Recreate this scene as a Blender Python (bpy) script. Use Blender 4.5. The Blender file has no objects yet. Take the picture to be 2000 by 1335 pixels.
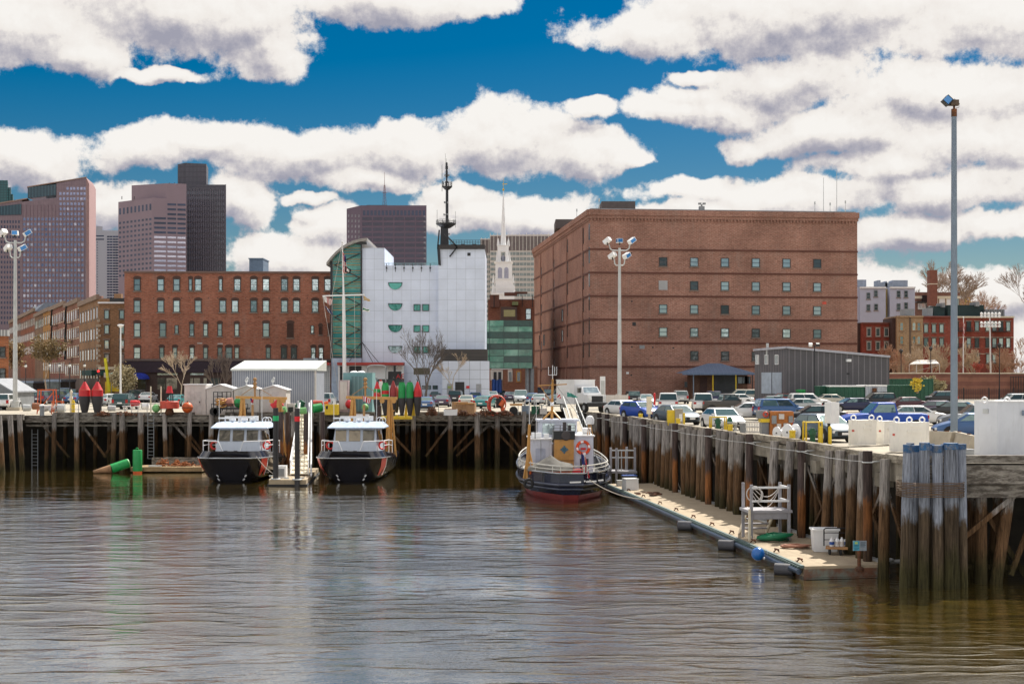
import bpy, math, random
from mathutils import Vector, Matrix
R = random.Random(7)
S = bpy.context.scene
COL = S.collection
# ---------------------------------------------------------------- camera
F, HC, YH, PX, G = 2778.0, 8.27, 738.0, 1000.0, 4.85
cam = bpy.data.cameras.new('camera'); cam.lens = 50.0; cam.sensor_width = 36.0
cam.shift_y = (YH-667.5)/2000.0; cam.clip_start = 0.5; cam.clip_end = 6000
co = bpy.data.objects.new('camera', cam); COL.objects.link(co)
co.location = (0, 0, HC); co.rotation_euler = (math.pi/2, 0, 0); S.camera = co
S.view_settings.view_transform = 'Standard'; S.view_settings.look = 'None'
S.view_settings.exposure = 0.5; S.view_settings.gamma = 1.0
# ---------------------------------------------------------------- sun
SUN_AZ, SUN_EL = math.radians(30), math.radians(50)      # right of the view axis, behind the town
sl = bpy.data.lights.new('sun', 'SUN'); sl.energy = 4.9; sl.angle = math.radians(0.5); sl.color = (1.0, 0.95, 0.86)
so = bpy.data.objects.new('sun', sl); COL.objects.link(so)
sd = Vector((math.sin(SUN_AZ)*math.cos(SUN_EL), math.cos(SUN_AZ)*math.cos(SUN_EL), math.sin(SUN_EL)))
so.rotation_euler = sd.to_track_quat('Z', 'Y').to_euler(); so.location = (60, 60, 120)
# ---------------------------------------------------------------- world: sky with cumulus
W = bpy.data.worlds.new('World'); S.world = W; W.use_nodes = True
class NT:
    def __init__(s, t): s.t = t
    def n(s, typ, **k):
        n = s.t.nodes.new(typ)
        for a, v in k.items(): setattr(n, a, v)
        return n
    def l(s, a, b): s.t.links.new(a, b)
    def m(s, op, a, b=None, c=None, clamp=False):
        n = s.n('ShaderNodeMath', operation=op); n.use_clamp = clamp
        for i, v in enumerate((a, b, c)):
            if v is None: continue
            if isinstance(v, (int, float)): n.inputs[i].default_value = v
            else: s.l(v, n.inputs[i])
        return n.outputs[0]
    def v(s, op, a, b=None, out=0):
        n = s.n('ShaderNodeVectorMath', operation=op)
        for i, v in enumerate((a, b)):
            if v is None: continue
            if isinstance(v, (tuple, list)): n.inputs[i].default_value = v
            else: s.l(v, n.inputs[i])
        return n.outputs[out]
    def mix(s, f, a, b, blend='MIX'):
        n = s.n('ShaderNodeMix', data_type='RGBA', blend_type=blend)
        for i, v in ((0, f), (6, a), (7, b)):
            if isinstance(v, (int, float)): n.inputs[i].default_value = v
            elif isinstance(v, (tuple, list)): n.inputs[i].default_value = (*v[:3], 1)
            else: s.l(v, n.inputs[i])
        return n.outputs[2]
    def noise(s, vec, scale, det=3, rough=0.55, lac=2.0, out='Fac'):
        n = s.n('ShaderNodeTexNoise'); n.inputs['Scale'].default_value = scale
        n.inputs['Detail'].default_value = det; n.inputs['Roughness'].default_value = rough
        n.inputs['Lacunarity'].default_value = lac
        if vec is not None: s.l(vec, n.inputs['Vector'])
        return n.outputs[out]
    def ramp(s, fac, stops, interp='LINEAR'):
        n = s.n('ShaderNodeValToRGB'); e = n.color_ramp.elements; n.color_ramp.interpolation = interp
        while len(e) < len(stops): e.new(0.5)
        for x, (p, c) in zip(e, stops): x.position = p; x.color = (*c[:3], 1) if not isinstance(c, (int, float)) else (c, c, c, 1)
        s.l(fac, n.inputs[0]); return n.outputs[0]
    def mr(s, val, a, b, c=0.0, d=1.0, smooth=True):
        n = s.n('ShaderNodeMapRange'); n.interpolation_type = 'SMOOTHSTEP' if smooth else 'LINEAR'
        s.l(val, n.inputs[0])
        for i, v in enumerate((a, b, c, d)): n.inputs[i+1].default_value = v
        return n.outputs[0]
def pix_dir(px, py):
    u = (px-PX)/F; v = (YH-py)/F
    return math.atan(u), math.atan(v/math.sqrt(1+u*u))
CL = [  # px, py, rx, ry of the cumulus heaps (angles seen from the quay)
 (60, 50, 210, 85), (330, 10, 330, 95), (520, 85, 100, 85), (800, -5, 240, 62), (480, 40, 170, 90), (160,95,110,45),
 (320, 135, 105, 17), (60, 305, 150, 62), (300, 300, 130, 50), (430, 275, 150, 50), (590, 300, 190, 68), (780, 290, 200, 70), (980, 270, 190, 80),
 (1120, 290, 150, 60), (1150, 205, 75, 28), (700, 355, 130, 38), (1210, 310, 60, 28),
 (270, 410, 110, 60), (200, 390, 70, 50), (480, 400, 80, 55), (560, 500, 150, 52), (640, 440, 90, 40), (600, 395, 55, 18),
 (950, 420, 170, 55), (1060, 430, 120, 60), (900, 380, 90, 30),
 (1290, 55, 190, 55), (1620, 20, 500, 95), (1900, 40, 280, 100), (1380, 140, 70, 20), (1330, 200, 130, 42), (1520, 160, 150, 62), (1430, 215, 120, 38),
 (1640, 260, 230, 52), (1850, 190, 230, 75), (1900, 280, 260, 75), (1480, 285, 90, 30), (1330, 370, 140, 32), (1560, 385, 240, 52), (1850, 375, 240, 54), (1750, 320, 190, 34),
 (1780, 462, 150, 42), (1960, 440, 110, 34), (1900, 570, 240, 44), (1700, 560, 160, 60), (1350, 420, 200, 36), (200, 540, 180, 50), (1120, 520, 200, 40), (1500, 690, 1100, 110), (400, 690, 1100, 120)]
cg = bpy.data.node_groups.new('cloud_field', 'ShaderNodeTree')
cg.interface.new_socket('Vector', in_out='INPUT', socket_type='NodeSocketVector')
cg.interface.new_socket('Field', in_out='OUTPUT', socket_type='NodeSocketFloat')
N = NT(cg); gi = N.n('NodeGroupInput'); go = N.n('NodeGroupOutput')
warp = N.n('ShaderNodeTexNoise'); warp.inputs['Scale'].default_value = 11; warp.inputs['Detail'].default_value = 5; warp.inputs['Roughness'].default_value = 0.6
N.l(gi.outputs[0], warp.inputs['Vector'])
wv = N.v('SUBTRACT', warp.outputs['Color'], (0.5, 0.5, 0.5)); wv = N.v('MULTIPLY', wv, (0.085, 0.04, 0))
P = N.v('ADD', gi.outputs[0], wv)
acc = None
for px, py, rx, ry in CL:
    a, e = pix_dir(px, py)
    q = N.v('MULTIPLY', N.v('SUBTRACT', P, (a, e, 0)), (F/rx, F/ry, 0))
    d = N.m('SUBTRACT', 1.0, N.v('LENGTH', q, out=1))
    acc = d if acc is None else N.m('SMOOTH_MAX', acc, d, 0.25)
# general broken cloud everywhere outside the view
sp = N.n('ShaderNodeSeparateXYZ'); N.l(gi.outputs[0], sp.inputs[0])
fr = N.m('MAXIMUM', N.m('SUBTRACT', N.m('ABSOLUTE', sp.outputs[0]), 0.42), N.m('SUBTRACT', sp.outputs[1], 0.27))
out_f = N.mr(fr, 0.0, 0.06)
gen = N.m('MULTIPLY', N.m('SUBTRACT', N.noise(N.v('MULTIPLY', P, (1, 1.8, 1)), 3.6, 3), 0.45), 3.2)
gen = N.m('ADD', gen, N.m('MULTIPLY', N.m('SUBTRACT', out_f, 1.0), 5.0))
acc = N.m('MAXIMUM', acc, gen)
det = N.m('ADD', N.m('MULTIPLY', N.m('SUBTRACT', N.noise(gi.outputs[0], 24, 9, 0.66), 0.5), 1.45), N.m('MULTIPLY', N.m('SUBTRACT', N.noise(gi.outputs[0], 9, 4), 0.5), 0.7))
N.l(N.m('ADD', acc, det), go.inputs[0])
N = NT(W.node_tree)
for n in list(W.node_tree.nodes): W.node_tree.nodes.remove(n)
tc = N.n('ShaderNodeTexCoord'); sp = N.n('ShaderNodeSeparateXYZ'); N.l(tc.outputs['Generated'], sp.inputs[0])
az = N.m('ARCTAN2', sp.outputs[0], sp.outputs[1]); el = N.m('ARCSINE', sp.outputs[2])
cb = N.n('ShaderNodeCombineXYZ'); N.l(az, cb.inputs[0]); N.l(el, cb.inputs[1])
def field(v):
    g = N.n('ShaderNodeGroup'); g.node_tree = cg; N.l(v, g.inputs[0]); return g.outputs[0]
f0 = field(cb.outputs[0]); f1 = field(N.v('ADD', cb.outputs[0], (0.006, 0.016, 0)))
f2 = field(N.v('ADD', cb.outputs[0], (0.002, 0.0055, 0)))
mask = N.mr(f0, 0.03, 0.27)
sh = N.m('SUBTRACT', N.m('MULTIPLY', f1, 0.62), N.m('ADD', N.m('MULTIPLY', N.m('SUBTRACT', f0, f1), 0.65), N.m('MULTIPLY', N.m('SUBTRACT', f0, f2), 1.3)))
sh = N.m('ADD', sh, N.m('MULTIPLY', N.m('SUBTRACT', N.noise(N.v('MULTIPLY', cb.outputs[0], (1, 2, 1)), 8, 7, 0.6), 0.5), 2.1))
cc = N.ramp(N.mr(sh, -0.45, 1.38, smooth=False), [(0.0, (1.0, 0.97, 0.93)), (0.40, (0.93, 0.885, 0.84)), (0.62, (0.70, 0.665, 0.67)), (0.82, (0.50, 0.485, 0.54)), (1.0, (0.38, 0.38, 0.46))])
sky = N.n('ShaderNodeTexSky'); sky.sky_type = 'NISHITA'; sky.sun_disc = False
sky.sun_elevation = SUN_EL; sky.sun_rotation = SUN_AZ; sky.air_density = 1.0; sky.dust_density = 0.4; sky.ozone_density = 3.0
gm = N.n('ShaderNodeHueSaturation'); gm.inputs['Hue'].default_value = 0.497; gm.inputs['Saturation'].default_value = 1.75; gm.inputs['Value'].default_value = 0.36
N.l(sky.outputs[0], gm.inputs['Color'])
b1 = N.n('ShaderNodeBackground'); N.l(gm.outputs[0], b1.inputs[0]); b1.inputs[1].default_value = 0.1
hi = N.n('ShaderNodeMath', operation='ADD'); b2 = N.n('ShaderNodeBackground'); N.l(cc, b2.inputs[0]); N.l(N.m('ADD', 0.66, N.m('MULTIPLY', N.mr(N.v('DOT_PRODUCT', tc.outputs['Generated'], tuple(-x for x in sd), out=1), -0.35, 0.9), 0.75)), hi.inputs[0]); N.l(N.mr(sp.outputs[2], 0.27, 0.55, 0.0, 0.55), hi.inputs[1]); N.l(hi.outputs[0], b2.inputs[1])   # unseen clouds opposite the sun and overhead brightened for extra fill light
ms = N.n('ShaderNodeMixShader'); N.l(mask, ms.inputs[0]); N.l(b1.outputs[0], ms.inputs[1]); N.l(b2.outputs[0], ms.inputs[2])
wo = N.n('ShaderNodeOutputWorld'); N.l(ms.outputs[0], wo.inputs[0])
# ---------------------------------------------------------------- helpers
def at(px, py, Y): return Vector(((px-PX)/F*Y, Y, HC-(py-YH)/F*Y))
def gp(px, Y, z=G): return Vector(((px-PX)/F*Y, Y, z))
def zz(py, Y): return HC-(py-YH)/F*Y
def xx(px, Y): return (px-PX)/F*Y
def gY(py, z=G): return F*(HC-z)/(py-YH)
def rz(a): return Matrix.Rotation(a, 3, 'Z')
def c(h, k=1.0):
    v = [int(h[i:i+2], 16)/255 for i in (1, 3, 5)]
    return tuple(k*(x/12.92 if x <= .04045 else ((x+.055)/1.055)**2.4) for x in v)
MATS = {}
def mat(name, col, rough=0.6, metal=0.0, var=0.18, scale=1.5, bump=0.0, bscale=20, col2=None, stretch=(1, 1, 1), spec=0.5, coat=0.0, grime=0.0):
    if name in MATS: return MATS[name]
    m = bpy.data.materials.new(name); m.use_nodes = True; MATS[name] = m
    N = NT(m.node_tree); b = m.node_tree.nodes['Principled BSDF']
    b.inputs['Roughness'].default_value = rough; b.inputs['Metallic'].default_value = metal
    b.inputs['Specular IOR Level'].default_value = spec; b.inputs['Coat Weight'].default_value = coat
    b.inputs['Coat Roughness'].default_value = 0.13
    tc = N.n('ShaderNodeTexCoord'); v = N.v('MULTIPLY', tc.outputs['Object'], stretch)
    oi = N.n('ShaderNodeObjectInfo')
    k = N.mr(N.noise(v, scale, 5, 0.65), 0.3, 0.7, 1-var, 1+var, False)
    k = N.m('MULTIPLY', k, N.mr(oi.outputs['Random'], 0, 1, 1-var*0.5, 1+var*0.5, False))
    base = N.mix(1.0, col, k, 'MULTIPLY') if col2 is None else N.mix(1.0, N.mix(N.mr(N.noise(v, scale*0.6, 6, 0.7), 0.42, 0.6), col, col2), k, 'MULTIPLY')
    if grime:
        base = N.mix(N.m('MULTIPLY', N.mr(N.noise(N.v('MULTIPLY', tc.outputs['Object'], (1, 1, 0.18)), 5, 6, 0.7), 0.5, 0.72), grime), base, (0.09, 0.065, 0.045))
    N.l(base, b.inputs['Base Color'])
    if bump:
        bn = N.n('ShaderNodeBump'); bn.inputs['Strength'].default_value = bump; bn.inputs['Distance'].default_value = 0.05
        N.l(N.noise(v, bscale, 4), bn.inputs['Height']); N.l(bn.outputs[0], b.inputs['Normal'])
    return m
def brick_mat(name, c1, c2, mortar, bw=0.62, bh=0.21, stain=0.3, tint=(0.3, 0.25, 0.22)):
    m = bpy.data.materials.new(name); m.use_nodes = True; MATS[name] = m
    N = NT(m.node_tree); b = m.node_tree.nodes['Principled BSDF']; b.inputs['Roughness'].default_value = 0.9; b.inputs['Specular IOR Level'].default_value = 0.15
    uv = N.n('ShaderNodeUVMap'); br = N.n('ShaderNodeTexBrick'); N.l(uv.outputs[0], br.inputs['Vector'])
    br.inputs['Color1'].default_value = (*c1, 1); br.inputs['Color2'].default_value = (*c2, 1); br.inputs['Mortar'].default_value = (*mortar, 1)
    br.inputs['Scale'].default_value = 1; br.inputs['Mortar Size'].default_value = 0.022; br.inputs['Brick Width'].default_value = bw; br.inputs['Row Height'].default_value = bh
    k = N.mr(N.noise(uv.outputs[0], 0.16, 6, 0.65), 0.3, 0.7, 0.72, 1.25, False)
    k2 = N.mr(N.noise(N.v('MULTIPLY', uv.outputs[0], (1, 3.5, 1)), 2.2, 3), 0.3, 0.7, 0.72, 1.28, False)
    col = N.mix(1.0, br.outputs[0], N.m('MULTIPLY', k, k2), 'MULTIPLY')
    st = N.m('MULTIPLY', N.mr(N.noise(N.v('MULTIPLY', uv.outputs[0], (1, 0.22, 1)), 0.6, 6, 0.7), 0.5, 0.75), stain)
    N.l(N.mix(st, col, tint), b.inputs['Base Color'])
    return m
def stripes(name, c1, c2, period, duty=0.5, axis=0, rough=0.6, var=0.12, metal=0.0, bumpy=0.0):
    m = bpy.data.materials.new(name); m.use_nodes = True; MATS[name] = m
    N = NT(m.node_tree); b = m.node_tree.nodes['Principled BSDF']; b.inputs['Roughness'].default_value = rough; b.inputs['Metallic'].default_value = metal
    uv = N.n('ShaderNodeUVMap'); sp = N.n('ShaderNodeSeparateXYZ'); N.l(uv.outputs[0], sp.inputs[0])
    fr = N.m('FRACT', N.m('DIVIDE', sp.outputs[axis], period))
    s = N.m('LESS_THAN', fr, duty)
    col = N.mix(s, c1, c2); k = N.mr(N.noise(uv.outputs[0], 0.5, 6, 0.7), 0.3, 0.7, 1-var, 1+var, False)
    N.l(N.mix(1.0, col, k, 'MULTIPLY'), b.inputs['Base Color'])
    if bumpy:
        bn = N.n('ShaderNodeBump'); bn.inputs['Strength'].default_value = 1; bn.inputs['Distance'].default_value = bumpy
        N.l(N.m('SINE', N.m('MULTIPLY', sp.outputs[axis], 2*math.pi/period)), bn.inputs['Height']); N.l(bn.outputs[0], b.inputs['Normal'])
    return m
def glass_mat(name, col, refl=0.5, rough=0.04, col2=None):
    m = bpy.data.materials.new(name); m.use_nodes = True; MATS[name] = m
    N = NT(m.node_tree); b = m.node_tree.nodes['Principled BSDF']
    oi = N.n('ShaderNodeObjectInfo'); tc = N.n('ShaderNodeTexCoord')
    cc = N.mix(oi.outputs['Random'], col, col2 or tuple(x*1.8 for x in col))
    N.l(cc, b.inputs['Base Color']); b.inputs['Metallic'].default_value = refl; b.inputs['Roughness'].default_value = rough
    b.inputs['Specular IOR Level'].default_value = 0.8
    bn = N.n('ShaderNodeBump'); bn.inputs['Strength'].default_value = 0.25; bn.inputs['Distance'].default_value = 0.05
    N.l(N.noise(tc.outputs['Object'], 1.3, 2), bn.inputs['Height']); N.l(bn.outputs[0], b.inputs['Normal'])
    return m
def tide_mat(name, top, mid, low, z1=3.3, steel=False):   # weathered pile with a tide mark
    m = bpy.data.materials.new(name); m.use_nodes = True; MATS[name] = m
    N = NT(m.node_tree); b = m.node_tree.nodes['Principled BSDF']; b.inputs['Roughness'].default_value = 0.85 if not steel else 0.7
    b.inputs['Specular IOR Level'].default_value = 0.2
    g = N.n('ShaderNodeNewGeometry'); tc = N.n('ShaderNodeTexCoord'); oi = N.n('ShaderNodeObjectInfo')
    sp = N.n('ShaderNodeSeparateXYZ'); N.l(g.outputs['Position'], sp.inputs[0])
    n1 = N.noise(N.v('MULTIPLY', g.outputs['Position'], (1, 1, 0.35)), 3.0, 5, 0.7)
    gr = N.noise(N.v('MULTIPLY', g.outputs['Position'], (9, 9, 0.5)), 2.0, 5, 0.7)
    zn = N.m('ADD', N.m('ADD', sp.outputs[2], N.m('MULTIPLY', N.m('SUBTRACT', n1, 0.5), 1.6)), N.m('MULTIPLY', N.m('SUBTRACT', oi.outputs['Random'], 0.5), 0.9))
    col = N.mix(N.mr(zn, z1-0.35, z1+0.15), mid, top)
    col = N.mix(N.mr(zn, 1.7, 0.6), col, low)
    k = N.mr(gr, 0.3, 0.7, 0.25, 1.7, False)
    col = N.mix(1.0, col, N.m('MULTIPLY', k, N.mr(oi.outputs['Random'], 0, 1, 0.75, 1.25, False)), 'MULTIPLY')
    N.l(col, b.inputs['Base Color'])
    bn = N.n('ShaderNodeBump'); bn.inputs['Strength'].default_value = 0.6; bn.inputs['Distance'].default_value = 0.04
    N.l(gr, bn.inputs['Height']); N.l(bn.outputs[0], b.inputs['Normal'])
    return m
class MB:
    def __init__(s): s.v = []; s.f = []; s.mi = []; s.k = 0
    def add(s, vs, fs, k=None):
        o = len(s.v); s.v += [Vector(p) for p in vs]
        s.f += [tuple(i+o for i in f) for f in fs]; s.mi += [s.k if k is None else k]*len(fs); return s
    def box(s, p, d, rot=0.0, k=None, top=(1, 1), mtx=None):
        x, y, z = d[0]/2, d[1]/2, d[2]/2; m = mtx if mtx is not None else rz(rot)
        vs = [Vector((sx*x*(top[0] if sz > 0 else 1), sy*y*(top[1] if sz > 0 else 1), sz*z)) for sz in (-1, 1) for sx, sy in ((-1, -1), (1, -1), (1, 1), (-1, 1))]
        return s.add([m @ q + Vector(p) for q in vs], [(3, 2, 1, 0), (4, 5, 6, 7), (0, 1, 5, 4), (1, 2, 6, 5), (2, 3, 7, 6), (3, 0, 4, 7)], k)
    def bb(s, x0, x1, y0, y1, z0, z1, k=None): return s.box(((x0+x1)/2, (y0+y1)/2, (z0+z1)/2), (abs(x1-x0), abs(y1-y0), abs(z1-z0)), k=k)
    def beam(s, a, b, w, h=None, k=None):
        a = Vector(a); b = Vector(b); d = b-a; h = h or w
        m = d.to_track_quat('X', 'Z').to_matrix()
        return s.box((a+b)/2, (d.length, w, h), mtx=m, k=k)
    def tube(s, a, b, r0, r1=None, n=10, k=None, caps=True):
        a = Vector(a); b = Vector(b); r1 = r0 if r1 is None else r1
        if (b-a).length < 1e-6: return s
        m = (b-a).to_track_quat('Z', 'Y').to_matrix(); vs = []
        for p, r in ((a, r0), (b, r1)):
            for i in range(n):
                t = 2*math.pi*i/n; vs.append(p + m @ Vector((math.cos(t)*r, math.sin(t)*r, 0)))
        fs = [(i, (i+1) % n, n+(i+1) % n, n+i) for i in range(n)]
        if caps: fs += [tuple(range(n-1, -1, -1)), tuple(range(n, 2*n))]
        return s.add(vs, fs, k)
    def path(s, pts, r, n=6, k=None, r1=None):
        pts = [Vector(p) for p in pts]; m = len(pts)-1
        rings = []
        for i, p in enumerate(pts):
            d = (pts[min(i+1, m)]-pts[max(i-1, 0)])
            q = d.to_track_quat('Z', 'Y').to_matrix(); rr = r if r1 is None else r+(r1-r)*i/m
            rings.append([p + q @ Vector((math.cos(2*math.pi*j/n)*rr, math.sin(2*math.pi*j/n)*rr, 0)) for j in range(n)])
        return s.loft(rings, True, k, caps=True)
    def loft(s, rings, closed=True, k=None, caps=False):
        n = len(rings[0]); vs = [p for r in rings for p in r]; fs = []
        for i in range(len(rings)-1):
            for j in range(n if closed else n-1):
                fs.append((i*n+j, i*n+(j+1) % n, (i+1)*n+(j+1) % n, (i+1)*n+j))
        if caps: fs += [tuple(range(n-1, -1, -1)), tuple(range((len(rings)-1)*n, len(rings)*n))]
        return s.add(vs, fs, k)
    def lathe(s, prof, p=(0, 0, 0), n=16, k=None, mtx=None, ks=None):
        p = Vector(p); m = mtx if mtx is not None else Matrix.Identity(3)
        rings = [[p + m @ Vector((r*math.cos(2*math.pi*j/n), r*math.sin(2*math.pi*j/n), z)) for j in range(n)] for r, z in prof]
        if ks is None: return s.loft(rings, True, k, caps=True)
        for i in range(len(rings)-1): s.loft(rings[i:i+2], True, ks[i])
        s.add(rings[0], [tuple(range(n-1, -1, -1))], ks[0]); s.add(rings[-1], [tuple(range(n))], ks[-1]); return s
    def sph(s, p, r, n=14, k=None, sc=(1, 1, 1)):
        p = Vector(p); vs = []; fs = []; m = n//2
        rings = [[p+Vector((r*sc[0]*math.sin(math.pi*(i+.02)/(m+.04))*math.cos(2*math.pi*j/n), r*sc[1]*math.sin(math.pi*(i+.02)/(m+.04))*math.sin(2*math.pi*j/n), r*sc[2]*math.cos(math.pi*(i+.02)/(m+.04)))) for j in range(n)][::-1] for i in range(m+1)]
        return s.loft(rings, True, k, caps=True)
    def prism(s, pts, z0, z1, k=None):          # footprint, counter-clockwise
        n = len(pts); vs = [(x, y, z0) for x, y in pts]+[(x, y, z1) for x, y in pts]
        return s.add(vs, [tuple(range(n-1, -1, -1)), tuple(range(n, 2*n))]+[(i, (i+1) % n, n+(i+1) % n, n+i) for i in range(n)], k)
    def slab(s, pts, d, k=None):                # 3d outline swept along vector d
        n = len(pts); pts = [Vector(p) for p in pts]; d = Vector(d)
        return s.add(pts+[p+d for p in pts], [tuple(range(n)), tuple(range(2*n-1, n-1, -1))]+[((i+1) % n, i, n+i, n+(i+1) % n) for i in range(n)], k)
    def torus(s, p, r, t, n=20, m=8, mtx=None, k=None):
        q = mtx if mtx is not None else Matrix.Identity(3); p = Vector(p)
        rings = [[p+q @ Vector(((r+t*math.cos(2*math.pi*j/m))*math.cos(2*math.pi*i/n), (r+t*math.cos(2*math.pi*j/m))*math.sin(2*math.pi*i/n), t*math.sin(2*math.pi*j/m))) for j in range(m)] for i in range(n+1)]
        return s.loft(rings, True, k)
    def mesh(s, name, mats, off=Vector((0, 0, 0))):
        me = bpy.data.meshes.new(name); me.from_pydata([tuple(p-off) for p in s.v], [], s.f)
        if not isinstance(mats, (list, tuple)): mats = [mats]
        for m in mats: me.materials.append(m)
        uv = me.uv_layers.new(name='UVMap').data
        for pl, k in zip(me.polygons, s.mi):
            pl.material_index = min(k, len(mats)-1); n = pl.normal
            if abs(n.z) < 0.75:
                h = Vector((-n.y, n.x)); h = h.normalized() if h.length > 1e-6 else Vector((1, 0))
                if abs(h.x) > abs(h.y) and h.x < 0 or abs(h.y) >= abs(h.x) and h.y < 0: h = -h
                for li in pl.loop_indices:
                    q = s.v[me.loops[li].vertex_index]; uv[li].uv = (q.x*h.x+q.y*h.y, q.z)
            else:
                for li in pl.loop_indices:
                    q = s.v[me.loops[li].vertex_index]; uv[li].uv = (q.x, q.y)
        me.shade_smooth(); me.set_sharp_from_angle(angle=math.radians(34))
        return me
    def obj(s, name, mats, parent=None):
        off = wloc(parent) if parent else Vector((0, 0, 0))
        o = bpy.data.objects.new(name, s.mesh(name, mats, off)); COL.objects.link(o)
        if parent: o.parent = parent
        return o
def wloc(o):
    v = Vector((0, 0, 0))
    while o: v = v + o.location; o = o.parent
    return v
def tag(o, label=None, cat=None, group=None, kind=None):
    if label: o['label'] = label
    if cat: o['category'] = cat
    if group: o['group'] = group
    if kind: o['kind'] = kind
    return o
def thing(name, label, cat, loc=(0, 0, 0), rot=0.0, group=None):
    o = bpy.data.objects.new(name, None); COL.objects.link(o); o.empty_display_size = 0.5
    o.location = loc; o.rotation_euler = (0, 0, rot); return tag(o, label, cat, group)
def copy_tree(o, parent=None):
    q = o.copy(); COL.objects.link(q); q.parent = parent
    for ch in o.children: copy_tree(ch, q)
    return q
def dup(o, loc, rot=0.0, label=None, group=None, scale=None):
    q = copy_tree(o); q.location = loc; q.rotation_euler = (0, 0, rot)
    if scale: q.scale = scale if isinstance(scale, (tuple, list)) else (scale,)*3
    return tag(q, label, None, group)
# ---------------------------------------------------------------- materials
white = mat('white_paint', (0.72, 0.72, 0.70), 0.45, var=0.07, grime=0.25)
clean_white = mat('clean_white', (0.78, 0.78, 0.78), 0.4, var=0.05, grime=0.08)
cream = mat('cream_paint', (0.72, 0.64, 0.48), 0.5, var=0.08, grime=0.35)
offwhite = mat('offwhite_shed', (0.60, 0.56, 0.52), 0.6, var=0.08, grime=0.3)
dark = mat('dark_metal', (0.02, 0.02, 0.022), 0.5, var=0.2)
black = mat('black_paint', (0.012, 0.012, 0.016), 0.35, var=0.2)
grey = mat('grey_metal', (0.25, 0.26, 0.27), 0.5, 0.3, var=0.15)
galv = mat('galvanised_steel', (0.50, 0.51, 0.50), 0.45, 0.3, var=0.12)
pole_blue = mat('blue_grey_pole', (0.20, 0.25, 0.31), 0.5, 0.2, var=0.1)
rust = mat('rust', (0.16, 0.06, 0.025), 0.9, var=0.4, scale=4, bump=0.4, col2=(0.07, 0.035, 0.02))
tan = mat('tan_paint', (0.50, 0.25, 0.06), 0.5, var=0.15, scale=3, grime=0.3)
yellow = mat('yellow_paint', (0.72, 0.50, 0.02), 0.5, var=0.1, grime=0.3)
red = mat('red_paint', (0.55, 0.015, 0.02), 0.45, var=0.15, scale=2, grime=0.15)
salmon = mat('faded_red_paint', (0.55, 0.07, 0.04), 0.55, var=0.2, grime=0.3)
orange = mat('orange_paint', (0.60, 0.10, 0.015), 0.5, var=0.2, grime=0.3)
green = mat('green_paint', (0.01, 0.30, 0.07), 0.45, var=0.15, scale=2, grime=0.2)
palegreen = mat('pale_green_paint', (0.18, 0.45, 0.16), 0.55, var=0.15, grime=0.3)
teal = mat('teal_paint', (0.17, 0.34, 0.35), 0.5, var=0.1, grime=0.25)
blue = mat('blue_paint', (0.01, 0.07, 0.32), 0.5, var=0.1)
buoy_black = mat('buoy_black', (0.035, 0.032, 0.035), 0.6, var=0.25, grime=0.2)
concrete = mat('concrete', (0.42, 0.37, 0.29), 0.9, var=0.15, scale=0.8, bump=0.2, grime=0.2)
rubber = mat('rubber', (0.018, 0.017, 0.017), 0.75, var=0.2)
timber = mat('weathered_timber', (0.26, 0.235, 0.20), 0.9, var=0.35, scale=2.5, stretch=(1, 1, 4), bump=0.5, col2=(0.09, 0.075, 0.06))
greytimber = mat('silver_timber', (0.35, 0.34, 0.33), 0.85, var=0.2, scale=2.5, bump=0.3)
wet = mat('dark_wall', (0.035, 0.028, 0.02), 0.9, var=0.4, scale=1)
pile_m = tide_mat('timber_pile', (0.27, 0.245, 0.225), (0.12, 0.066, 0.032), (0.05, 0.040, 0.016))
steel_pile = tide_mat('steel_pipe_pile', (0.07, 0.05, 0.045), (0.22, 0.085, 0.027), (0.08, 0.048, 0.028), 3.0, True)
dolph_m = tide_mat('dolphin_pile', (0.245, 0.265, 0.31), (0.085, 0.060, 0.038), (0.058, 0.050, 0.020), 3.0)
glass = glass_mat('window_glass', (0.20, 0.27, 0.30), 0.55, col2=(0.80, 0.90, 0.92))
glass_d = glass_mat('dark_glass', (0.035, 0.045, 0.05), 0.25, col2=(0.09, 0.11, 0.12))
glass_t = glass_mat('teal_glass', (0.02, 0.16, 0.14), 0.35, col2=(0.06, 0.32, 0.27))
car_glass = glass_mat('car_glass', (0.05, 0.075, 0.08), 0.35, 0.03, col2=(0.12, 0.2, 0.2))
clothwhite = mat('bright_white', (0.85, 0.85, 0.85), 0.6, var=0.03)
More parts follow.
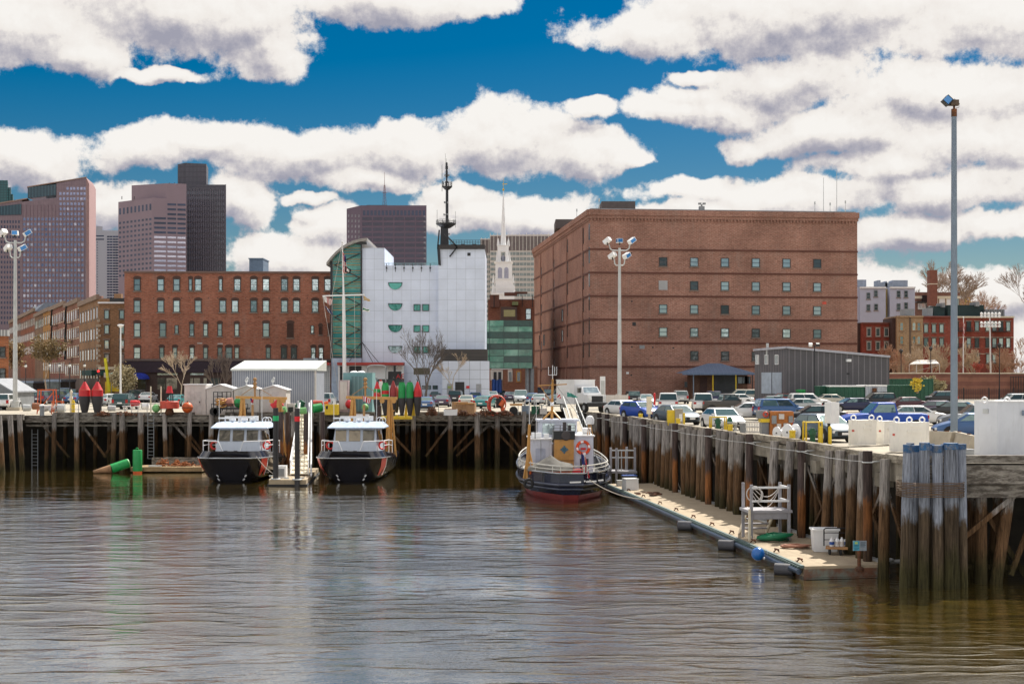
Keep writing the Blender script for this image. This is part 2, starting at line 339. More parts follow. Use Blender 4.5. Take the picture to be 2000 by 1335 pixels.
# ---------------------------------------------------------------- setting
def grid_sheet(name, x0, x1, y0, y1, z, m): 
    mb = MB(); mb.add([(x0, y0, z), (x1, y0, z), (x1, y1, z), (x0, y1, z)], [(0, 1, 2, 3)]); return tag(mb.obj(name, m), kind='structure')
def water_mat():
    m = bpy.data.materials.new('harbour_water'); m.use_nodes = True
    N = NT(m.node_tree); m.node_tree.nodes.remove(m.node_tree.nodes['Principled BSDF'])
    g = N.n('ShaderNodeNewGeometry'); p = g.outputs['Position']
    sp = N.n('ShaderNodeSeparateXYZ'); N.l(p, sp.inputs[0])
    big = N.noise(N.v('MULTIPLY', p, (0.03, 0.075, 1)), 1.0, 3)
    calm = N.mr(big, 0.40, 0.60, 0.3, 1.0)
    near = N.mr(sp.outputs[1], 124, 75, 0.25, 1.0)
    def mul(x, k): return N.m('MULTIPLY', x, k)
    a0 = N.noise(N.v('MULTIPLY', p, (0.26, 0.42, 1)), 1.0, 2, 0.5)
    a1 = N.noise(N.v('MULTIPLY', p, (0.8, 1.5, 1)), 1.0, 2, 0.5)
    a2 = N.noise(N.v('MULTIPLY', p, (2.4, 4.2, 1)), 1.0, 3, 0.6)
    a3 = N.noise(N.v('MULTIPLY', p, (9, 13, 1)), 1.0, 2, 0.6)
    w = N.n('ShaderNodeTexNoise'); N.l(N.v('MULTIPLY', p, (0.16, 0.5, 1)), w.inputs['Vector']); w.inputs['Scale'].default_value = 1; w.inputs['Detail'].default_value = 3
    rd = N.m('SUBTRACT', 1.0, N.m('ABSOLUTE', mul(N.m('SUBTRACT', w.outputs['Fac'], 0.5), 9.0)), clamp=True)
    rd = N.m('POWER', rd, 2.2)
    h = N.m('ADD', mul(a0, 0.085), N.m('ADD', mul(a1, 0.026), N.m('ADD', mul(N.m('MULTIPLY', a2, calm), 0.011), mul(N.m('MULTIPLY', a3, calm), 0.012))))
    h = N.m('ADD', h, mul(N.m('MULTIPLY', rd, calm), 0.033))
    bn = N.n('ShaderNodeBump'); bn.inputs['Strength'].default_value = 1.0; bn.inputs['Distance'].default_value = 1.0
    N.l(N.m('MULTIPLY', h, near), bn.inputs['Height'])
    cs = N.v('DOT_PRODUCT', g.outputs['Incoming'], bn.outputs[0], out=1)
    fac = N.mr(cs, 0.06, 0.44, 0.93, 0.07)
    d = N.n('ShaderNodeBsdfDiffuse'); d.inputs[0].default_value = (0.085, 0.058, 0.010, 1)
    gl = N.n('ShaderNodeBsdfGlossy'); gl.inputs['Roughness'].default_value = 0.04; gl.inputs['Color'].default_value = (0.96, 0.98, 1, 1); N.l(bn.outputs[0], gl.inputs['Normal'])
    mx = N.n('ShaderNodeMixShader'); N.l(fac, mx.inputs[0]); N.l(d.outputs[0], mx.inputs[1]); N.l(gl.outputs[0], mx.inputs[2])
    N.l(mx.outputs[0], [n for n in m.node_tree.nodes if n.type == 'OUTPUT_MATERIAL'][0].inputs[0])
    return m
grid_sheet('water', -400, 400, -150, 165, 0.0, water_mat())
U = Vector((-0.1091, 0.9940)).normalized()                  # the whole quarter is laid out along this direction
V = Vector((U.y, -U.x))
def wx(Y): return 22.37-0.11*Y                               # edge line of the right-hand wharf
# quay outline: ground sheet, everything landward of the wharf edges
FA, FB = (xx(48, 130.5), 130.5), (xx(1068, 133.5), 133.5)
notch = (xx(1068, 133.5)-1.6, 148.0)
WN = (wx(57.0), 57.0)
edge = [(-260, 124.0), (xx(48, 128.6), 128.6), FA, FB, notch, (wx(146), 146.0), WN, (260, 57.0+0.0)]
def asphalt_mat():
    m = bpy.data.materials.new('lot_surface'); m.use_nodes = True
    N = NT(m.node_tree); b = m.node_tree.nodes['Principled BSDF']; b.inputs['Roughness'].default_value = 0.9
    g = N.n('ShaderNodeNewGeometry'); p = g.outputs['Position']
    n = N.noise(p, 0.12, 6, 0.6); n2 = N.noise(p, 2.0, 5, 0.7)
    col = N.mix(N.mr(n, 0.4, 0.62), (0.40, 0.35, 0.27), (0.27, 0.245, 0.20))
    col = N.mix(N.mr(n2, 0.55, 0.75, 0, 0.5), col, (0.16, 0.14, 0.12)); N.l(col, b.inputs['Base Color']); return m
gm_ = asphalt_mat()
mb = MB(); pts = [(x, y, G) for x, y in edge]+[(3000, 57, G), (3000, 5000, G), (-3000, 5000, G), (-3000, 124, G)]
mb.add(pts, [tuple(range(len(pts)))]); tag(mb.obj('quay_ground', gm_), kind='structure')
mb = MB(); mb.add([(-160, 200, G+.004), (-30, 196, G+.004), (60, 214, G+.004), (260, 214, G+.004), (260, 222, G+.004), (60, 222, G+.004), (-30, 206, G+.004), (-160, 212, G+.004)], [(0, 1, 6, 7), (1, 2, 5, 6), (2, 3, 4, 5)])
tag(mb.obj('road', mat('asphalt', (0.07, 0.07, 0.07), 0.9, var=0.3, scale=0.5)), kind='structure')
# ---------------------------------------------------------------- wharves
def edge_pt(px, side):                                       # a point on the far pier or the right-hand wharf line
    if side == 'far':
        t = (px-48)/(1068-48.0); Y = FA[1]+(FB[1]-FA[1])*t; return Vector((xx(px, Y), Y, 0))
    Y = 62103/(px-695.0); return Vector((wx(Y), Y, 0))
# far pier
fp = thing('timber_pier', 'long dark timber pier across the back of the basin, carrying the buoys and white sheds', 'pier', (-20, 131, 0))
mb = MB()
def fascia(mb, a, b, z1, z0, th=0.35):
    a = Vector(a); b = Vector(b); mb.beam((a.x, a.y, (z0+z1)/2), (b.x, b.y, (z0+z1)/2), th, z1-z0)
segs = [(48, 104, 0), (104, 380, 1), (380, 440, 0), (440, 738, 1), (738, 806, 0), (806, 1068, 1)]
curb = MB(); fas = MB(); low = MB()
for a, b, up in segs:
    pa, pb = edge_pt(a, 'far'), edge_pt(b, 'far')
    if up: fascia(curb, pa+Vector((0, .1, 0)), pb+Vector((0, .1, 0)), 5.12, 4.78, 0.4)
    fascia(fas, pa, pb, 4.775, 4.22, 0.5)
    fascia(low, pa+Vector((0, .5, 0)), pb+Vector((0, .5, 0)), 4.0, 3.82, 0.3)
curb.obj('curb_timber', timber, fp); fas.obj('edge_beam', timber, fp); low.obj('stringer', timber, fp)
mb = MB()
dk = [(x, y) for x, y in [(-260, 124.2), (xx(48, 128.7), 128.9), (FA[0], FA[1]+.2), (FB[0], FB[1]+.2), (FB[0], 144), (-260, 144)]]
mb.prism(dk, 4.25, 4.845); mb.obj('deck', wet, fp)
mb = MB(); mb.prism([(-260, 144), (3.0, 145.5), (3.0, 146.5), (-260, 145)], -3, 4.84); mb.obj('sea_wall', wet, fp)
fpx = [109, 152, 226, 241, 277, 323, 373, 415, 455, 500, 560, 575, 609, 630, 690, 736, 808, 880, 932, 972, 1024]
k = 0
for i, px in enumerate(fpx):
    p = edge_pt(px, 'far'); lean = R.uniform(-.25, .25); r = R.uniform(.2, .27)
    q = MB(); q.tube((p.x+lean, p.y-.38-R.uniform(0, .15), -2), (p.x, p.y-.42, 5.1+R.uniform(-.1, .1)), r*1.08, r*.95, 10)
    q.obj('pile', pile_m, fp)
for row, yo in enumerate((3.2, 6.6, 10.0)):
    for px in range(70+row*14, 1060, 62):
        p = edge_pt(px, 'far'); q = MB(); q.tube((p.x+R.uniform(-.2, .2), p.y+yo, -2), (p.x, p.y+yo, 4.3), .2, .18, 8); q.obj('pile', pile_m, fp)
for px, w, yo in ((70, 55, 1.5), (150, 50, 1.2), (235, -45, 2), (330, 60, 1.4), (340, 52, 2.4), (480, 50, 2), (745, 62, 0.3), (880, -50, 1), (932, -58, .4), (960, -70, 1.8), (955, 60, .5), (978, 50, .9), (1040, -30, 2)):
    a = edge_pt(px, 'far'); b = edge_pt(px+w, 'far'); q = MB()
    q.beam((a.x, a.y+yo, 4.1), (b.x, b.y+yo, 0.9), .12, .22); q.obj('brace', pile_m, fp)
for a_ in (600, 925): # drain sills
    pass
# left end pier that stands out towards the camera
lp = thing('side_pier', 'short stretch of timber pier at the left edge with leaning sunlit piles', 'pier', (-46, 127, 0))
a, b = Vector((xx(48, 128.6), 128.4, 0)), Vector((-75, 126.6, 0))
q = MB(); fascia(q, a, b, 5.0, 4.5, .4); q.obj('edge_beam', timber, lp)
for px, Y in ((3, 124.6), (24, 126.3), (42, 128), (-14, 124), (-40, 123)):
    x = xx(px, Y); q = MB(); q.tube((x+.35, Y-.5, -2), (x-.1, Y-.3, 5.0), .26, .22, 10); q.obj('pile', pile_m, lp)
# right-hand wharf
rw = thing('timber_wharf', 'long timber wharf on the right with close-set fender piles and a ragged edge beam', 'wharf', (12, 95, 0))
def wpt(px, off=0.0):
    p = edge_pt(px, 'w'); return p-V.to_3d()*off
q = MB(); s = [1150, 1165, 1201, 1232, 1262, 1300, 1322, 1352, 1390, 1428, 1475, 1512, 1560, 1600, 1650, 1700, 1738, 1786]
for i in range(len(s)-1):
    a, b = wpt(s[i]), wpt(s[i+1]); dz = R.uniform(-.05, .07); fascia(q, a+(b-a)*.01, b-(b-a)*.01, 5.12+dz, 4.80+dz, .42)
q.obj('curb_timber', mat('bleached_timber', (0.34, 0.30, 0.23), 0.9, var=0.35, scale=2, stretch=(1, 1, 3), bump=0.5, col2=(0.16, 0.13, 0.10)), rw)
q = MB(); fascia(q, wpt(1150, -.1), wpt(1786, -.1), 4.79, 4.0, .4)
for px in range(1170, 1786, 43):
    p = wpt(px, .05); q.box((p.x, p.y, 4.0), (.5, .9, .6), 0.11)
q.obj('edge_beam', mat('pale_edge_beam', (0.27, 0.24, 0.19), 0.9, var=0.3, bump=0.4, grime=0.5), rw)
q = MB(); q.prism([(wx(146)+.2, 146), (WN[0]+.3, WN[1]+.3), (90, 57.3), (90, 66), (26, 66), (17.5, 146)], 4.1, 4.845); q.obj('deck', wet, rw)
q = MB(); q.prism([(wx(146)+3.5, 150), (wx(66)+3.5, 66), (120, 66), (120, 67), (wx(67)+4.5, 67), (wx(146)+4.5, 150)], -3, 4.84); q.obj('sea_wall', wet, rw)
q = MB(); q.prism([(-2, 148.2), (9, 147.2), (9, 148.2), (-2, 149.2)], -3, 4.84); q.obj('back_wall', wet, rw)
wood = [(1160, 2), (1170, 1), (1181, 2), (1191, 0), (1209, -1), (1220, -2), (1231, -2), (1247, -3), (1259, -4), (1273, -3), (1295, -3), (1311, -6), (1329, -5), (1350, 1), (1369, -5), (1391, -2), (1430, -5), (1444, -7), (1463, -9), (1478, -6), (1531, -9), (1561, -15), (1636, -13), (1688, -9), (1709, -8), (1748, -6), (1583, -4), (1660, -4), (1167, 0), (1176, -1), (1196, -1), (1215, 0), (1227, -1), (1253, -2), (1266, -1), (1286, -3), (1303, -2), (1320, -4), (1360, -3), (1380, -4), (1398, -2), (1420, -3), (1456, -4)]
steelp = [1187, 1203, 1239, 1277, 1340, 1407, 1490, 1595, 1728]
for px, ln in wood:
    p = wpt(px, .42+R.uniform(-.05, .1)); b = wpt(px, .5); sc = b.y/F
    r = R.uniform(.20, .25); q = MB()
    q.tube((p.x+ln*sc*1.25, p.y-.2, -2), (p.x, p.y, 5.12+R.uniform(-.25, .05)), r*1.1, r*.92, 12); q.obj('pile', pile_m, rw)
for px in steelp:
    p = wpt(px, .75); q = MB(); q.tube((p.x, p.y, -2), (p.x, p.y, 5.2), .2, .2, 14); q.obj('steel_pile', steel_pile, rw)
    q = MB(); q.torus((p.x, p.y, 4.72), .22, .03, 14, 5); q.beam((p.x, p.y, 4.72), (p.x+.9, p.y+.1, 4.8), .06); q.obj('steel_band', galv, rw)
for row, yo in enumerate((-1.2, -2.3, -3.2)):
    for i, px in enumerate((1165, 1185, 1208, 1235, 1265, 1300, 1335, 1370, 1410, 1450, 1500, 1550, 1610, 1670, 1740)):
        p = wpt(px+row*9, yo); q = MB(); q.tube((p.x+R.uniform(-.2, .2), p.y, -2), (p.x, p.y, 4.2), .19, .17, 8); q.obj('pile', pile_m, rw)
for px, w in ((1300, 30), (1360, 40), (1450, 45), (1545, 50), (1610, -60), (1640, 60), (1690, 50), (1700, -60)):
    a, b = wpt(px, -.8), wpt(px+w, -.9); q = MB(); q.beam((a.x, a.y, 4.0), (b.x, b.y, .3), .1, .18); q.obj('brace', pile_m, rw)
# front face right of the dolphin
q = MB(); q.bb(WN[0]+.4, 60, 56.75, 57.15, 4.88, 5.18); q.obj('front_curb_timber', timber, rw)
q = MB(); q.bb(WN[0]+.4, 60, 56.7, 57.05, 4.05, 4.80); q.bb(WN[0]+.4, 60, 56.85, 57.1, 3.5, 4.02); q.obj('front_beam', timber, rw)
for x, y, ln in ((19.0, 57.6, 0), (19.9, 57.6, .6), (21.0, 57.5, 0), (22.0, 58.5, .8), (18.0, 58.2, .2), (23.5, 57.8, 0), (19.4, 60, 0), (20.6, 60.5, .4), (17.6, 61, 0), (22.4, 61, 0), (18.6, 63, 0), (21.6, 63, -.3)):
    q = MB(); q.tube((x-ln, y, -2), (x+ln*.5, y, 3.9), .27, .22, 12); q.obj('pile', pile_m, rw)
for a, b in (((17.6, 57.4, 1.3), (20.3, 57.3, 3.6)), ((18.9, 57.9, 3.4), (20.9, 57.9, .2)), ((17.2, 58.6, 1.8), (18.6, 58.6, 3.9)), ((17.2, 59, 1.1), (19.6, 59, .7)), ((17, 58, .62), (21, 58, .55)), ((20.2, 57.6, .3), (21.6, 57.9, 3.7))):
    q = MB(); q.beam(a, b, .1, .2); q.obj('brace', pile_m, rw)
# dolphin
do = thing('mooring_dolphin', 'cluster of thick blue-topped timber piles lashed with wire at the wharf corner', 'dolphin', (16.6, 55.6, 0))
tops = [(1772, 15, 0.2, -9), (1788, 15, .55, -7), (1806, 19, 0, -3), (1831, 20, .1, 1), (1857, 26, 0, 3), (1878, 17, .35, 4), (1797, 14, .9, -3), (1845, 14, 1.0, 2), (1818, 13, .95, 0), (1868, 14, 1.1, 5), (1778, 14, 1.3, 0), (1829, 14, 1.5, 0)]
for px, w, dy, ln in tops:
    Y = 56.1+dy; x = xx(px, Y); r = w/F*Y*.5*1.02; z = 5.68+R.uniform(-.08, .05)-dy*.05
    q = MB(); n = 14; prof = []
    rings = []
    for t, zz_ in ((0, -2.0), (.2, 0), (.45, 1.9), (.7, 3.4), (1, z)):
        xo = x+ln/F*Y*(1-t); jit = R.uniform(.93, 1.07)
        rings.append([Vector((xo+r*jit*(1.18-.2*t)*math.cos(2*math.pi*j/n), Y+r*jit*(1.18-.2*t)*math.sin(2*math.pi*j/n), zz_)) for j in range(n)])
    q.loft(rings, True, caps=True); pl = q.obj('pile', dolph_m, do)
    q = MB(); q.tube((x, Y, z-.2-R.uniform(0, .12)), (x+.0, Y, z+.012), r*1.09, r*1.08, 14); q.obj('painted_top', mat('blue_pile_top', (0.02, 0.10, 0.24), .7, var=.35, scale=8, col2=(.14, .16, .2)), pl)
q = MB()
for i in range(9):
    z = 3.62+i*.066; pts = []
    for j in range(25):
        t = 2*math.pi*j/24; pts.append((16.62+1.27*math.copysign(abs(math.cos(t))**.6, math.cos(t)), 56.55+.86*math.copysign(abs(math.sin(t))**.6, math.sin(t)), z+R.uniform(-.015, .015)))
    q.path(pts, .02, 5)
q.obj('wire_lashing', mat('rusty_wire', (.2, .13, .08), .7, .3, var=.3), do)
# ---------------------------------------------------------------- faces and windows
class Face:                                     # a wall plane; d runs left to right as seen from outside
    def __init__(s, p0, d): s.p = Vector(p0); s.d = Vector(d).normalized(); s.a = math.atan2(s.d.y, s.d.x)
    def hit(s, px, py=None):
        k = (px-PX)/F; t = (k*s.p.y-s.p.x)/(s.d.x-k*s.d.y); q = s.p+s.d*t
        return Vector((q.x, q.y, zz(py, q.y) if py is not None else 0))
    def n(s): return Vector((s.d.y, -s.d.x, 0))       # outward
    def box(s, mb, px0, px1, py0, py1, proud=.1, deep=.1, k=None):
        a = s.hit(px0, py0); b = s.hit(px1, py0); z1 = a.z; z0 = s.hit(px0, py1).z
        c_ = (a+b)/2; c_.z = (z0+z1)/2; L = (b-a).to_2d().length; c_ += s.n()*(proud-deep)/2
        return mb.box(c_, (L, proud+deep, z1-z0), s.a, k)
WC = {}
frame_d = mat('dark_window_frame', (0.03, 0.025, 0.025), .5)
sill_m = mat('stone_sill', (0.22, 0.17, 0.14), .9)
arch_m = mat('dark_arch_brick', (0.085, 0.045, 0.035), .9)
def win_mesh(w, h, style, gl, fr):
    if style == 'row': pass
    key = (round(w, 1), round(h, 1), style, gl.name, fr.name)
    if key in WC: return WC[key]
    a = MB(); t = .09 if style != 'flat' else .0
    if style == 'row':
        for z in (-h/2-.08, h/2+.08): a.box((0, 0, z), (w+.2, .05, .16))
    elif style != 'flat':
        for x in (-w/2+t/2, w/2-t/2): a.box((x, -.04, 0), (t, .14, h))
        for z in (-h/2+t/2, h/2-t/2): a.box((0, -.04, z), (w-2*t, .14, t))
        if style in ('sash', 'arch', 'plain'): a.box((0, -.03, 0), (w-2*t, .1, .07))
        if style == 'vert': a.box((0, -.03, 0), (.07, .1, h-2*t))
        if style in ('sash', 'arch'): a.box((0, -.06, -h/2-.09), (w+.25, .2, .16), k=1)
        if style == 'arch':
            n = 8; pts = [(-w/2-.12, 0, h/2), (w/2+.12, 0, h/2)]+[((w/2+.12)*math.cos(math.pi*(i)/n), 0, h/2+.12+.34*math.sin(math.pi*i/n)) for i in range(n+1)]
            a.slab([(x, -.03, z) for x, _, z in pts], (0, .06, 0), k=2)
        if style == 'lint': a.box((0, -.05, h/2+.13), (w+.3, .14, .22), k=1); a.box((0, -.06, -h/2-.09), (w+.25, .2, .14), k=1)
    g = MB(); g.box((0, 0, 0), (w-2*t, .06, h-2*t))
    me = a.mesh('window', [fr, sill_m, arch_m]) if style != 'flat' else None
    WC[key] = (me, g.mesh('pane', gl)); return WC[key]
def win(parent, face, px, py, w, h, style='sash', gl=None, fr=None, name='window'):
    me, mg = win_mesh(w, h, style, gl or glass, fr or frame_d)
    p = face.hit(px, py); off = wloc(parent)
    if me:
        o = bpy.data.objects.new(name, me); COL.objects.link(o); o.parent = parent; o.location = p+face.n()*.02-off; o.rotation_euler = (0, 0, face.a)
        g = bpy.data.objects.new('pane', mg); COL.objects.link(g); g.parent = o
    else:
        o = bpy.data.objects.new(name, mg); COL.objects.link(o); o.parent = parent; o.location = p+face.n()*.03-off; o.rotation_euler = (0, 0, face.a)
    return o
def wgrid(parent, face, cells, w, h, gl, limit=90):        # many small windows: the first ones as parts, the rest as one
    rest = MB(); n = 0
    for px, py in cells:
        if n < limit: win(parent, face, px, py, w, h, 'flat', gl)
        else: p = face.hit(px, py)+face.n()*.03; rest.box(p, (w, .06, h), face.a)
        n += 1
    if n > limit: tag(rest.obj('window', gl, parent), kind='stuff')
def building(name, label, cat, pts, z1, wall, roof_m=None, z0=G, group=None, parapet=0.0):
    cx = sum(p[0] for p in pts)/len(pts); cy = sum(p[1] for p in pts)/len(pts)
    t = thing(name, label, cat, (cx, cy, z0), group=group)
    mb = MB(); mb.prism(pts, z0, z1); mb.obj('wall', wall, t)
    mb = MB(); q = [((x-cx)*.985+cx, (y-cy)*.985+cy) for x, y in pts]; mb.prism(q, z1+.003, z1+.1+parapet); mb.obj('roof', roof_m or grey, t)
    return t
def foot(f, pxa, pxb, depth):                               # footprint behind a face between two pixels
    a = f.hit(pxa); b = f.hit(pxb); n = f.n()*-depth; return [(a.x, a.y), (b.x, b.y), (b.x+n.x, b.y+n.y), (a.x+n.x, a.y+n.y)]
# ---------------------------------------------------------------- big brick block
b_big = brick_mat('warehouse_brick', (0.27, 0.122, 0.088), (0.33, 0.162, 0.118), (0.38, 0.27, 0.215))
belt_m = mat('belt_course_brick', (0.12, 0.045, 0.032), .9, var=.2, scale=.6)
P0 = Vector((12.63, 231.0)); PRt = Vector((57.3, 236.0)); PL = Vector((4.69, 302.6))
FR = Face(P0, PRt-P0); FL = Face(PL, P0-PL); ZR = zz(409, 231)
bk = PRt+(PL-P0)
bg = thing('brick_warehouse', 'huge seven-storey red-brown brick block with rows of small windows, right of centre', 'building', (30, 260, G))
q = MB(); q.prism([P0, PRt, bk, PL], G, ZR); q.obj('wall', b_big, bg)
q = MB(); q.prism([P0+(bk-P0)*.004, PRt+(PL-PRt)*.004, bk+(P0-bk)*.004, PL+(PRt-PL)*.004], ZR+.003, ZR+.25); q.obj('roof', grey, bg)
q = MB()
for f, L in ((FR, (PRt-P0).length), (FL, (P0-PL).length)):
    base = f.p
    for i, z in enumerate((10.15, 13.96, 17.8, 21.6, 25.4, 29.2)):
        m = base+f.d*L/2; p = Vector((m.x, m.y, z))+f.n()*.05; q.box(p, (L+.1, .16, .28), f.a)
q.obj('belt_course', belt_m, bg)
q = MB()
for f, L in ((FR, (PRt-P0).length), (FL, (P0-PL).length)):
    m = f.p+f.d*L/2
    q.box(Vector((m.x, m.y, ZR-.45))+f.n()*.22, (L+.4, .5, .9), f.a)
    q.box(Vector((m.x, m.y, ZR-1.15))+f.n()*.12, (L+.2, .3, .5), f.a)
    n = int(L/.55)
    for i in range(n):
        m = f.p+f.d*(L*(i+.5)/n); q.box(Vector((m.x, m.y, ZR-1.6))+f.n()*.1, (.26, .24, .4), f.a)
q.obj('cornice', b_big, bg)
q = MB()
for px in (1056.5, 1081, 1107.5, 1138.5):
    p = FL.hit(px); q.box((p.x, p.y, (G+ZR-3)/2)+FL.n()*.1 if False else Vector((p.x, p.y, (G+ZR-2)/2))+FL.n()*.08, (.55, .22, ZR-2-G), FL.a)
q.obj('pilaster', b_big, bg)
for r, py in enumerate((511, 557, 603, 648)):
    for cI, px in enumerate((1295, 1355.6, 1415.6, 1476, 1536, 1596)):
        if r == 1 and cI == 0:
            q = MB(); p = FR.hit(px, py)+FR.n()*.06; q.box(p, (1.45, .12, 1.5), FR.a); lv = q.obj('louvre_panel', stripes('louvre', (.5, .5, .5), (.25, .25, .25), .16, axis=1), bg); continue
        win(bg, FR, px, py+(px-1295)*.012, 1.35, 1.45, 'sash', glass if (r*7+cI*3) % 5 else glass_d)
for px in (1356, 1416, 1476): win(bg, FR, px, 694+(px-1356)*.01, 1.35, 1.5, 'sash', glass_d)
for i, (px, h) in enumerate(((1056.5, 2.3), (1081, 2.3), (1107.5, 2.3), (1138.5, 2.6), (1151.2, 2.6))):
    p = FL.hit(px)
    for j in range(6):
        z = 32.0-3.8*j-(2.2 if i < 2 else 0)
        if z < 9: continue
        yp = YH-(z-HC)*F/p.y; win(bg, FL, px+(1.2 if i < 4 else 0), yp, .8, h, 'flat', glass_d)
for px, py in ((1055, 664), (1063, 664), (1099, 616), (1099, 656)): win(bg, FL, px, py, 1.6, 2.2, 'plain', glass_d)
q = MB(); FR.box(q, 1235, 1242, 629, 636, .02, .1); q.obj('vent_opening', dark, bg)
for px, py in ((1234, 588), (1234, 677), (1275, 678), (1315, 679), (1233, 732), (1233, 494)):
    q = MB(); FR.box(q, px-1.6, px+1.6, py-1.2, py+1.5, .03, .1); q.obj('scupper', dark, bg)
q = MB(); FR.box(q, 1249, 1259, 674, 681, .04, .1); q.obj('patch_panel', grey, bg)
q = MB(); FR.box(q, 1223, 1228, 726, 730, .1, .1); q.obj('wall_lamp', clean_white, bg)
q = MB(); FR.box(q, 1606, 1614, 589, 594, .03, .1); q.obj('vent_opening', salmon, bg)
q = MB(); FR.box(q, 1337, 1346, 745, 756, .03, .1); q.obj('ground_window', glass, bg)
for pa, pb, ya, yb, m_ in ((1175, 1241, 393, 411, mat('dark_penthouse', (.09, .07, .065), .7)), (1085, 1121, 428, 452, MATS['dark_penthouse'])):
    Y = 244 if pa > 1100 else 262; q = MB(); q.bb(xx(pa, Y), xx(pb, Y), Y, Y+9, ZR+.26, zz(ya, Y)); q.obj('penthouse', m_, bg)
for px, py, Y in ((1611, 345, 237), (1637, 332, 237), (1654, 396, 236), (1594, 398, 236), (1171, 392, 232), (1624, 400, 238), (1127, 412, 250)):
    x = xx(px, Y); q = MB(); q.tube((x, Y+1, ZR+.2), (x, Y+1, zz(py, Y)), .06, .035, 6)
    if py > 390: q.tube((x, Y+1, zz(py, Y)), (x, Y+1, zz(py, Y)+.5), .12, .1, 6)
    q.obj('antenna', galv, bg)
q = MB(); x = xx(1371, 234); q.bb(x-.45, x+.45, 234, 234.8, ZR+.2, ZR+.9); q.tube((x, 234.4, ZR+.8), (x, 234.4, ZR+1.2), .15); q.box((x-.35, 234, ZR+1.3), (.5, .4, .3)); q.box((x+.35, 234, ZR+1.3), (.5, .4, .3)); q.obj('roof_lamp', grey, bg)
# loading porch
po = thing('loading_porch', 'low porch with blue-grey hipped roof and dark loading door against the brick block', 'porch', (35.5, 226, G))
Yp = 222.; x0, x1, xm = xx(1333, Yp), xx(1474, Yp), xx(1403, Yp); ze, zr = zz(728, Yp), zz(709, Yp+3)
q = MB(); q.add([(x0, Yp, ze), (x1, Yp, ze), (x1, 233, ze), (x0, 231.5, ze), (xm-1, 226.5, zr), (xm+1, 226.5, zr)], [(0, 1, 5, 4), (1, 2, 5), (2, 3, 4, 5), (3, 0, 4), (3, 2, 1, 0)]); q.bb(x0, x1, Yp-.02, Yp+.12, ze-.3, ze-.003)
q.obj('roof', stripes('blue_roof', (.12, .17, .26), (.155, .21, .31), .6, .12), po)
q = MB(); q.prism([(xx(1350, 227), 227), (x1-.3, 227), (x1-.3, 233), (xx(1350, 227), 232)], G, ze-.01); q.obj('wall', brick_mat('porch_brick', (.17, .09, .06), (.2, .11, .075), (.15, .1, .08)), po)
fpz = Face((0, 226.98), (1, 0))
for a, b, c_, d_, m_, nm in ((1395, 1441, 731, 772, mat('roller_door', (.06, .065, .07), .6), 'roller_door'), (1367, 1381, 736, 775, mat('maroon_door', (.07, .03, .025), .6), 'door')):
    q = MB(); fpz.box(q, a, b, c_, d_, .08, .05); q.obj(nm, m_, po)
win(po, fpz, 1451, 742, 1.9, 1.2, 'vert'); win(po, fpz, 1460, 742, 1.0, 1.2, 'vert')
for px in (1355, 1393, 1438, 1470):
    x = xx(px, Yp); q = MB(); q.tube((x, Yp+.3, G), (x, Yp+.3, ze-.3), .09); q.obj('post', (pole_blue if px == 1355 else yellow if px in (1393, 1438) else dark), po)
# ---------------------------------------------------------------- grey metal building
F1 = Face((xx(1536, 186), 186), (1, .22)); cA = F1.hit(1536); cB = F1.hit(1737)
F2 = Face((xx(1474, 196), 196), (cA.to_2d()-Vector((xx(1474, 196), 196))))
mg = thing('metal_building', 'dark grey corrugated metal building with sloping roof edge and two white doors', 'building', ((cA.x+cB.x)/2, 195, G))
cC = F2.hit(1474); back = cB+(cC-cA)
zA, zB, zC = zz(679, 186), zz(697, cB.y), zz(684, 196)
def qwall(pts, zt, m, par, nm='wall'):
    q = MB(); n = len(pts); vs = [(p[0], p[1], G) for p in pts]+[(p[0], p[1], z) for p, z in zip(pts, zt)]
    q.add(vs, [tuple(range(n-1, -1, -1)), tuple(range(n, 2*n))]+[(i, (i+1) % n, n+(i+1) % n, n+i) for i in range(n)]); return q.obj(nm, m, par)
sid = stripes('grey_siding', (.20, .185, .20), (.09, .085, .095), .82, .88, bumpy=0.0)
qwall([cA, cB, back, cC], [zA, zB, zB, zC], sid, mg)
q = MB()
for a, b, za, zb in ((cA, cB, zA, zB), (cC, cA, zC, zA)):
    q.beam((a.x, a.y-.1, za+.06), (b.x, b.y-.1, zb+.06), .5, .28)
q.obj('roof_trim', mat('pale_trim', (.42, .42, .47), .5), mg)
q = MB(); q.add([(cA.x, cA.y, zA+.05), (cB.x, cB.y, zB+.05), (back.x, back.y, zB+.05), (cC.x, cC.y, zC+.05)], [(0, 1, 2, 3)]); q.obj('roof', grey, mg)
for a, b in ((1488, 1507), (1509, 1527)):
    q = MB(); F2.box(q, a, b, 727, 768, .06, .05); q.obj('door', mat('door_paleblue', (.36, .42, .50), .5), mg)
for px in (1480, 1498, 1518): win(mg, F2, px, 702, 1.0, 1.3, 'vert', fr=clean_white)
q = MB(); F1.box(q, 1652, 1661, 701, 706, .3, .05); q.obj('wall_lamp', clean_white, mg)
q = MB(); F1.box(q, 1654, 1659, 728, 731, .05, .05); q.obj('vent_opening', dark, mg)
q = MB(); x = xx(1499, 192); q.tube((x, 192, zC-1), (x, 192, zz(670, 192)), .18); q.obj('roof_vent', galv, mg)
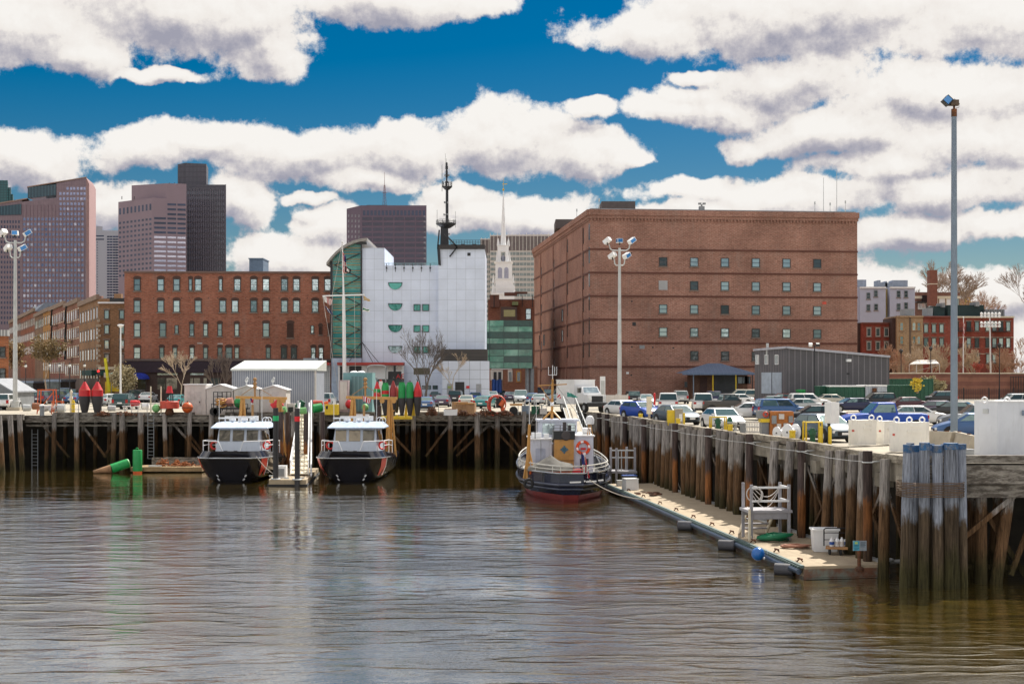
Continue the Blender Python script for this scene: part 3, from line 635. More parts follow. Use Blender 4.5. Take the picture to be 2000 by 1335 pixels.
# ---------------------------------------------------------------- left brick building
b_left = brick_mat('mill_brick', (0.28, 0.098, 0.060), (0.35, 0.135, 0.085), (0.27, 0.17, 0.13), stain=.25)
FB1 = Face((xx(243, 214), 214), (1, .02)); 
lb = building('brick_building', 'long five-storey red brick building with arched windows behind the white sheds', 'building', foot(FB1, 243, 655, 16), zz(531, 214), b_left)
q = MB(); FB1.box(q, 242.6, 655, 529.5, 533, .25, .3); q.obj('coping', mat('dark_coping', (.16, .1, .08), .8), lb)
w1 = [268, 314, 345, 387, 463.6, 495.6, 519.6, 555.6, 579, 615.6, 640]
for px in w1: win(lb, FB1, px, 556, 1.0, 1.8, 'arch')
for px in (372, 431): win(lb, FB1, px, 556, .55, 1.8, 'arch')
for px in (268, 314, 345, 387, 435, 459, 495.6, 519.6, 555.6, 579, 615.6): win(lb, FB1, px, 598, 1.0, 1.8, 'arch')
for px in (268, 318, 519.6): win(lb, FB1, px, 644, 1.0, 2.1, 'arch')
for px in (374.6, 401.6, 429.4, 462.6): win(lb, FB1, px, 644, .7, 1.9, 'arch')
for px, w, h in ((345, .6, 1.3), (610, .5, 1.2)): win(lb, FB1, px, 643, w, h, 'sash')
for px, w, h in ((567, 1.0, 2.2), (626, .5, 1.3), (644, .6, 1.4)): win(lb, FB1, px, 645, w, h, 'arch', mat('bricked_up', (.06, .03, .022), .9), arch_m)
for px in (268, 447): win(lb, FB1, px, 689, 1.0, 1.7, 'arch')
for px in (316, 341.7, 375, 401.6, 429.6, 462.6, 524, 612, 627): win(lb, FB1, px, 689, .7, 1.7, 'arch')
for px in (554.6, 574): win(lb, FB1, px, 689, .9, 1.7, 'arch', glass_d)
dkb = mat('dark_storefront', (.028, .014, .026), .7, var=.3)
q = MB(); FB1.box(q, 243, 528, 705, 727, .5, .1); q.obj('storefront_band', dkb, lb)
q = MB(); FB1.box(q, 243, 655, 700.5, 704.5, .6, .1); q.obj('string_course', mat('grey_string_course', (.13, .1, .09), .9), lb)
q = MB(); FB1.box(q, 243, 528, 727.3, 782, .12, .1); q.obj('storefront', mat('storefront_brown', (.05, .028, .022), .7), lb)
for a, b in ((308, 323), (325, 346), (372, 377), (379, 391), (398, 404), (270, 285), (410, 430)):
    q = MB(); FB1.box(q, a, b, 738, 760, .16, -.121); q.obj('shop_window', mat('tan_shopfront', (.30, .27, .2), .25, var=.5, scale=.8, col2=(.08, .08, .06)) if a not in (270, 410) else glass_d, lb)  # panes mottled from tan to dark
for a, b in ((308, 347), (372, 404)):
    q = MB(); FB1.box(q, a, b, 728.5, 732, .15, -.121); q.obj('transom_window', glass, lb)
for px, py in ((390, 670), (430, 671)):
    q = MB(); FB1.box(q, px-5, px+5, py-1.3, py+1.3, .05, .02); q.obj('wall_plate', mat('wall_plate', (.4, .36, .33), .8), lb)
for px in (355, 370, 389, 407, 425, 480, 500, 545, 566, 600, 330, 300):
    q = MB(); FB1.box(q, px-.7, px+.7, 581, 582.6, .06, .02); q.obj('anchor_plate', dark, lb)
q = MB(); x = xx(497, 222); q.bb(xx(489, 222), xx(516, 222), 221, 226, zz(531, 222), zz(507, 222)); q.bb(xx(488, 222), xx(517, 222), 220.7, 226.3, zz(507, 222)+.003, zz(505, 222)); q.obj('stair_head', mat('bluish_panel', (.12, .17, .24), .6), lb)
# awning
aw = thing('awning', 'round blue fabric awning over a doorway on the left brick building', 'awning', (xx(271, 212), 212.5, G+2.2))
q = MB(); n = 10; xa = xx(271, 212.5)
rings = [[Vector((xa+1.35*math.cos(math.pi*i/n)*s_, 213.6-2.0*d_, zz(740, 212)+.95*math.sin(math.pi*i/n)*s_)) for i in range(n+1)] for s_, d_ in ((1, 0), (1, .6), (.8, .95), (.05, 1.0))]
q.loft(rings, False); q.obj('canopy', mat('blue_fabric', (.01, .03, .30), .8), aw)
q = MB(); q.tube((xa-1.3, 211.7, G), (xa-1.3, 211.7, G+2.9), .04); q.tube((xa+1.3, 211.7, G), (xa+1.3, 211.7, G+2.9), .04); q.obj('frame', dark, aw)
# ---------------------------------------------------------------- street of row houses on the left
SP = Vector((xx(193, 227), 227.)); SD = Vector((-.43, 1)).normalized()
FS = Face(SP+SD*130, -SD)
hs = [(193, 155, 591, 'tan', 'tan brick corner house with pale corner stones beside the long brick building', (.26, .15, .085)),
      (155, 127, 594, 'pinkish', 'pinkish brick row house with fire escapes next to the tan corner house', (.24, .12, .085)),
      (127, 98, 601, 'rose', 'tall rose brick row house, third along the receding street from the corner', (.23, .10, .075)),
      (98, 84, 606, 'ochre', 'narrow ochre row house in the receding street', (.36, .18, .06)),
      (84, 68, 614, 'brown', 'low brown row house between the ochre house and the slate-roofed house', (.20, .12, .08)),
      (68, 40, 616, 'red', 'red brick row house with a grey slanted slate roof in the left street', (.24, .085, .05)),
      (40, 18, 627, 'plum', 'dull brown house at the far end of the receding street', (.17, .085, .065))]
for i, (pa, pb, top, nm, lab, col) in enumerate(hs):
    a = FS.hit(pa); b = FS.hit(pb); z1 = zz(top, (a.y+b.y)/2); nn = -FS.n()*14
    bm = brick_mat('brick_'+nm, col, tuple(x*1.25 for x in col), tuple(x*.8 for x in col))
    ft = [(b.x, b.y), (a.x, a.y), (a.x+14, a.y+.3), (b.x+nn.x+5, b.y+nn.y)]
    h = building('row_house', lab, 'house', ft, z1, bm, group='row houses along the left street')
    w = (a-b).to_2d().length; nc = max(3, int(w/3.4)); nf = 4 if top < 610 else 3
    q = MB(); FS.box(q, pb+.3, pa, YH-(z1-HC)*F/((a.y+b.y)/2)-.5, YH-(z1-.7-HC)*F/((a.y+b.y)/2), .4, .1); q.obj('cornice', mat('cornice_brown', (.22, .15, .11), .8), h)
    for r in range(nf):
        z = z1-2.2-r*3.3
        if z < G+3: break
        for cI in range(nc):
            p = b+(a-b)*((cI+.5)/nc); px = PX+F*p.x/p.y; py = YH-(z-HC)*F/p.y
            win(h, FS, px, py, 1.5, 1.8, 'row', glass if (cI+r) % 2 else glass_d, cream if i in (1, 2) else frame_d)
    q = MB(); FS.box(q, pb+.3, pa, YH-(G+3.4-HC)*F/((a.y+b.y)/2), YH-(G-HC)*F/((a.y+b.y)/2), .15, .1); q.obj('shopfront', mat('shopfront_'+nm, tuple(x*.35 for x in col), .6), h)
    if i in (1, 2):
        for r in range(3):
            z = z1-3.6-3.3*r; p = (a+b)/2; q = MB()
            o_ = p+FS.n()*.6; q.box((o_.x, o_.y, z), (3.2, 1.1, .06), FS.a)
            e = p+FS.n()*1.15; q.box((e.x, e.y, z+.9), (3.2, .05, .06), FS.a)
            for t in range(9):
                g_ = e+FS.d.to_3d()*(-1.6+t*.4); q.box((g_.x, g_.y, z+.45), (.05, .05, .9), FS.a)
            q.beam(e-FS.d.to_3d()*1.2+Vector((0, 0, z)), e+FS.d.to_3d()*1.2+Vector((0, 0, z+3.2)), .3, .06); q.obj('fire_escape', dark, h)
    if i == 0:
        fc = Face(SP, (1, .0))
        for px in (208.5, 238):
            for py in (614, 643, 672.5, 699): win(h, fc, px, py, .8, 1.4, 'lint', glass if py > 620 else glass)
        q = MB()
        for t in range(14):
            z = z1-3.5-t*.8; q.box((SP.x, SP.y, z), (.5+.3*(t % 2), .4, .4), 0)
        q.obj('quoins', mat('pale_quoin', (.42, .33, .24), .9), h)
        q = MB(); fc.box(q, 192, 243, 589.5, 592.5, .3, .2); q.obj('parapet_cap', clean_white, h)
        q = MB(); fc.box(q, 214, 243, 582, 589, 0, 2); q.obj('roof_deck', dark, h)
        q = MB(); fc.box(q, 193, 243, 716, 721, .4, .1); q.obj('shop_cornice', cream, h)
        for a_, b_ in ((170, 190), (196, 212)):
            q = MB(); (fc if a_ > 192 else FS).box(q, a_, b_, 723, 733, .9, 0); q.obj('shop_awning', mat('dark_green_awning', (.01, .05, .04), .8), h)
    if i == 5:
        q = MB(); m0 = (a+b)/2; zt = z1+2.2; A = Vector(ft[0]); B = Vector(ft[1]); n2 = Vector((nn.x, nn.y)).normalized()
        ins = n2*2.2
        q.add([(A.x, A.y, z1+.1), (B.x, B.y, z1+.1), (B.x+ins.x, B.y+ins.y, zt), (A.x+ins.x, A.y+ins.y, zt), (B.x+8, B.y+1, zt), (A.x+8, A.y+1, zt), (B.x+8, B.y+1, z1+.1), (A.x+8, A.y+1, z1+.1)], [(0, 1, 2, 3), (3, 2, 4, 5), (5, 4, 6, 7), (1, 6, 4, 2), (0, 3, 5, 7)])
        q.obj('slate_roof', mat('slate', (.16, .18, .22), .6), h)
        for t in (.3, .7):
            p = A+(B-A)*t+ins*.45; q = MB(); q.box((p.x, p.y, z1+1.15), (1.0, .4, 1.3), FS.a); q.obj('dormer_window', glass, h)
    q = MB(); p = (a+b)/2+nn*.35; q.bb(p.x-.6, p.x+.6, p.y-.6, p.y+.6, z1, z1+1.6); q.obj('chimney', bm, h)
Yo = 190
fo = Face((xx(-60, Yo), Yo), (1, 0))
ob = building('corner_building', 'orange-red brick building with a white cornice cut by the left edge', 'building', [(xx(-60, Yo), Yo), (xx(17, Yo), Yo), (xx(17, Yo)-4.6, Yo+12), (xx(-60, Yo)-4.6, Yo+12)], zz(655, Yo), brick_mat('orange_brick', (.34, .12, .055), (.4, .15, .07), (.3, .16, .1)))
q = MB(); fo.box(q, -60, 17.3, 644, 656, .3, .3); q.obj('white_cornice', stripes('panelled_cornice', (.6, .6, .58), (.25, .25, .25), .42, .75), ob)
for px in (5, -20):
    for py in (687, 729): win(ob, fo, px, py, .8 if py > 700 else .8, 1.4, 'sash', glass_d)
# two low grey gabled sheds at the far left
gs = thing('gabled_shed', 'low grey gabled shed roof by the left edge behind the white car', 'shed', (xx(15, 156), 158, G))
q = MB(); xa, xb = xx(-15, 155), xx(46, 155); zt, zl = zz(742, 155), zz(766, 155)
q.slab([(xa, 155, G), (xb-1.2, 155, G), (xb-1.2, 155, zl), (xa, 155, zt)], (0, 7, 0)); q.obj('wall', mat('shed_grey', (.2, .21, .22), .7), gs)
q = MB(); q.slab([(xa, 154.7, zt), (xb-1.0, 154.7, zl-.05), (xb-1.0, 154.7, zl+.12), (xa, 154.7, zt+.2)], (0, 7.6, 0)); q.obj('roof', mat('shed_roof_grey', (.22, .23, .25), .6), gs)
# ---------------------------------------------------------------- white panelled building with the atrium
panel = None
def panel_mat(name, col, pw, ph, line=(.25, .28, .33), lw=.03):
    m = bpy.data.materials.new(name); m.use_nodes = True; MATS[name] = m
    N = NT(m.node_tree); b = m.node_tree.nodes['Principled BSDF']; b.inputs['Roughness'].default_value = .45
    uv = N.n('ShaderNodeUVMap'); br = N.n('ShaderNodeTexBrick'); N.l(uv.outputs[0], br.inputs['Vector']); br.offset = 0.0
    br.inputs['Color1'].default_value = (*col, 1); br.inputs['Color2'].default_value = (*[x*.94 for x in col], 1); br.inputs['Mortar'].default_value = (*line, 1)
    br.inputs['Scale'].default_value = 1; br.inputs['Mortar Size'].default_value = lw; br.inputs['Brick Width'].default_value = pw; br.inputs['Row Height'].default_value = ph
    k = N.mr(N.noise(uv.outputs[0], .3, 5, .6), .3, .7, .9, 1.08, False)
    N.l(N.mix(1.0, br.outputs[0], k, 'MULTIPLY'), b.inputs['Base Color']); return m
panel = panel_mat('white_panels', (.68, .74, .87), 1.33, 1.5, (.42, .47, .55), .022)
Yw = 206.0; FW = Face((0, Yw), (1, 0))
wb = thing('panelled_office', 'white panelled office with half-moon windows, a curved glass atrium and a dark roof mast', 'building', (xx(800, Yw), 214, G))
def wpx(mbx, a, b, c_, d_, y0, y1, k=None):   # box between pixels on the plane Yw
    return mbx.bb(xx(a, Yw), xx(b, Yw), y0, y1, zz(d_, Yw), zz(c_, Yw), k)
q = MB(); wpx(q, 707.5, 751, 484, 782, Yw, Yw+16); wpx(q, 751.02, 857, 518, 782, Yw, Yw+16); wpx(q, 857.02, 947, 488, 782, Yw-1.2, Yw+16)
q.obj('wall', panel, wb)
q = MB(); wpx(q, 867, 956, 705.5, 782, Yw-5, Yw-1.25); q.obj('low_block', panel_mat('low_panels', (.62, .67, .78), 1.5, 1.35), wb)
FL2 = Face((0, Yw-5), (1, 0))
q = MB(); wpx(q, 864, 953, 683, 705.3, Yw-4.6, Yw-1.25); q.obj('dark_band', stripes('brown_cladding', (.07, .06, .055), (.045, .04, .038), .55, .9, axis=1), wb)
for a, b, c_, m_ in ((889, 907, 745.5, dark), (873, 884, 749, mat('grey_door', (.32, .33, .35), .5)), (930, 940, 749.5, MATS['grey_door'])):
    q = MB(); FL2.box(q, a, b, c_, 775, .05, .05); q.obj('door', m_, wb)
q = MB(); FL2.box(q, 910.5, 917, 753, 758, .08, .02); q.obj('red_sign', red, wb)
q = MB(); FL2.box(q, 874.5, 881, 753.5, 758, .13, -.05); q.obj('door_glass', mat('lime_glass', (.35, .42, .12), .4), wb)
for py in (552, 593, 635, 676):
    p = FW.hit(772, py); n = 14; rr = 14/F*Yw
    def half(r, dz): return [(p.x+r*math.cos(math.pi+math.pi*i/n), 0, p.z+dz+r*math.sin(math.pi+math.pi*i/n)) for i in range(n+1)]
    q = MB(); q.slab([(x, Yw-.1, z) for x, _, z in half(rr, .06)], (0, .08, 0)); fo_ = q.obj('half_moon_window', frame_d, wb)
    q = MB(); q.slab([(x, Yw-.14, z) for x, _, z in half(rr*.9, -.05)], (0, .03, 0)); q.obj('pane', glass_t if py < 670 else glass, fo_)
for py in (600.5, 641.5, 682.5):
    for px in (814.5, 831.5): win(wb, FW, px, py, 1.0, 1.0, 'vert' if py < 610 and px < 820 else 'none', glass_t)
q = MB(); FW.box(q, 808, 839, 718, 731, .06, .02); q.obj('window', mat('brown_window', (.1, .085, .05), .3), wb)
for a, b in ((824, 842), (845, 855)):
    q = MB(); FW.box(q, a, b, 752, 760, .05, .02); q.obj('ground_window', glass_d, wb)
for i in range(6):
    px = 755.5+i*17; q = MB(); x = xx(px, Yw); q.tube((x, Yw-.35, zz(531, Yw)), (x, Yw-.35, zz(514.5, Yw)), .045, n=6); q.sph((x, Yw-.35, zz(523.5, Yw)), .14, 8); q.beam((x, Yw-.4, zz(518, Yw)), (x, Yw, zz(518, Yw)), .06); q.obj('parapet_lamp', black, wb)
q = MB()
for i in range(14):
    x = xx(751+i*8.1, Yw); q.tube((x, Yw+.3, zz(518, Yw)), (x, Yw+.3, zz(513.3, Yw)), .03, n=5)
for z in (513.4, 515.6): q.beam((xx(751, Yw), Yw+.3, zz(z, Yw)), (xx(857, Yw), Yw+.3, zz(z, Yw)), .05)
q.obj('parapet_rail', teal, wb)
# tower deck
q = MB(); wpx(q, 855, 947.5, 479.5, 487.9, Yw-1.6, Yw+15); q.obj('roof_deck', mat('deck_brown', (.035, .03, .03), .6), wb)
q = MB()
for i in range(14):
    x = xx(876+i*5.3, Yw); q.tube((x, Yw-1.4, zz(479, Yw)), (x, Yw-1.4, zz(470.5, Yw)), .03, n=5)
for z in (470.6, 473.5, 476.5): q.beam((xx(876, Yw), Yw-1.4, zz(z, Yw)), (xx(945.5, Yw), Yw-1.4, zz(z, Yw)), .045)
for x0_, l in ((880, 9), (900, 7), (922, 8)): q.bb(xx(x0_, Yw), xx(x0_+l, Yw), Yw+1, Yw+2, zz(479.5, Yw), zz(475, Yw))
q.obj('deck_rail', dark, wb)
q = MB(); FT = Face((0, Yw-1.2), (1, 0)); FT.box(q, 913, 919, 493.5, 499.5, .05, .02); q.obj('wall_plate', dark, wb)
# mast
xm = xx(867, Yw); ym = Yw+1; Z = lambda py: zz(py, Yw)
ms_ = thing('roof_mast', 'black ship-like mast with two railed platforms on the white building', 'mast', (xm, ym, Z(510)))
q = MB(); q.add([(xm-.62, ym-.5, Z(508)), (xm+.75, ym-.5, Z(508)), (xm+.75, ym+.6, Z(508)), (xm-.62, ym+.6, Z(508)), (xm-.5, ym-.4, Z(443)), (xm+.55, ym-.4, Z(443)), (xm+.55, ym+.6, Z(443)), (xm-.5, ym+.6, Z(443))], [(3, 2, 1, 0), (4, 5, 6, 7), (0, 1, 5, 4), (1, 2, 6, 5), (2, 3, 7, 6), (3, 0, 4, 7)]); q.obj('trunk', black, ms_)
xp = xx(872.5, Yw)
q = MB(); q.tube((xp, ym, Z(445)), (xp, ym, Z(367)), .22, .2, 10); q.obj('upper_pole', black, ms_)
q = MB(); q.tube((xp-.05, ym, Z(367)), (xp-.05, ym, Z(315)), .12, .1, 8)
for a, b, w in ((345, 331, .17), (329, 322, .2), (356, 352, .2), (321, 316, .14)): q.tube((xp-.05, ym, Z(a)), (xp-.05, ym, Z(b)), w, n=8)
q.obj('top_pole', black, ms_)
for (px, y1, y2, r, ra) in ((870.5, 444, 437, 1.42, 428.5), (872.8, 369, 364, .7, 353.5)):
    x = xx(px, Yw); q = MB(); q.lathe([(r*.45, Z(y1)), (r, Z(y2)), (r, Z(y2)+.15)], (x, ym, 0), 12); 
    for j in range(10):
        t = 2*math.pi*j/10; q.tube((x+r*math.cos(t), ym+r*math.sin(t), Z(y2)), (x+r*math.cos(t), ym+r*math.sin(t), Z(ra)), .03, n=4)
    for f_ in (.0, .33, .66): q.torus((x, ym, Z(ra)-f_*(Z(ra)-Z(y2))), r, .03, 14, 4)
    q.obj('platform', dark, ms_)
for px, a, b, r in ((862.7, 372, 319, .05), (853, 443, 408, .035), (889, 443, 411, .035), (869.3, 322, 298, .03), (871.5, 322, 308, .03)):
    q = MB(); q.tube((xx(px, Yw), ym, Z(a)), (xx(px, Yw), ym, Z(b)), r, n=6); q.obj('antenna', galv, ms_)
for pxs in ((869, 341), (876, 341), (868, 394), (874, 394.5), (867, 418), (873, 417.5), (877, 456)):
    q = MB(); x = xx(pxs[0], Yw); q.box((x, ym-.3, Z(pxs[1])), (.22, .3, .25)); q.beam((x, ym-.2, Z(pxs[1])), (xp, ym, Z(pxs[1])), .07); q.obj('camera_lamp', grey, ms_)
q = MB()
for a, b in (((859, 451), (856, 484)), ((856, 485), (858.5, 519)), ((859, 488), (861, 520)), ((868, 457), (893, 483)), ((894, 484), (879, 503))): q.beam((xx(a[0], Yw), Yw-1.5, Z(a[1])), (xx(b[0], Yw), Yw-1.5, Z(b[1])), .2)
q.obj('strut', black, ms_)
# atrium
q = MB(); wpx(q, 650, 704.5, 512, 697, Yw+.0, Yw+.12); 
pts = [(650, 512), (704.5, 512)]; arc = [(650, 507), (658, 496.5), (668, 487.5), (680, 480), (693, 474.5), (704.5, 471.5)]
q.slab([(xx(650, Yw), Yw, Z(512)), (xx(704.5, Yw), Yw, Z(512))]+[(xx(a, Yw), Yw, Z(b)) for a, b in arc[::-1]], (0, .12, 0))
q.obj('atrium_glass', stripes('atrium_glass_bands', (.02, .20, .20), (.08, .28, .24), 3.0, .6, axis=1, rough=.12, var=.45), wb)
q = MB()
for py in range(484, 697, 11): wpx(q, 650 if py > 508 else 668, 704, py, py+.9, Yw-.06, Yw-.01)
for py in range(489, 697, 22): wpx(q, 652 if py > 508 else 668, 704, py, py+.6, Yw-.055, Yw-.012)
q.obj('orange_transoms', mat('orange_transom', (.45, .20, .03), .5), wb)
q = MB(); wpx(q, 645.5, 649.5, 510, 700, Yw-.3, Yw+.4); wpx(q, 704.7, 707.3, 471, 700, Yw-.3, Yw+.4); wpx(q, 649.5, 704.7, 696.5, 699, Yw-.3, Yw+.1); q.obj('atrium_frame', black, wb)
q = MB(); za = [490, 513.5, 543.5, 569, 594.5, 619.5, 646, 671.5, 694]; side = 1
pt = [(703, 495), (654, 518), (703, 543), (654, 569), (703, 594), (654, 620), (703, 644), (654, 670), (703, 692)]
for a, b in zip(pt, pt[1:]): q.beam((xx(a[0], Yw), Yw-.4, Z(a[1])), (xx(b[0], Yw), Yw-.4, Z(b[1])), .13)
q.obj('truss', black, wb)
q = MB(); rings = []
for a, b in [(639.5, 515), (648, 504), (658, 493.5), (668, 485), (680, 477.5), (693, 472), (705, 468.8), (718.5, 467.3)]:
    x, z = xx(a, Yw), Z(b); rings.append([Vector((x, Yw-1.2, z-.32)), Vector((x, Yw+15, z-.32)), Vector((x, Yw+15, z+.1)), Vector((x, Yw-1.2, z+.1))])
q.loft(rings, True, caps=True); q.obj('curved_roof', mat('roof_fascia', (.30, .28, .26), .6), wb)
q = MB(); wpx(q, 696, 717, 473.5, 478, Yw-.9, Yw-.3); q.obj('roof_beam', dark, wb)
q = MB()
for a, b in (((707, 668), (674, 706)), ((707, 668), (686, 706)), ((708, 668), (731, 707)), ((708, 668), (742, 707))): q.tube((xx(a[0], Yw), Yw-.6, Z(a[1])), (xx(b[0], Yw), Yw-2.5, Z(b[1])), .045, n=5)
q.obj('stay_cable', black, wb)
q = MB(); wpx(q, 649, 707, 699.2, 782, Yw-1.0, Yw-.35); q.obj('base_wall', mat('pale_blue_wall', (.40, .48, .60), .5), wb)
q = MB(); wpx(q, 663, 790, 713.5, 782, Yw-1.6, Yw-1.02); q.obj('entrance_wall', clean_white, wb)
FE = Face((0, Yw-1.6), (1, 0))
for a, b, c_, d_, m_, nm in ((664, 676, 715, 745, dark, 'window'), (682, 706, 715, 740, dark, 'window'), (758, 784, 725, 740, black, 'dark_sign'), (738, 789, 740, 752, mat('entrance_dark', (.04, .05, .05), .4), 'window'), (728, 737, 737, 756, glass, 'door')):  # wide entrance window is one plain dark colour
    q = MB(); FE.box(q, a, b, c_, d_, .08, .02); q.obj(nm, m_, wb)
q = MB(); FE.box(q, 769, 773, 714, 745, .14, -.085); q.obj('post', black, wb)
for px in (763, 780):
    q = MB(); p = FE.hit(px, 719); q.lathe([(.38, 0), (.38, .12)], (p.x, p.y-.02, p.z), 16, mtx=Matrix.Rotation(math.pi/2, 3, 'X')); q.obj('round_plaque', offwhite, wb)
q = MB(); p = FE.hit(782, 735); x, z = p.x, p.z
for a, b in (((-.3, -.3), (0, .35)), ((0, .35), (.3, -.3)), ((-.17, -.05), (.17, -.05)), ((.5, -.3), (.5, .35)), ((.5, .35), (.85, .35)), ((.5, .02), (.8, .02)), ((.5, -.3), (.85, -.3))):
    q.beam((x+a[0]-.3, Yw-1.72, z+a[1]), (x+b[0]-.3, Yw-1.72, z+b[1]), .05, .09)
q.obj('red_letters', red, wb)
q = MB(); wpx(q, 620, 648, 707.8, 713, Yw-2.8, Yw-.36); wpx(q, 663, 791, 707.8, 713, Yw-2.8, Yw-.36); q.obj('red_canopy', mat('canopy_red', (.32, .03, .02), .5), wb)
q = MB(); wpx(q, 620, 646, 713.2, 782, Yw-.9, Yw-.36); q.obj('glass_block_wall', panel_mat('glass_blocks', (.30, .33, .34), .28, .28, (.5, .5, .5), .05), wb)
q = MB(); xs, zs = xx(722, Yw), xx(757, Yw); q.path([(xs, Yw-3, G), (xs, Yw-3, Z(718)), (xs+.25, Yw-3, Z(714.5)), (xs+.7, Yw-3, Z(713.4)), (zs-.7, Yw-3, Z(713.4)), (zs-.2, Yw-3, Z(714.5)), (zs, Yw-3, Z(718)), (zs, Yw-3, G)], .12, 6); q.obj('entrance_hoop', galv, wb)
q = MB(); wpx(q, 592, 620, 699, 782, Yw+.2, Yw+6); q.obj('link_block', mat('pale_link_block', (.30, .34, .38), .6), wb)
# ---------------------------------------------------------------- green glass bridge and what stands behind it
gbz = thing('glass_bridge', 'green glass link bridge between the white building and the brick block', 'bridge', (xx(995, 226), 229, Z(700)))
FG = Face((0, 224), (1, 0))
q = MB(); FG.box(q, 944, 1041, 625, 719, 0, 9); q.obj('body', mat('bridge_green', (.008, .035, .028), .3), gbz)
ys = [625, 637, 648, 660, 671, 682, 695, 707, 719]
cols = [(944, 955.5), (956.5, 983.5), (984.5, 1011.5), (1012.5, 1039)]
lite = mat('bridge_glass_light', (.07, .22, .15), .12, var=.4, scale=.6, col2=(.16, .30, .22)); drk = mat('bridge_glass_dark', (.01, .05, .038), .12, var=.3)
for ci, (a, b) in enumerate(cols):
    for ri in range(8):
        m_ = lite if (ri % 2 == 1 and ci < 4) or ci < 2 and ri < 7 and ri not in (2, 4) else drk
        q = MB(); FG.box(q, a, b, ys[ri]+.6, ys[ri+1]-.4, .05, .02); q.obj('glass_panel', m_, gbz)
for px in (1030, 1039):
    q = MB(); x = xx(px, 226); q.tube((x, 226, G), (x, 226, zz(719, 226)), .35, n=12); q.obj('column', grey, gbz)
nb1 = building('rear_brick_building', 'small brown brick building with an olive-yellow window above the glass bridge', 'building', foot(Face((0, 262), (1, 0)), 953, 1044, 16), zz(585, 262), brick_mat('rear_brick', (.22, .075, .05), (.26, .1, .06), (.2, .12, .09)))
Fq = Face((0, 262), (1, 0))
q = MB(); Fq.box(q, 978, 1010, 600, 626, 2, 0); q.obj('bay', mat('brown_bay', (.08, .05, .04), .8), nb1)
q = MB(); Fq.box(q, 984, 1006, 606, 619, 2.05, -1.9); q.obj('window', mat('olive_glass', (.32, .28, .10), .2), nb1)  # pane in a plain olive yellow
q = MB(); Fq.box(q, 1000, 1012, 590, 597, 2.3, 0); q.obj('planter_box', mat('green_boxes', (.2, .22, .1), .9, var=.5, scale=3), nb1)
q = MB(); Fq.box(q, 957, 975, 576, 600, 1, 0); Fq.box(q, 985, 1010, 572, 578, 2, 0); Fq.box(q, 1005, 1030, 570, 574, 1, 0); q.obj('chimney_stack', mat('roof_brown', (.12, .05, .035), .9), nb1)
win(nb1, Fq, 1032, 613, 1.0, 2.0, 'plain')
for px in (965, 1020, 1040): 
    q = MB(); q.tube((xx(px, 261), 261, zz(600, 261)), (xx(px, 261), 261, zz(576, 261)), .08, n=5); q.obj('pipe', dark, nb1)
sf = building('street_shop', 'brick shopfront with white-framed bays seen under the glass bridge', 'shop', foot(Face((0, 246), (1, 0)), 944, 1050, 8), zz(716, 246), brick_mat('shop_brick', (.26, .11, .07), (.3, .13, .08), (.2, .12, .09)))
Fs2 = Face((0, 246), (1, 0))
for a, b, y0, y1, m_ in ((958, 982, 722, 742, offwhite), (964, 970, 726, 742, dark), (973, 979, 726, 742, dark), (992, 1001, 722, 745, offwhite), (994, 999, 726, 744, glass_d), (1008, 1018, 724, 746, tan), (1010, 1016, 726, 744, glass_d), (960, 1000, 718, 721, clean_white)):
    q = MB(); Fs2.box(q, a, b, y0, y1, .15 if m_ in (offwhite, tan, clean_white) else .2, 0); q.obj('bay_window', m_, sf)
tp = thing('blue_tarp', 'blue tarpaulin hung on a fence under the glass bridge', 'tarpaulin', (xx(971, 230), 230, G)); q = MB()
rings = [[Vector((xx(961+i*1.9, 230), 230+.08*math.sin(i*1.9), z)) for z in (G+.4, zz(741, 230)+.1*math.sin(i))] for i in range(11)]; q.loft(rings, False); q.obj('sheet', blue, tp)
q = MB(); [q.tube((xx(p, 230.2), 230.2, G), (xx(p, 230.2), 230.2, zz(740, 230)), .05, n=5) for p in (961, 971, 981)]; q.obj('post', grey, tp)
# ---------------------------------------------------------------- church steeple
Yc = 350.; xc = xx(983, Yc); zc = lambda py: zz(py, Yc)
stp = thing('church_steeple', 'tall white wooden church steeple with a needle spire and golden weathervane', 'steeple', (xc, Yc+3, G))
s_ = Yc/F
q = MB(); q.bb(xc-22*s_, xc+22*s_, Yc-.4, Yc+6.2, G, zc(575)); q.bb(xc-24*s_, xc+25*s_, Yc-.7, Yc+6.4, zc(575), zc(572)); q.obj('base', clean_white, stp)
q = MB(); q.bb(xc-15.5*s_, xc+17*s_, Yc, Yc+4.6, zc(572), zc(512)); q.bb(xc-18*s_, xc+19*s_, Yc-.35, Yc+4.9, zc(512), zc(510.5)); q.bb(xc-17*s_, xc+18*s_, Yc-.2, Yc+4.8, zc(545), zc(544)); q.obj('belfry', clean_white, stp)
for dx in (-6.5, 6):
    x = xc+dx*s_; n = 8; w = 4.2*s_; q = MB()
    q.slab([(x-w, Yc-.06, zc(543)), (x+w, Yc-.06, zc(543))]+[(x+w*math.cos(math.pi*i/n), Yc-.06, zc(526)+w*math.sin(math.pi*i/n)) for i in range(n+1)], (0, .05, 0)); q.obj('louvre', mat('louvre_grey', (.32, .33, .42), .7), stp)
q = MB()
for sx in (-1, 1):
    for k_, (dx, y0, y1) in enumerate(((21, 572, 552), (19.5, 552, 536), (12.5, 510, 490))):
        x = xc+sx*dx*s_; q.tube((x, Yc, zc(y0)), (x, Yc, zc(y1)), .3, .05, 6)
    q.slab([(xc+sx*17*s_, Yc, zc(545)), (xc+sx*23*s_, Yc, zc(572)), (xc+sx*17*s_, Yc, zc(572))], (0, .4, 0))
q.obj('finial', clean_white, stp)
q = MB()
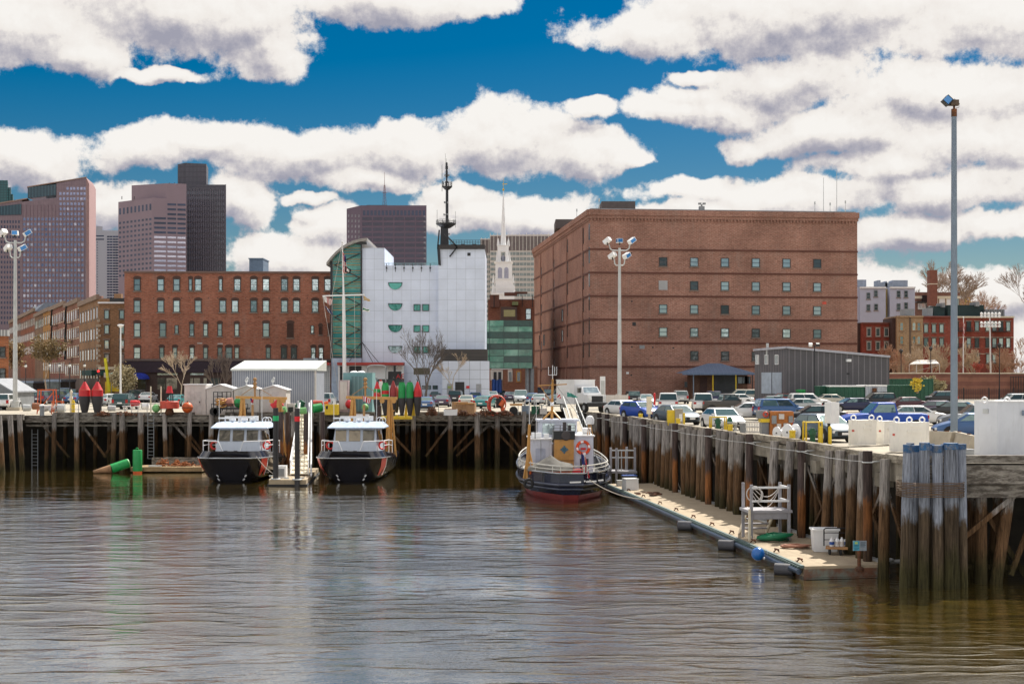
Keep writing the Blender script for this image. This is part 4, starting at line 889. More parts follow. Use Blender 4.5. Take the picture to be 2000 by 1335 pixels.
for i in range(13): q.bb(xc+(-20+i*3.3)*s_, xc+(-19.3+i*3.3)*s_, Yc-.6, Yc-.5, zc(571.5), zc(562))
q.bb(xc-20*s_, xc+20*s_, Yc-.62, Yc-.48, zc(562), zc(561)); q.obj('balustrade', clean_white, stp)
q = MB(); q.bb(xc-11*s_, xc-5*s_, Yc+.8, Yc+4, zc(510.4), zc(479)); q.bb(xc+4*s_, xc+10.5*s_, Yc+.8, Yc+4, zc(510.4), zc(479)); q.bb(xc-5*s_, xc+4*s_, Yc+.8, Yc+4, zc(490), zc(479)); q.bb(xc-12*s_, xc+11.5*s_, Yc+.6, Yc+4.2, zc(479), zc(477.8)); q.obj('lantern', clean_white, stp)
q = MB(); q.sph((xc-.5*s_, Yc+2, zc(503)), .6, 10, sc=(1, 1, 1.4)); q.obj('bell', mat('bell', (.35, .36, .42), .5), stp)
q = MB(); q.lathe([(6.2*s_, zc(480)), (5.6*s_, zc(476)), (3.0*s_, zc(420)), (.9*s_, zc(378)), (.5*s_, zc(370))], (xc, Yc+2.2, 0), 8)
for sx in (-1, 1):
    for sy in (0, 1): q.lathe([(.35, zc(478)), (.3, zc(472)), (.05, zc(464))], (xc+sx*10*s_, Yc+1+sy*2.8, 0), 6)
q.obj('spire', clean_white, stp)
q = MB(); q.tube((xc, Yc+2.2, zc(372)), (xc, Yc+2.2, zc(346)), .07, .04, 6); q.sph((xc, Yc+2.2, zc(368)), .3, 8); q.slab([(xc-.3, Yc+2.2, zc(357.5)), (xc+1.1, Yc+2.2, zc(358)), (xc+.8, Yc+2.2, zc(357.2)), (xc+1.1, Yc+2.2, zc(356)), (xc-.3, Yc+2.2, zc(356.5))], (0, .08, 0)); q.obj('weathervane', mat('gold', (.6, .42, .08), .3, .8), stp)
# ---------------------------------------------------------------- towers
def tower(name, lab, Y, parts, wall, zb=G):
    t = thing(name, lab, 'tower', (xx(parts[0][0], Y), Y+5, zb)); return t
# pink granite tower, far left
tw_pink = panel_mat('pink_granite', (.20, .14, .165), 1.8, 3.6, (.15, .10, .13), .12)
tw_dk = mat('tower_window_dark', (.03, .042, .085), .2, var=.4)
tw_bl = glass_mat('tower_window_blue', (.15, .18, .32), .45, col2=(.62, .58, .68))
YA = 1000.; sA = YA/F; FA1 = Face((0, YA), (1, 0))
ta = thing('office_tower', 'pink granite office tower with a slanting crown at the left edge of the skyline', 'tower', (xx(85, YA), YA+10, G))
def pslab(mb, pl, Y, d, k=None): return mb.slab([(xx(a, Y), Y, zz(b, Y)) for a, b in pl], d, k)
q = MB(); pslab(q, [(-40, 780), (42, 780), (42, 421), (-40, 421)], YA, (-8, 40, 0)); pslab(q, [(42, 780), (168, 780), (168, 346.5), (110, 358), (110, 386), (42, 394)], YA-.05, (-14, 45, 0)); pslab(q, [(-40, 421), (42, 421), (42, 390), (-40, 404)], YA+.3, (-8, 40, 0))
q.obj('wall', tw_pink, ta)
q = MB(); pslab(q, [(168.1, 780), (174, 780), (174, 359), (168.1, 346.7)], YA+.1, (-4, 30, 0)); q.obj('end_bay', mat('lit_granite', (.28, .17, .17), .8), ta)  # side strip painted paler and pinker for sunlight on that edge
q = MB(); pslab(q, [(-10, 420.5), (41.5, 419), (41.5, 398), (-10, 404)], YA-.3, (0, .35, 0)); pslab(q, [(54, 387), (109.6, 380.5), (109.6, 359.5), (54, 366)], YA-.3, (0, 12, 0)); q.obj('crown_glass', stripes('crown_glazing', (.05, .10, .13), (.025, .05, .07), 2.2, .75, rough=.15), ta)
q = MB(); pslab(q, [(-40, 404.5), (53, 388.5), (53, 386.5), (-40, 402)], YA-.6, (-6, 30, 0)); pslab(q, [(53, 366), (169, 346.6), (169, 345), (53, 364)], YA-.6, (-6, 20, 0)); q.obj('coping', mat('pink_coping', (.3, .2, .17), .8), ta)
cells = []
ccx = [47.5+7.1*i for i in range(17)]
for r in range(24):
    for px in ccx:
        py = 398+r*9.95
        if r < 3 and px < 112: continue
        cells.append((px, py))
for px in (145, 152, 159, 165, 118, 125, 132, 139):
    for py in (368, 378, 388):
        if not (px < 130 and py < 375): cells.append((px, py))
R.shuffle(cells); wgrid(ta, FA1, cells, 1.55, 1.9, tw_bl)
q = MB()
for px in [44+7.1*i for i in range(18)]: FA1.box(q, px-.7, px+.7, 400, 640, .35, -.001)
q.obj('pier', mat('granite_pier', (.20, .135, .165), .8), ta)
wgrid(ta, FA1, [(x, 433+y*9.85) for y in range(21) for x in (3, 9, 14.5, 20, 25.5, 31, 37)], 1.0, 1.9, tw_dk, 60)
# glass tower at the edge
YG = 1300.; tg = thing('glass_tower', 'sliver of a stepped teal glass tower behind the pink tower', 'tower', (xx(8, YG), YG, G))
q = MB(); pslab(q, [(-30, 780), (15, 780), (15, 352), (-30, 352)], YG, (-10, 30, 0)); pslab(q, [(15.1, 780), (21, 780), (21, 366), (15.1, 366)], YG+1, (-10, 30, 0)); pslab(q, [(21.1, 780), (25.5, 780), (25.5, 379), (21.1, 379)], YG+2, (-10, 30, 0))
q.obj('glazing', panel_mat('teal_curtain_wall', (.03, .13, .15), 1.4, 2.4, (.012, .05, .06), .35), tg)
# pale slab tower
YS = 1150.; ts = thing('pale_tower', 'pale grey slab tower with small balconies between two office towers', 'tower', (xx(200, YS), YS, G)); FS1 = Face((0, YS), (1, 0))
q = MB(); pslab(q, [(174.5, 780), (231, 780), (231, 450), (200, 450), (200, 442), (182, 441), (174.5, 446)], YS, (-10, 30, 0)); q.obj('wall', mat('pale_concrete', (.34, .35, .40), .8, var=.1), ts)
q = MB()
for y in (459.5, 466): FS1.box(q, 182, 203, y, y+2.4, .1, -.001)
q.obj('top_louvre', tw_dk, ts)
wgrid(ts, FS1, [(x, 473+y*5.2) for y in range(26) for x in (183, 190)], 1.1, 1.0, mat('tower_window_grey', (.16, .17, .22), .3, var=.3), 60)
wgrid(ts, FS1, [(x, 462+y*5.2) for y in range(28) for x in (211.5, 217, 223, 228.5)], 2.1, 1.15, tw_dk, 60)
q = MB()
for y in range(28): FS1.box(q, 221, 231, 464.5+y*5.2, 465.6+y*5.2, .8, -.001)
q.obj('balcony', mat('balcony_pale', (.42, .42, .46), .8), ts)
# banded tower
YB = 900.; tb = thing('banded_tower', 'mauve stone office tower with horizontal window bands, left of the dark tower', 'tower', (xx(298, YB), YB+5, G))
FBl = Face((xx(231, YB+22), YB+22), (xx(298, YB)-xx(231, YB+22), -22)); FBr = Face((xx(298, YB), YB), (1, .25))
stone = mat('mauve_stone', (.225, .17, .205), .85, var=.07, scale=.05)
cr = FBr.hit(364); cl = FBl.hit(231); c0 = FBl.hit(298)
q = MB(); q.prism([(c0.x, c0.y), (cr.x, cr.y), (cr.x-15, cr.y+30), (cl.x, cl.y+20), (cl.x, cl.y)], G, zz(386, YB)); 
c2 = FBr.hit(326); q.prism([(c2.x, c2.y+.001), (cr.x, cr.y), (cr.x-16, cr.y+30), (xx(257, YB+22), YB+22), (xx(257, YB+12), YB+12)], zz(386, YB)+.01, zz(357, YB)); q.obj('wall', stone, tb)
for r in range(14):
    y0 = 424+r*9.2
    q = MB(); FBr.box(q, 301, 324 if r < 2 else 324, y0, y0+4, .15, .05); FBr.box(q, 327, 344, y0+.8, y0+4.6, .15, .05); FBr.box(q, 346.5, 362.5, y0+1.5, y0+5.3, .15, .05); q.obj('window_band', tw_bl if r > 3 else tw_dk, tb)
for r in range(3):
    y0 = 397+r*9.6; q = MB(); FBr.box(q, 327, 344, y0, y0+4, .15, .05); FBr.box(q, 346.5, 362.5, y0+.7, y0+4.7, .15, .05); q.obj('window_band', tw_dk, tb)
wgrid(tb, FBl, [(234.5+i*7.4, 435.5-i*.95+r*9.35+i*r*.02) for r in range(12) for i in range(9)], 2.1, 1.35, tw_dk, 90)
for i in range(9): win(tb, FBl, 234.5+i*7.4, 413-i*1.1, 1.7, 4.0, 'flat', tw_dk)
q = MB(); 
for px in (331, 341, 352, 238, 262, 290): q.tube((xx(px, YB+8), YB+8, zz(386 if px < 300 else 357, YB)), (xx(px, YB+8), YB+8, zz(380 if px < 300 else 353.5, YB)), .25, n=5)
q.obj('roof_antenna', dark, tb)
# dark tower
YD = 950.; td = thing('dark_tower', 'dark grey-brown tower with a taller square core, left skyline', 'tower', (xx(400, YD), YD+5, G)); FD = Face((0, YD), (1, 0))
dst = panel_mat('dark_stone', (.10, .098, .12), .9, 3.4, (.045, .042, .06), .3)
q = MB(); pslab(q, [(363.5, 780), (441.5, 780), (441.5, 360.5), (363.5, 360.5)], YD, (-16, 40, 0)); pslab(q, [(362, 361), (403, 361), (403, 320), (362, 318)], YD+3, (-3, 20, 0)); pslab(q, [(347, 361), (362, 361), (362, 318), (347, 321)], YD+4, (0, 18, 0)); q.obj('wall', dst, td)
q = MB(); 
for r in range(15): FD.box(q, 366, 438, 373+r*10.6, 379.5+r*10.6, .1, -.001)
q.obj('window_band', stripes('fin_glass', (.10, .11, .15), (.05, .05, .065), 1.5, .5, rough=.2, var=.4), td)
q = MB()
for i in range(17): FD.box(q, 365+i*4.55, 366.1+i*4.55, 369, 560, .5, -.12)
for px in (441,): FD.box(q, px-.5, px+.6, 360, 560, .4, -.001)
q.obj('fin', mat('tower_fin', (.13, .12, .15), .8), td)
q = MB(); 
for px in (352, 358, 366, 375, 384, 395): q.tube((xx(px, YD+8), YD+8, zz(320, YD)), (xx(px, YD+8), YD+8, zz(316.5, YD)), .2, n=5)
q.obj('roof_antenna', dark, td)
# mid tower
YM = 800.; tm = thing('brown_tower', 'purple-brown office tower with a lattice antenna behind the white building', 'tower', (xx(755, YM), YM+5, G)); FM = Face((0, YM), (1, 0))
FMl = Face((xx(677, YM+16), YM+16), (xx(705, YM)-xx(677, YM+16), -16))
q = MB(); q.prism([(xx(705, YM), YM), (xx(833, YM), YM), (xx(826, YM+25), YM+25), (xx(677, YM+16), YM+16)], G, zz(401, YM)); q.obj('wall', mat('purple_stone', (.125, .092, .13), .85, var=.06, scale=.05), tm)
for r in range(11):
    q = MB(); y0 = 411 if r == 0 else 424+(r-1)*10.3; h = 9.5 if r == 0 else 6.2
    for i in range(6 if r else 1):
        if r: FM.box(q, 707.5+i*21, 726+i*21, y0, y0+h, .1, .05)
    if r == 0:
        for i in range(17): FM.box(q, 709+i*7.3, 713.5+i*7.3, y0, y0+h, .1, .05)
    q.obj('window_band', mat('purple_glass', (.05, .045, .075), .25, var=.3) if r else tw_dk, tm)
wgrid(tm, FMl, [(681+i*6.7, 421+r*10.2+i*.2) for r in range(10) for i in range(4)], 1.6, 1.5, mat('pale_pane', (.2, .19, .22), .3, var=.6), 60)
wgrid(tm, FM, [(829.5, 424+r*10.2) for r in range(10)], 1.2, 1.6, MATS['pale_pane'])
q = MB(); q.bb(xx(716, YM+8), xx(756, YM+8), YM+8, YM+14, zz(401, YM), zz(397, YM)); q.obj('penthouse', dark, tm)
q = MB(); x = xx(751, YM+10); z0_, z1_ = zz(397, YM), zz(357, YM)
for dx, dy in ((-1, 0), (1, 0), (0, 1)): q.tube((x+dx, YM+10+dy, z0_), (x+dx*.3, YM+10+dy*.3, z1_), .12, n=4)
for i in range(7):
    z = z0_+(z1_-z0_)*i/7; q.beam((x-1+.1*i, YM+10, z), (x+1-.1*i, YM+10, z+1.4), .12)
q.tube((x, YM+10, z1_), (x, YM+10, zz(331, YM)), .15, .08, 5); q.tube((x-1.5, YM+10, zz(372, YM)), (x+1.5, YM+10, zz(372, YM)), .1, n=4); q.obj('lattice_antenna', mat('antenna_red', (.2, .1, .1), .7), tm)
# white government slab
YV = 620.; tv = thing('finned_slab', 'white office slab with teal window rows and vertical fins behind the steeple', 'building', (xx(1010, YV), YV+5, G)); FV = Face((0, YV), (1, 0)); FV2 = Face((0, YV+8), (1, 0))
q = MB(); pslab(q, [(957, 780), (1075, 780), (1075, 457.5), (957, 459)], YV, (0, 25, 0)); pslab(q, [(938, 780), (957, 780), (957, 466), (938, 466)], YV+8, (0, 20, 0)); q.obj('wall', mat('white_precast', (.60, .55, .52), .8, var=.08, scale=.1), tv)
q = MB(); FV.box(q, 957.5, 1075, 461, 489, .15, -.001); FV2.box(q, 938.5, 956.9, 468, 494, .15, -.001); q.obj('attic_band', mat('taupe_band', (.17, .14, .14), .8), tv)
q = MB()
for i in range(17): FV.box(q, 957+i*7.1, 957.9+i*7.1, 457 if i % 2 else 455, 625, .8, -.16)
for i in range(3): FV2.box(q, 940+i*7.2, 940.8+i*7.2, 464, 625, .8, -.16)
q.obj('fin', mat('white_fin', (.62, .58, .55), .8), tv)
for r in range(13):
    q = MB(); FV.box(q, 957.5, 1075, 492.5+r*10.1, 498+r*10.1, .1, -.001)
    if r < 13: FV2.box(q, 938.5, 956.9, 499+r*9.6, 504+r*9.6, .1, -.001)
    q.obj('window_band', stripes('teal_panes', (.03, .13, .15), (.25, .28, .28), 1.6, .8, rough=.15, var=.4), tv)
# ---------------------------------------------------------------- right-hand hillside houses
def simple_house(name, lab, Y, a, b, top, bottom_wins, wallm, w, h, style='lint', depth=10, dirv=(1, 0), cat='house', gl=None, fr=None, group=None, cor=None, z0=G):
    f = Face((xx(a, Y), Y), dirv); t = building(name, lab, cat, foot(f, a, b, depth), zz(top, Y), wallm, group=group, z0=z0)
    for px, py in bottom_wins: win(t, f, px, py, w, h, style, gl or (glass if (int(px)+int(py)) % 3 else glass_d), fr)
    if cor: q = MB(); f.box(q, a-.4, b+.4, top-.5, top+2.5, .35, .1); q.obj('cornice', cor, t)
    return t, f
clap = stripes('clapboard', (.52, .54, .64), (.40, .42, .52), .25, .8, axis=1, var=.06)
h1, f1 = simple_house('clapboard_house', 'white clapboard house with two windows per floor, directly right of the brick block', 330, 1679.5, 1730, 560.5, [(1696, 577.5), (1710.5, 573), (1696, 600.5), (1711, 599.5)], clap, .9, 1.5, 'sash', 12, fr=grey, gl=glass_d, cor=clean_white)
q = MB(); f1.box(q, 1673.5, 1679.4, 560.5, 640, -.5, 9); q.obj('side_wall', clap, h1)
h2, f2 = simple_house('clapboard_house', 'white clapboard house beside the narrow ochre gap, second from the brick block', 330, 1738, 1787, 560.5, [(1755, 574), (1769.5, 574), (1755, 599), (1769.5, 597)], clap, .9, 1.6, 'sash', 12, fr=grey, gl=glass_d, cor=clean_white)
for t_, bx in ((h1, [(1674, 1692, 546, 560)]), (h2, [(1720, 1744, 552, 560.3), (1744, 1773, 547, 560.3), (1715, 1720, 547, 560.3), (1729, 1733, 549, 560.3)])):
    for a, b, y0, y1 in bx:
        q = MB(); q.bb(xx(a, 334), xx(b, 334), 334, 338, zz(y1, 334)-1.2, zz(y0, 334)); q.obj('roof_hut', mat('bluegrey_hut', (.3, .34, .42), .7), t_)
q = MB(); f2.box(q, 1730.1, 1737.9, 563, 640, -2, 4); q.obj('ochre_wall', mat('ochre_wall', (.42, .32, .13), .8), h2)
ib, fi = simple_house('school_building', 'tan-and-brown flat-roofed building below the tall brick chimney', 345, 1787, 1875, 571, [], brick_mat('school_brick', (.19, .095, .07), (.22, .11, .08), (.2, .13, .1)), 1, 1, depth=16)
q = MB(); fi.box(q, 1787, 1874, 578, 583, .3, .1); q.obj('stone_band', cream, ib)
for px in (1826, 1840, 1854, 1867): win(ib, fi, px, 590, 1.5, 2.0, 'lint', clean_white if px != 1867 else glass, cream)
q = MB(); fi.box(q, 1787, 1824, 589, 591, 1.5, 0); q.obj('balcony', dark, ib)
for px in (1796, 1803, 1810, 1817): win(ib, fi, px, 598, .8, 1.4, 'lint', glass, clean_white)
q = MB(); fi.box(q, 1800, 1817, 577, 589, 1, 0); q.obj('roof_tank', black, ib)
ch = thing('brick_chimney', 'square brick factory chimney with one pale band above the right-hand roofs', 'chimney', (xx(1823.5, 340), 341, G))
q = MB(); q.bb(xx(1816, 340), xx(1831, 340), 340, 342.2, zz(572, 340)-3, zz(527, 340)); q.obj('shaft', mat('chimney_brick', (.20, .075, .05), .9), ch)
q = MB(); q.bb(xx(1815.7, 340), xx(1831.3, 340), 339.95, 342.25, zz(555, 340), zz(553.5, 340)); q.obj('band', cream, ch)
red1 = brick_mat('redhouse_brick', (.25, .05, .035), (.29, .065, .045), (.22, .08, .06)); tanb = brick_mat('tanhouse_brick', (.42, .29, .17), (.46, .32, .2), (.36, .27, .18)); red2 = brick_mat('redhouse_brick_b', (.27, .06, .04), (.3, .075, .05), (.25, .1, .08))
Yr = 288
h3, f3 = simple_house('terrace_house', 'dark red terrace house with three sash windows per floor, leftmost of the right-hand row', Yr+3, 1683, 1744, 630, [(x, y) for y in (648.5, 675) for x in (1697, 1714.5, 1731)], red1, .9, 1.7, 'lint', cor=mat('dark_red_cornice', (.16, .05, .035), .8), gl=glass_d, fr=offwhite)
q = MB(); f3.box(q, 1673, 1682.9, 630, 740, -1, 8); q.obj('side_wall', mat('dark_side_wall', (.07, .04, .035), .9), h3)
h4, f4 = simple_house('terrace_house', 'tan stone terrace house with a bay, second of the right-hand row', Yr, 1752, 1803, 617, [(x, y) for y in (637.5, 664) for x in (1761, 1785, 1794.5)], tanb, .8, 1.7, 'sash', cor=tanb, fr=tan)
q = MB(); f4.box(q, 1776, 1779, 620, 740, .15, -.001); q.obj('drainpipe', mat('drainpipe_brown', (.16, .12, .09), .9), h4)  # narrow brown strip standing proud of the wall
q = MB(); f4.box(q, 1744.5, 1751.9, 620, 740, -1, 8); q.obj('side_wall', MATS['dark_side_wall'], h4)
h5, f5 = simple_house('terrace_house', 'red brick terrace house with three tall windows per floor, beside the tan one', Yr, 1803.3, 1857, 617.5, [(x, y) for y in (641,) for x in (1808.5, 1824, 1839)]+[(x, y) for y in (668,) for x in (1808.5, 1824, 1839)], red2, .9, 1.7, 'lint', cor=mat('red_cornice', (.2, .06, .045), .8))
h6, f6 = simple_house('terrace_house', 'wide red brick apartment house with dark balconies, behind the stadium light', Yr, 1857.3, 1980, 618, [(x, y) for y in (637, 669) for x in (1868, 1892, 1908, 1929, 1942, 1955, 1969)]+[(x, 700) for x in (1909, 1930, 1942, 1955)], red2, .9, 1.9, 'lint', cor=cream)
for a, b, y in ((1862, 1898, 646), (1862, 1898, 678), (1937, 1964, 647), (1937, 1964, 679), (1937, 1964, 709)):
    q = MB(); f6.box(q, a, b, y, y+1, 1.1, 0); f6.box(q, a, b, y-6.5, y-6, 1.1, -1.05)
    for i in range(int((b-a)/1.8)): f6.box(q, a+i*1.8, a+i*1.8+.4, y-6, y, 1.1, -1.05)
    q.obj('balcony', dark, h6)
q = MB(); [f6.box(q, 1857, 1980, y, y+1, .1, -.001) for y in (658, 690)]; q.obj('stone_band', cream, h6)
for a, b, y0, y1, pr, lab in ((1824, 1845, 596, 618, h5, 0), (1851, 1922, 594, 618, h6, 0)):
    q = MB(); q.bb(xx(a, Yr+3), xx(b, Yr+3), Yr+3, Yr+8, zz(y1, Yr)-.3, zz(y0, Yr)); q.obj('plant_screen', mat('dark_green_screen', (.008, .03, .03), .6), pr)
for a, b, y0, y1, pr in ((1768, 1786, 602, 617, h4), (1812, 1822, 600, 617, h5), (1924, 1962, 603, 617, h6), (1840, 1846, 590, 596, h5), (1906, 1913, 588, 594, h6)):
    q = MB(); q.bb(xx(a, Yr+2), xx(b, Yr+2), Yr+2, Yr+6, zz(y1, Yr)-.3, zz(y0, Yr)); q.obj('roof_unit', grey, pr)
q = MB()
for i in range(12): q.bb(xx(1924+i*3.4, Yr+1.5), xx(1924.5+i*3.4, Yr+1.5), Yr+1.5, Yr+1.6, zz(618, Yr), zz(604, Yr))
q.obj('roof_rail', dark, h6)
# ground rise for the hill houses and park retaining wall
rwl = thing('retaining_wall', 'striped brick retaining wall with pale coping below the park on the right', 'wall', (xx(1850, 232), 232, G))
q = MB(); Yt = 232; q.bb(xx(1738, Yt), xx(2200, Yt), Yt, Yt+.6, G, zz(729.5, Yt)); q.obj('wall', stripes('striped_brick', (.27, .12, .08), (.20, .085, .06), 1.4, .5, axis=1, rough=.9, var=.25), rwl)
q = MB(); q.bb(xx(1738, Yt), xx(2200, Yt), Yt-.1, Yt+.7, zz(729.4, Yt), zz(727.6, Yt)); q.obj('coping', cream, rwl)
for px in (1742, 1790, 1838): pass
tr = MB(); tr.prism([(xx(1738, 233), 232.7), (200, 232.7), (200, 420), (50, 420)], G, zz(731, 232)); tag(tr.obj('park_terrace', mat('bare_earth', (.22, .16, .09), .95, var=.35, scale=.4)), kind='structure')
# ---------------------------------------------------------------- vehicles
CARP = {}
def paint(nm, col): return mat('car_'+nm, col, .38, .15, var=.04, coat=.45)
KINDS = {  # L, W, H, hood, deck, base, glass x (rear base, rear top, front top, front base), wheel r
 'sedan': (4.7, 1.80, 1.43, .95, 1.02, .25, (-1.95, -1.25, .30, 1.15), .33),
 'hatch': (4.2, 1.76, 1.48, 1.0, 1.10, .25, (-2.0, -1.55, .30, 1.15), .33),
 'suv': (4.7, 1.90, 1.75, 1.12, 1.15, .33, (-2.28, -2.05, .30, 1.0), .38),
 'van': (4.9, 1.95, 1.85, 1.12, 1.15, .30, (-2.4, -2.2, .7, 1.5), .36),
 'pickup': (5.3, 1.95, 1.94, 1.28, 1.30, .42, (-.75, -.62, .45, 1.1), .40),
 'cap_pickup': (5.6, 2.0, 1.98, 1.22, 1.28, .42, (-2.75, -2.6, .65, 1.25), .43),
}
def ring(x, hw, zb, zt, s=1.0):
    return [Vector((x, sx*hw*a, z)) for sx, a, z in ((-1, .90, zb), (-1, 1.0, zb+.14), (-1, 1.0, zb+(zt-zb)*.62), (-1, .965, zt-.04), (-1, .86, zt), (1, .86, zt), (1, .965, zt-.04), (1, 1.0, zb+(zt-zb)*.62), (1, 1.0, zb+.14), (1, .90, zb))]
def car_parts(kind):
    if kind in CARP: return CARP[kind]
    L, W, H, hood, deck, base, (gr, grt, gft, gf), wr = KINDS[kind]; h = W/2; P = {}
    b = MB(); bt = deck if kind != 'pickup' else 1.30
    st = [(-L/2, .86, base+.12, bt-.22), (-L/2+.08, .95, base+.02, bt-.08), (-L/2+.5, 1, base, bt), (gr+.3, 1, base, bt), (gf, 1, base, hood), (L/2-.7, .97, base, hood-.07), (L/2-.2, .88, base, hood-.22), (L/2, .72, base+.1, hood-.38)]
    b.loft([ring(x, h*s_, zb, zt) for x, s_, zb, zt in st], True, caps=True)
    if kind == 'pickup':
        pass
    zr = H; hb, ht = h*.93, h*.74
    if kind in ('van', 'suv', 'cap_pickup'): ht = h*.80
    def gring(x, hw, z): return [Vector((x, -hw, z)), Vector((x, hw, z))]
    bz = max(hood, deck)-.05
    v = [(gr, -hb, bz), (gr, hb, bz), (gf, hb, hood-.04), (gf, -hb, hood-.04), (grt, -ht, zr-.05), (grt, ht, zr-.05), (gft, ht, zr-.05), (gft, -ht, zr-.05)]
    b.add(v, [(0, 1, 5, 4), (1, 2, 6, 5), (2, 3, 7, 6), (3, 0, 4, 7)])
    b.add([(grt, -ht, zr-.05), (grt, ht, zr-.05), (gft, ht, zr-.05), (gft, -ht, zr-.05), (grt+.15, -ht*.85, zr), (grt+.15, ht*.85, zr), (gft-.1, ht*.85, zr), (gft-.1, -ht*.85, zr)], [(4, 5, 6, 7), (0, 1, 5, 4), (1, 2, 6, 5), (2, 3, 7, 6), (3, 0, 4, 7)])
    for s_ in (-1, 1): b.box((gf-.18, s_*(hb+.1), hood+.06), (.2, .22, .14))     # mirrors
    P['body'] = [('body', b.mesh('body', [white]), None)]
    win_ = []
    def quad(p, off, nm):
        q = MB(); c_ = sum((Vector(x) for x in p), Vector())/4; n = (Vector(p[1])-Vector(p[0])).cross(Vector(p[3])-Vector(p[0])).normalized()*off
        pp = [c_+(Vector(x)-c_)+n for x in p]; q.add(pp, [(0, 1, 2, 3)]); q.add([x-n*.9 for x in pp], [(3, 2, 1, 0)]); win_.append((nm, q.mesh(nm, car_glass), None))
    def L3(a, b_, t): return Vector(a)+(Vector(b_)-Vector(a))*t
    def inset(A, B, C, D, a, bb_):  # A B bottom, D C top
        return [L3(L3(A, B, a), L3(D, C, a), bb_), L3(L3(A, B, 1-a), L3(D, C, 1-a), bb_), L3(L3(A, B, 1-a), L3(D, C, 1-a), 1-bb_*.6), L3(L3(A, B, a), L3(D, C, a), 1-bb_*.6)]
    quad(inset(v[3-0], v[2], v[6], v[7], .06, .12), .012, 'windscreen') if False else None
    quad(inset(v[2], v[3], v[7], v[6], .025, .05), -.012, 'windscreen')
    quad(inset(v[0], v[1], v[5], v[4], .05, .09), -.012, 'rear_window')
    for A, B, C, D, s_ in ((v[3], v[0], v[4], v[7], 1), (v[1], v[2], v[6], v[5], 1)):
        flip = A is v[1]
        lo = .16 if kind in ('sedan', 'hatch', 'suv') else .1
        m = .5
        def P_(t, u): return L3(L3(A, B, t), L3(D, C, t), u)
        t0, t1 = (.10, .93) if not flip else (.07, .90)
        spans = [(t0, m-.012), (m+.012, t1)] if kind not in ('pickup', 'cap_pickup') else ([(t0, t1)] if kind == 'pickup' else [(.07, .27), (.29, .44), (.5, .93)] if not flip else [(.07, .5), (.56, .71), (.73, .93)])
        for a_, b_ in spans: quad([P_(a_, .12), P_(b_, .12), P_(b_, .88), P_(a_, .88)], -.012, 'side_window')
    P['win'] = win_
    w = MB(); w.tube((0, -.11, 0), (0, .11, 0), wr, n=18); wm = w.mesh('tyre', rubber)
    r = MB(); r.lathe([(wr*.62, -.118), (wr*.6, -.10), (wr*.2, -.07), (.03, -.09)], n=14, mtx=Matrix.Rotation(-math.pi/2, 3, 'X')); r.lathe([(wr*.62, .118), (wr*.6, .10), (wr*.2, .07), (.03, .09)], n=14, mtx=Matrix.Rotation(-math.pi/2, 3, 'X')); rm = r.mesh('rim', galv)
    ax = L/2-.85; P['wheels'] = [(wm, rm, (sx*ax+(-.05 if sx < 0 else 0), sy*(h-.09), wr)) for sx in (-1, 1) for sy in (-1, 1)]
    a = MB()
    for sx in (-1, 1):
        for sy in (-1, 1):
            x = sx*ax+(-.05 if sx < 0 else 0); a.tube((x, sy*(h-.2), wr+.03), (x, sy*(h+.004), wr+.03), wr+.075, n=18)
    a.box((0, 0, base), (L*.86, W*.8, .16)); a.box((L/2-.02, 0, base+.22), (.1, W*.5, .2)); a.box((-L/2+.04, 0, base+.08), (.12, W*.8, .12))
    P['trim'] = a.mesh('trim', rubber)
    lights = []
    for sy in (-1, 1):
        q = MB(); q.box((L/2-.10, sy*h*.62, hood-.42), (.18, .34, .14)); lights.append(('headlight', q.mesh('headlight', mat('headlight', (.7, .72, .72), .15, .2))))
        q = MB(); q.box((-L/2+.05, sy*h*.78, deck-.24), (.12, .26, .20 if kind != 'suv' else .36)); lights.append(('tail_light', q.mesh('tail_light', mat('tail_light', (.45, .01, .01), .2))))
    P['lights'] = lights
    q = MB(); q.box((-L/2+.0, 0, deck-.42), (.05, .5, .14)); q.box((L/2+.02, 0, base+.22), (.04, .44, .12)); P['plate'] = q.mesh('number_plate', clothwhite)
    if kind == 'pickup':
        q = MB(); q.box((-1.68, 0, 1.308), (1.75, W*.78, .02)); P['bed'] = q.mesh('bed', rubber)
    if kind == 'cap_pickup': pass
    CARP[kind] = P; return P
def car(kind, px, base_y, heading, col, label, Y=None, scale=1.0, cap=None, group='cars parked on the waterfront lot', rack=False):
    P = car_parts(kind); Y = Y or gY(base_y)
    nm = {'sedan': 'parked_car', 'hatch': 'parked_car', 'suv': 'parked_suv', 'van': 'parked_van', 'pickup': 'pickup_truck', 'cap_pickup': 'pickup_truck'}[kind]
    ct = {'sedan': 'car', 'hatch': 'car', 'suv': 'car', 'van': 'van', 'pickup': 'pickup truck', 'cap_pickup': 'pickup truck'}[kind]
    t = thing(nm, label, ct, (xx(px, Y), Y, G+.006), math.radians(heading), group); t.scale = (scale,)*3
    me = P['body'][0][1].copy(); me.materials[0] = col
    def ob(n, m, par=t, loc=(0, 0, 0)):
        o = bpy.data.objects.new(n, m); COL.objects.link(o); o.parent = par; o.location = loc; return o
    ob('body', me)
    for n, m, _ in P['win']: ob(n, m)
    for wm, rm, loc in P['wheels']: w = ob('wheel', wm, t, loc); ob('rim', rm, w)
    ob('trim', P['trim'])
    for n, m in P['lights']: ob(n, m)
    ob('number_plate', P['plate'])
    if 'bed' in P: ob('bed', P['bed'])
    if rack:
        q = MB(); H = KINDS[kind][2]; 
        for sy in (-.55, .55): q.beam((-1.6, sy, H+.06), (.2, sy, H+.06), .05)
        for x in (-1.2, 0): q.beam((x, -.55, H+.1), (x, .55, H+.1), .05)
        ob('roof_rack', q.mesh('roof_rack', black))
    return t
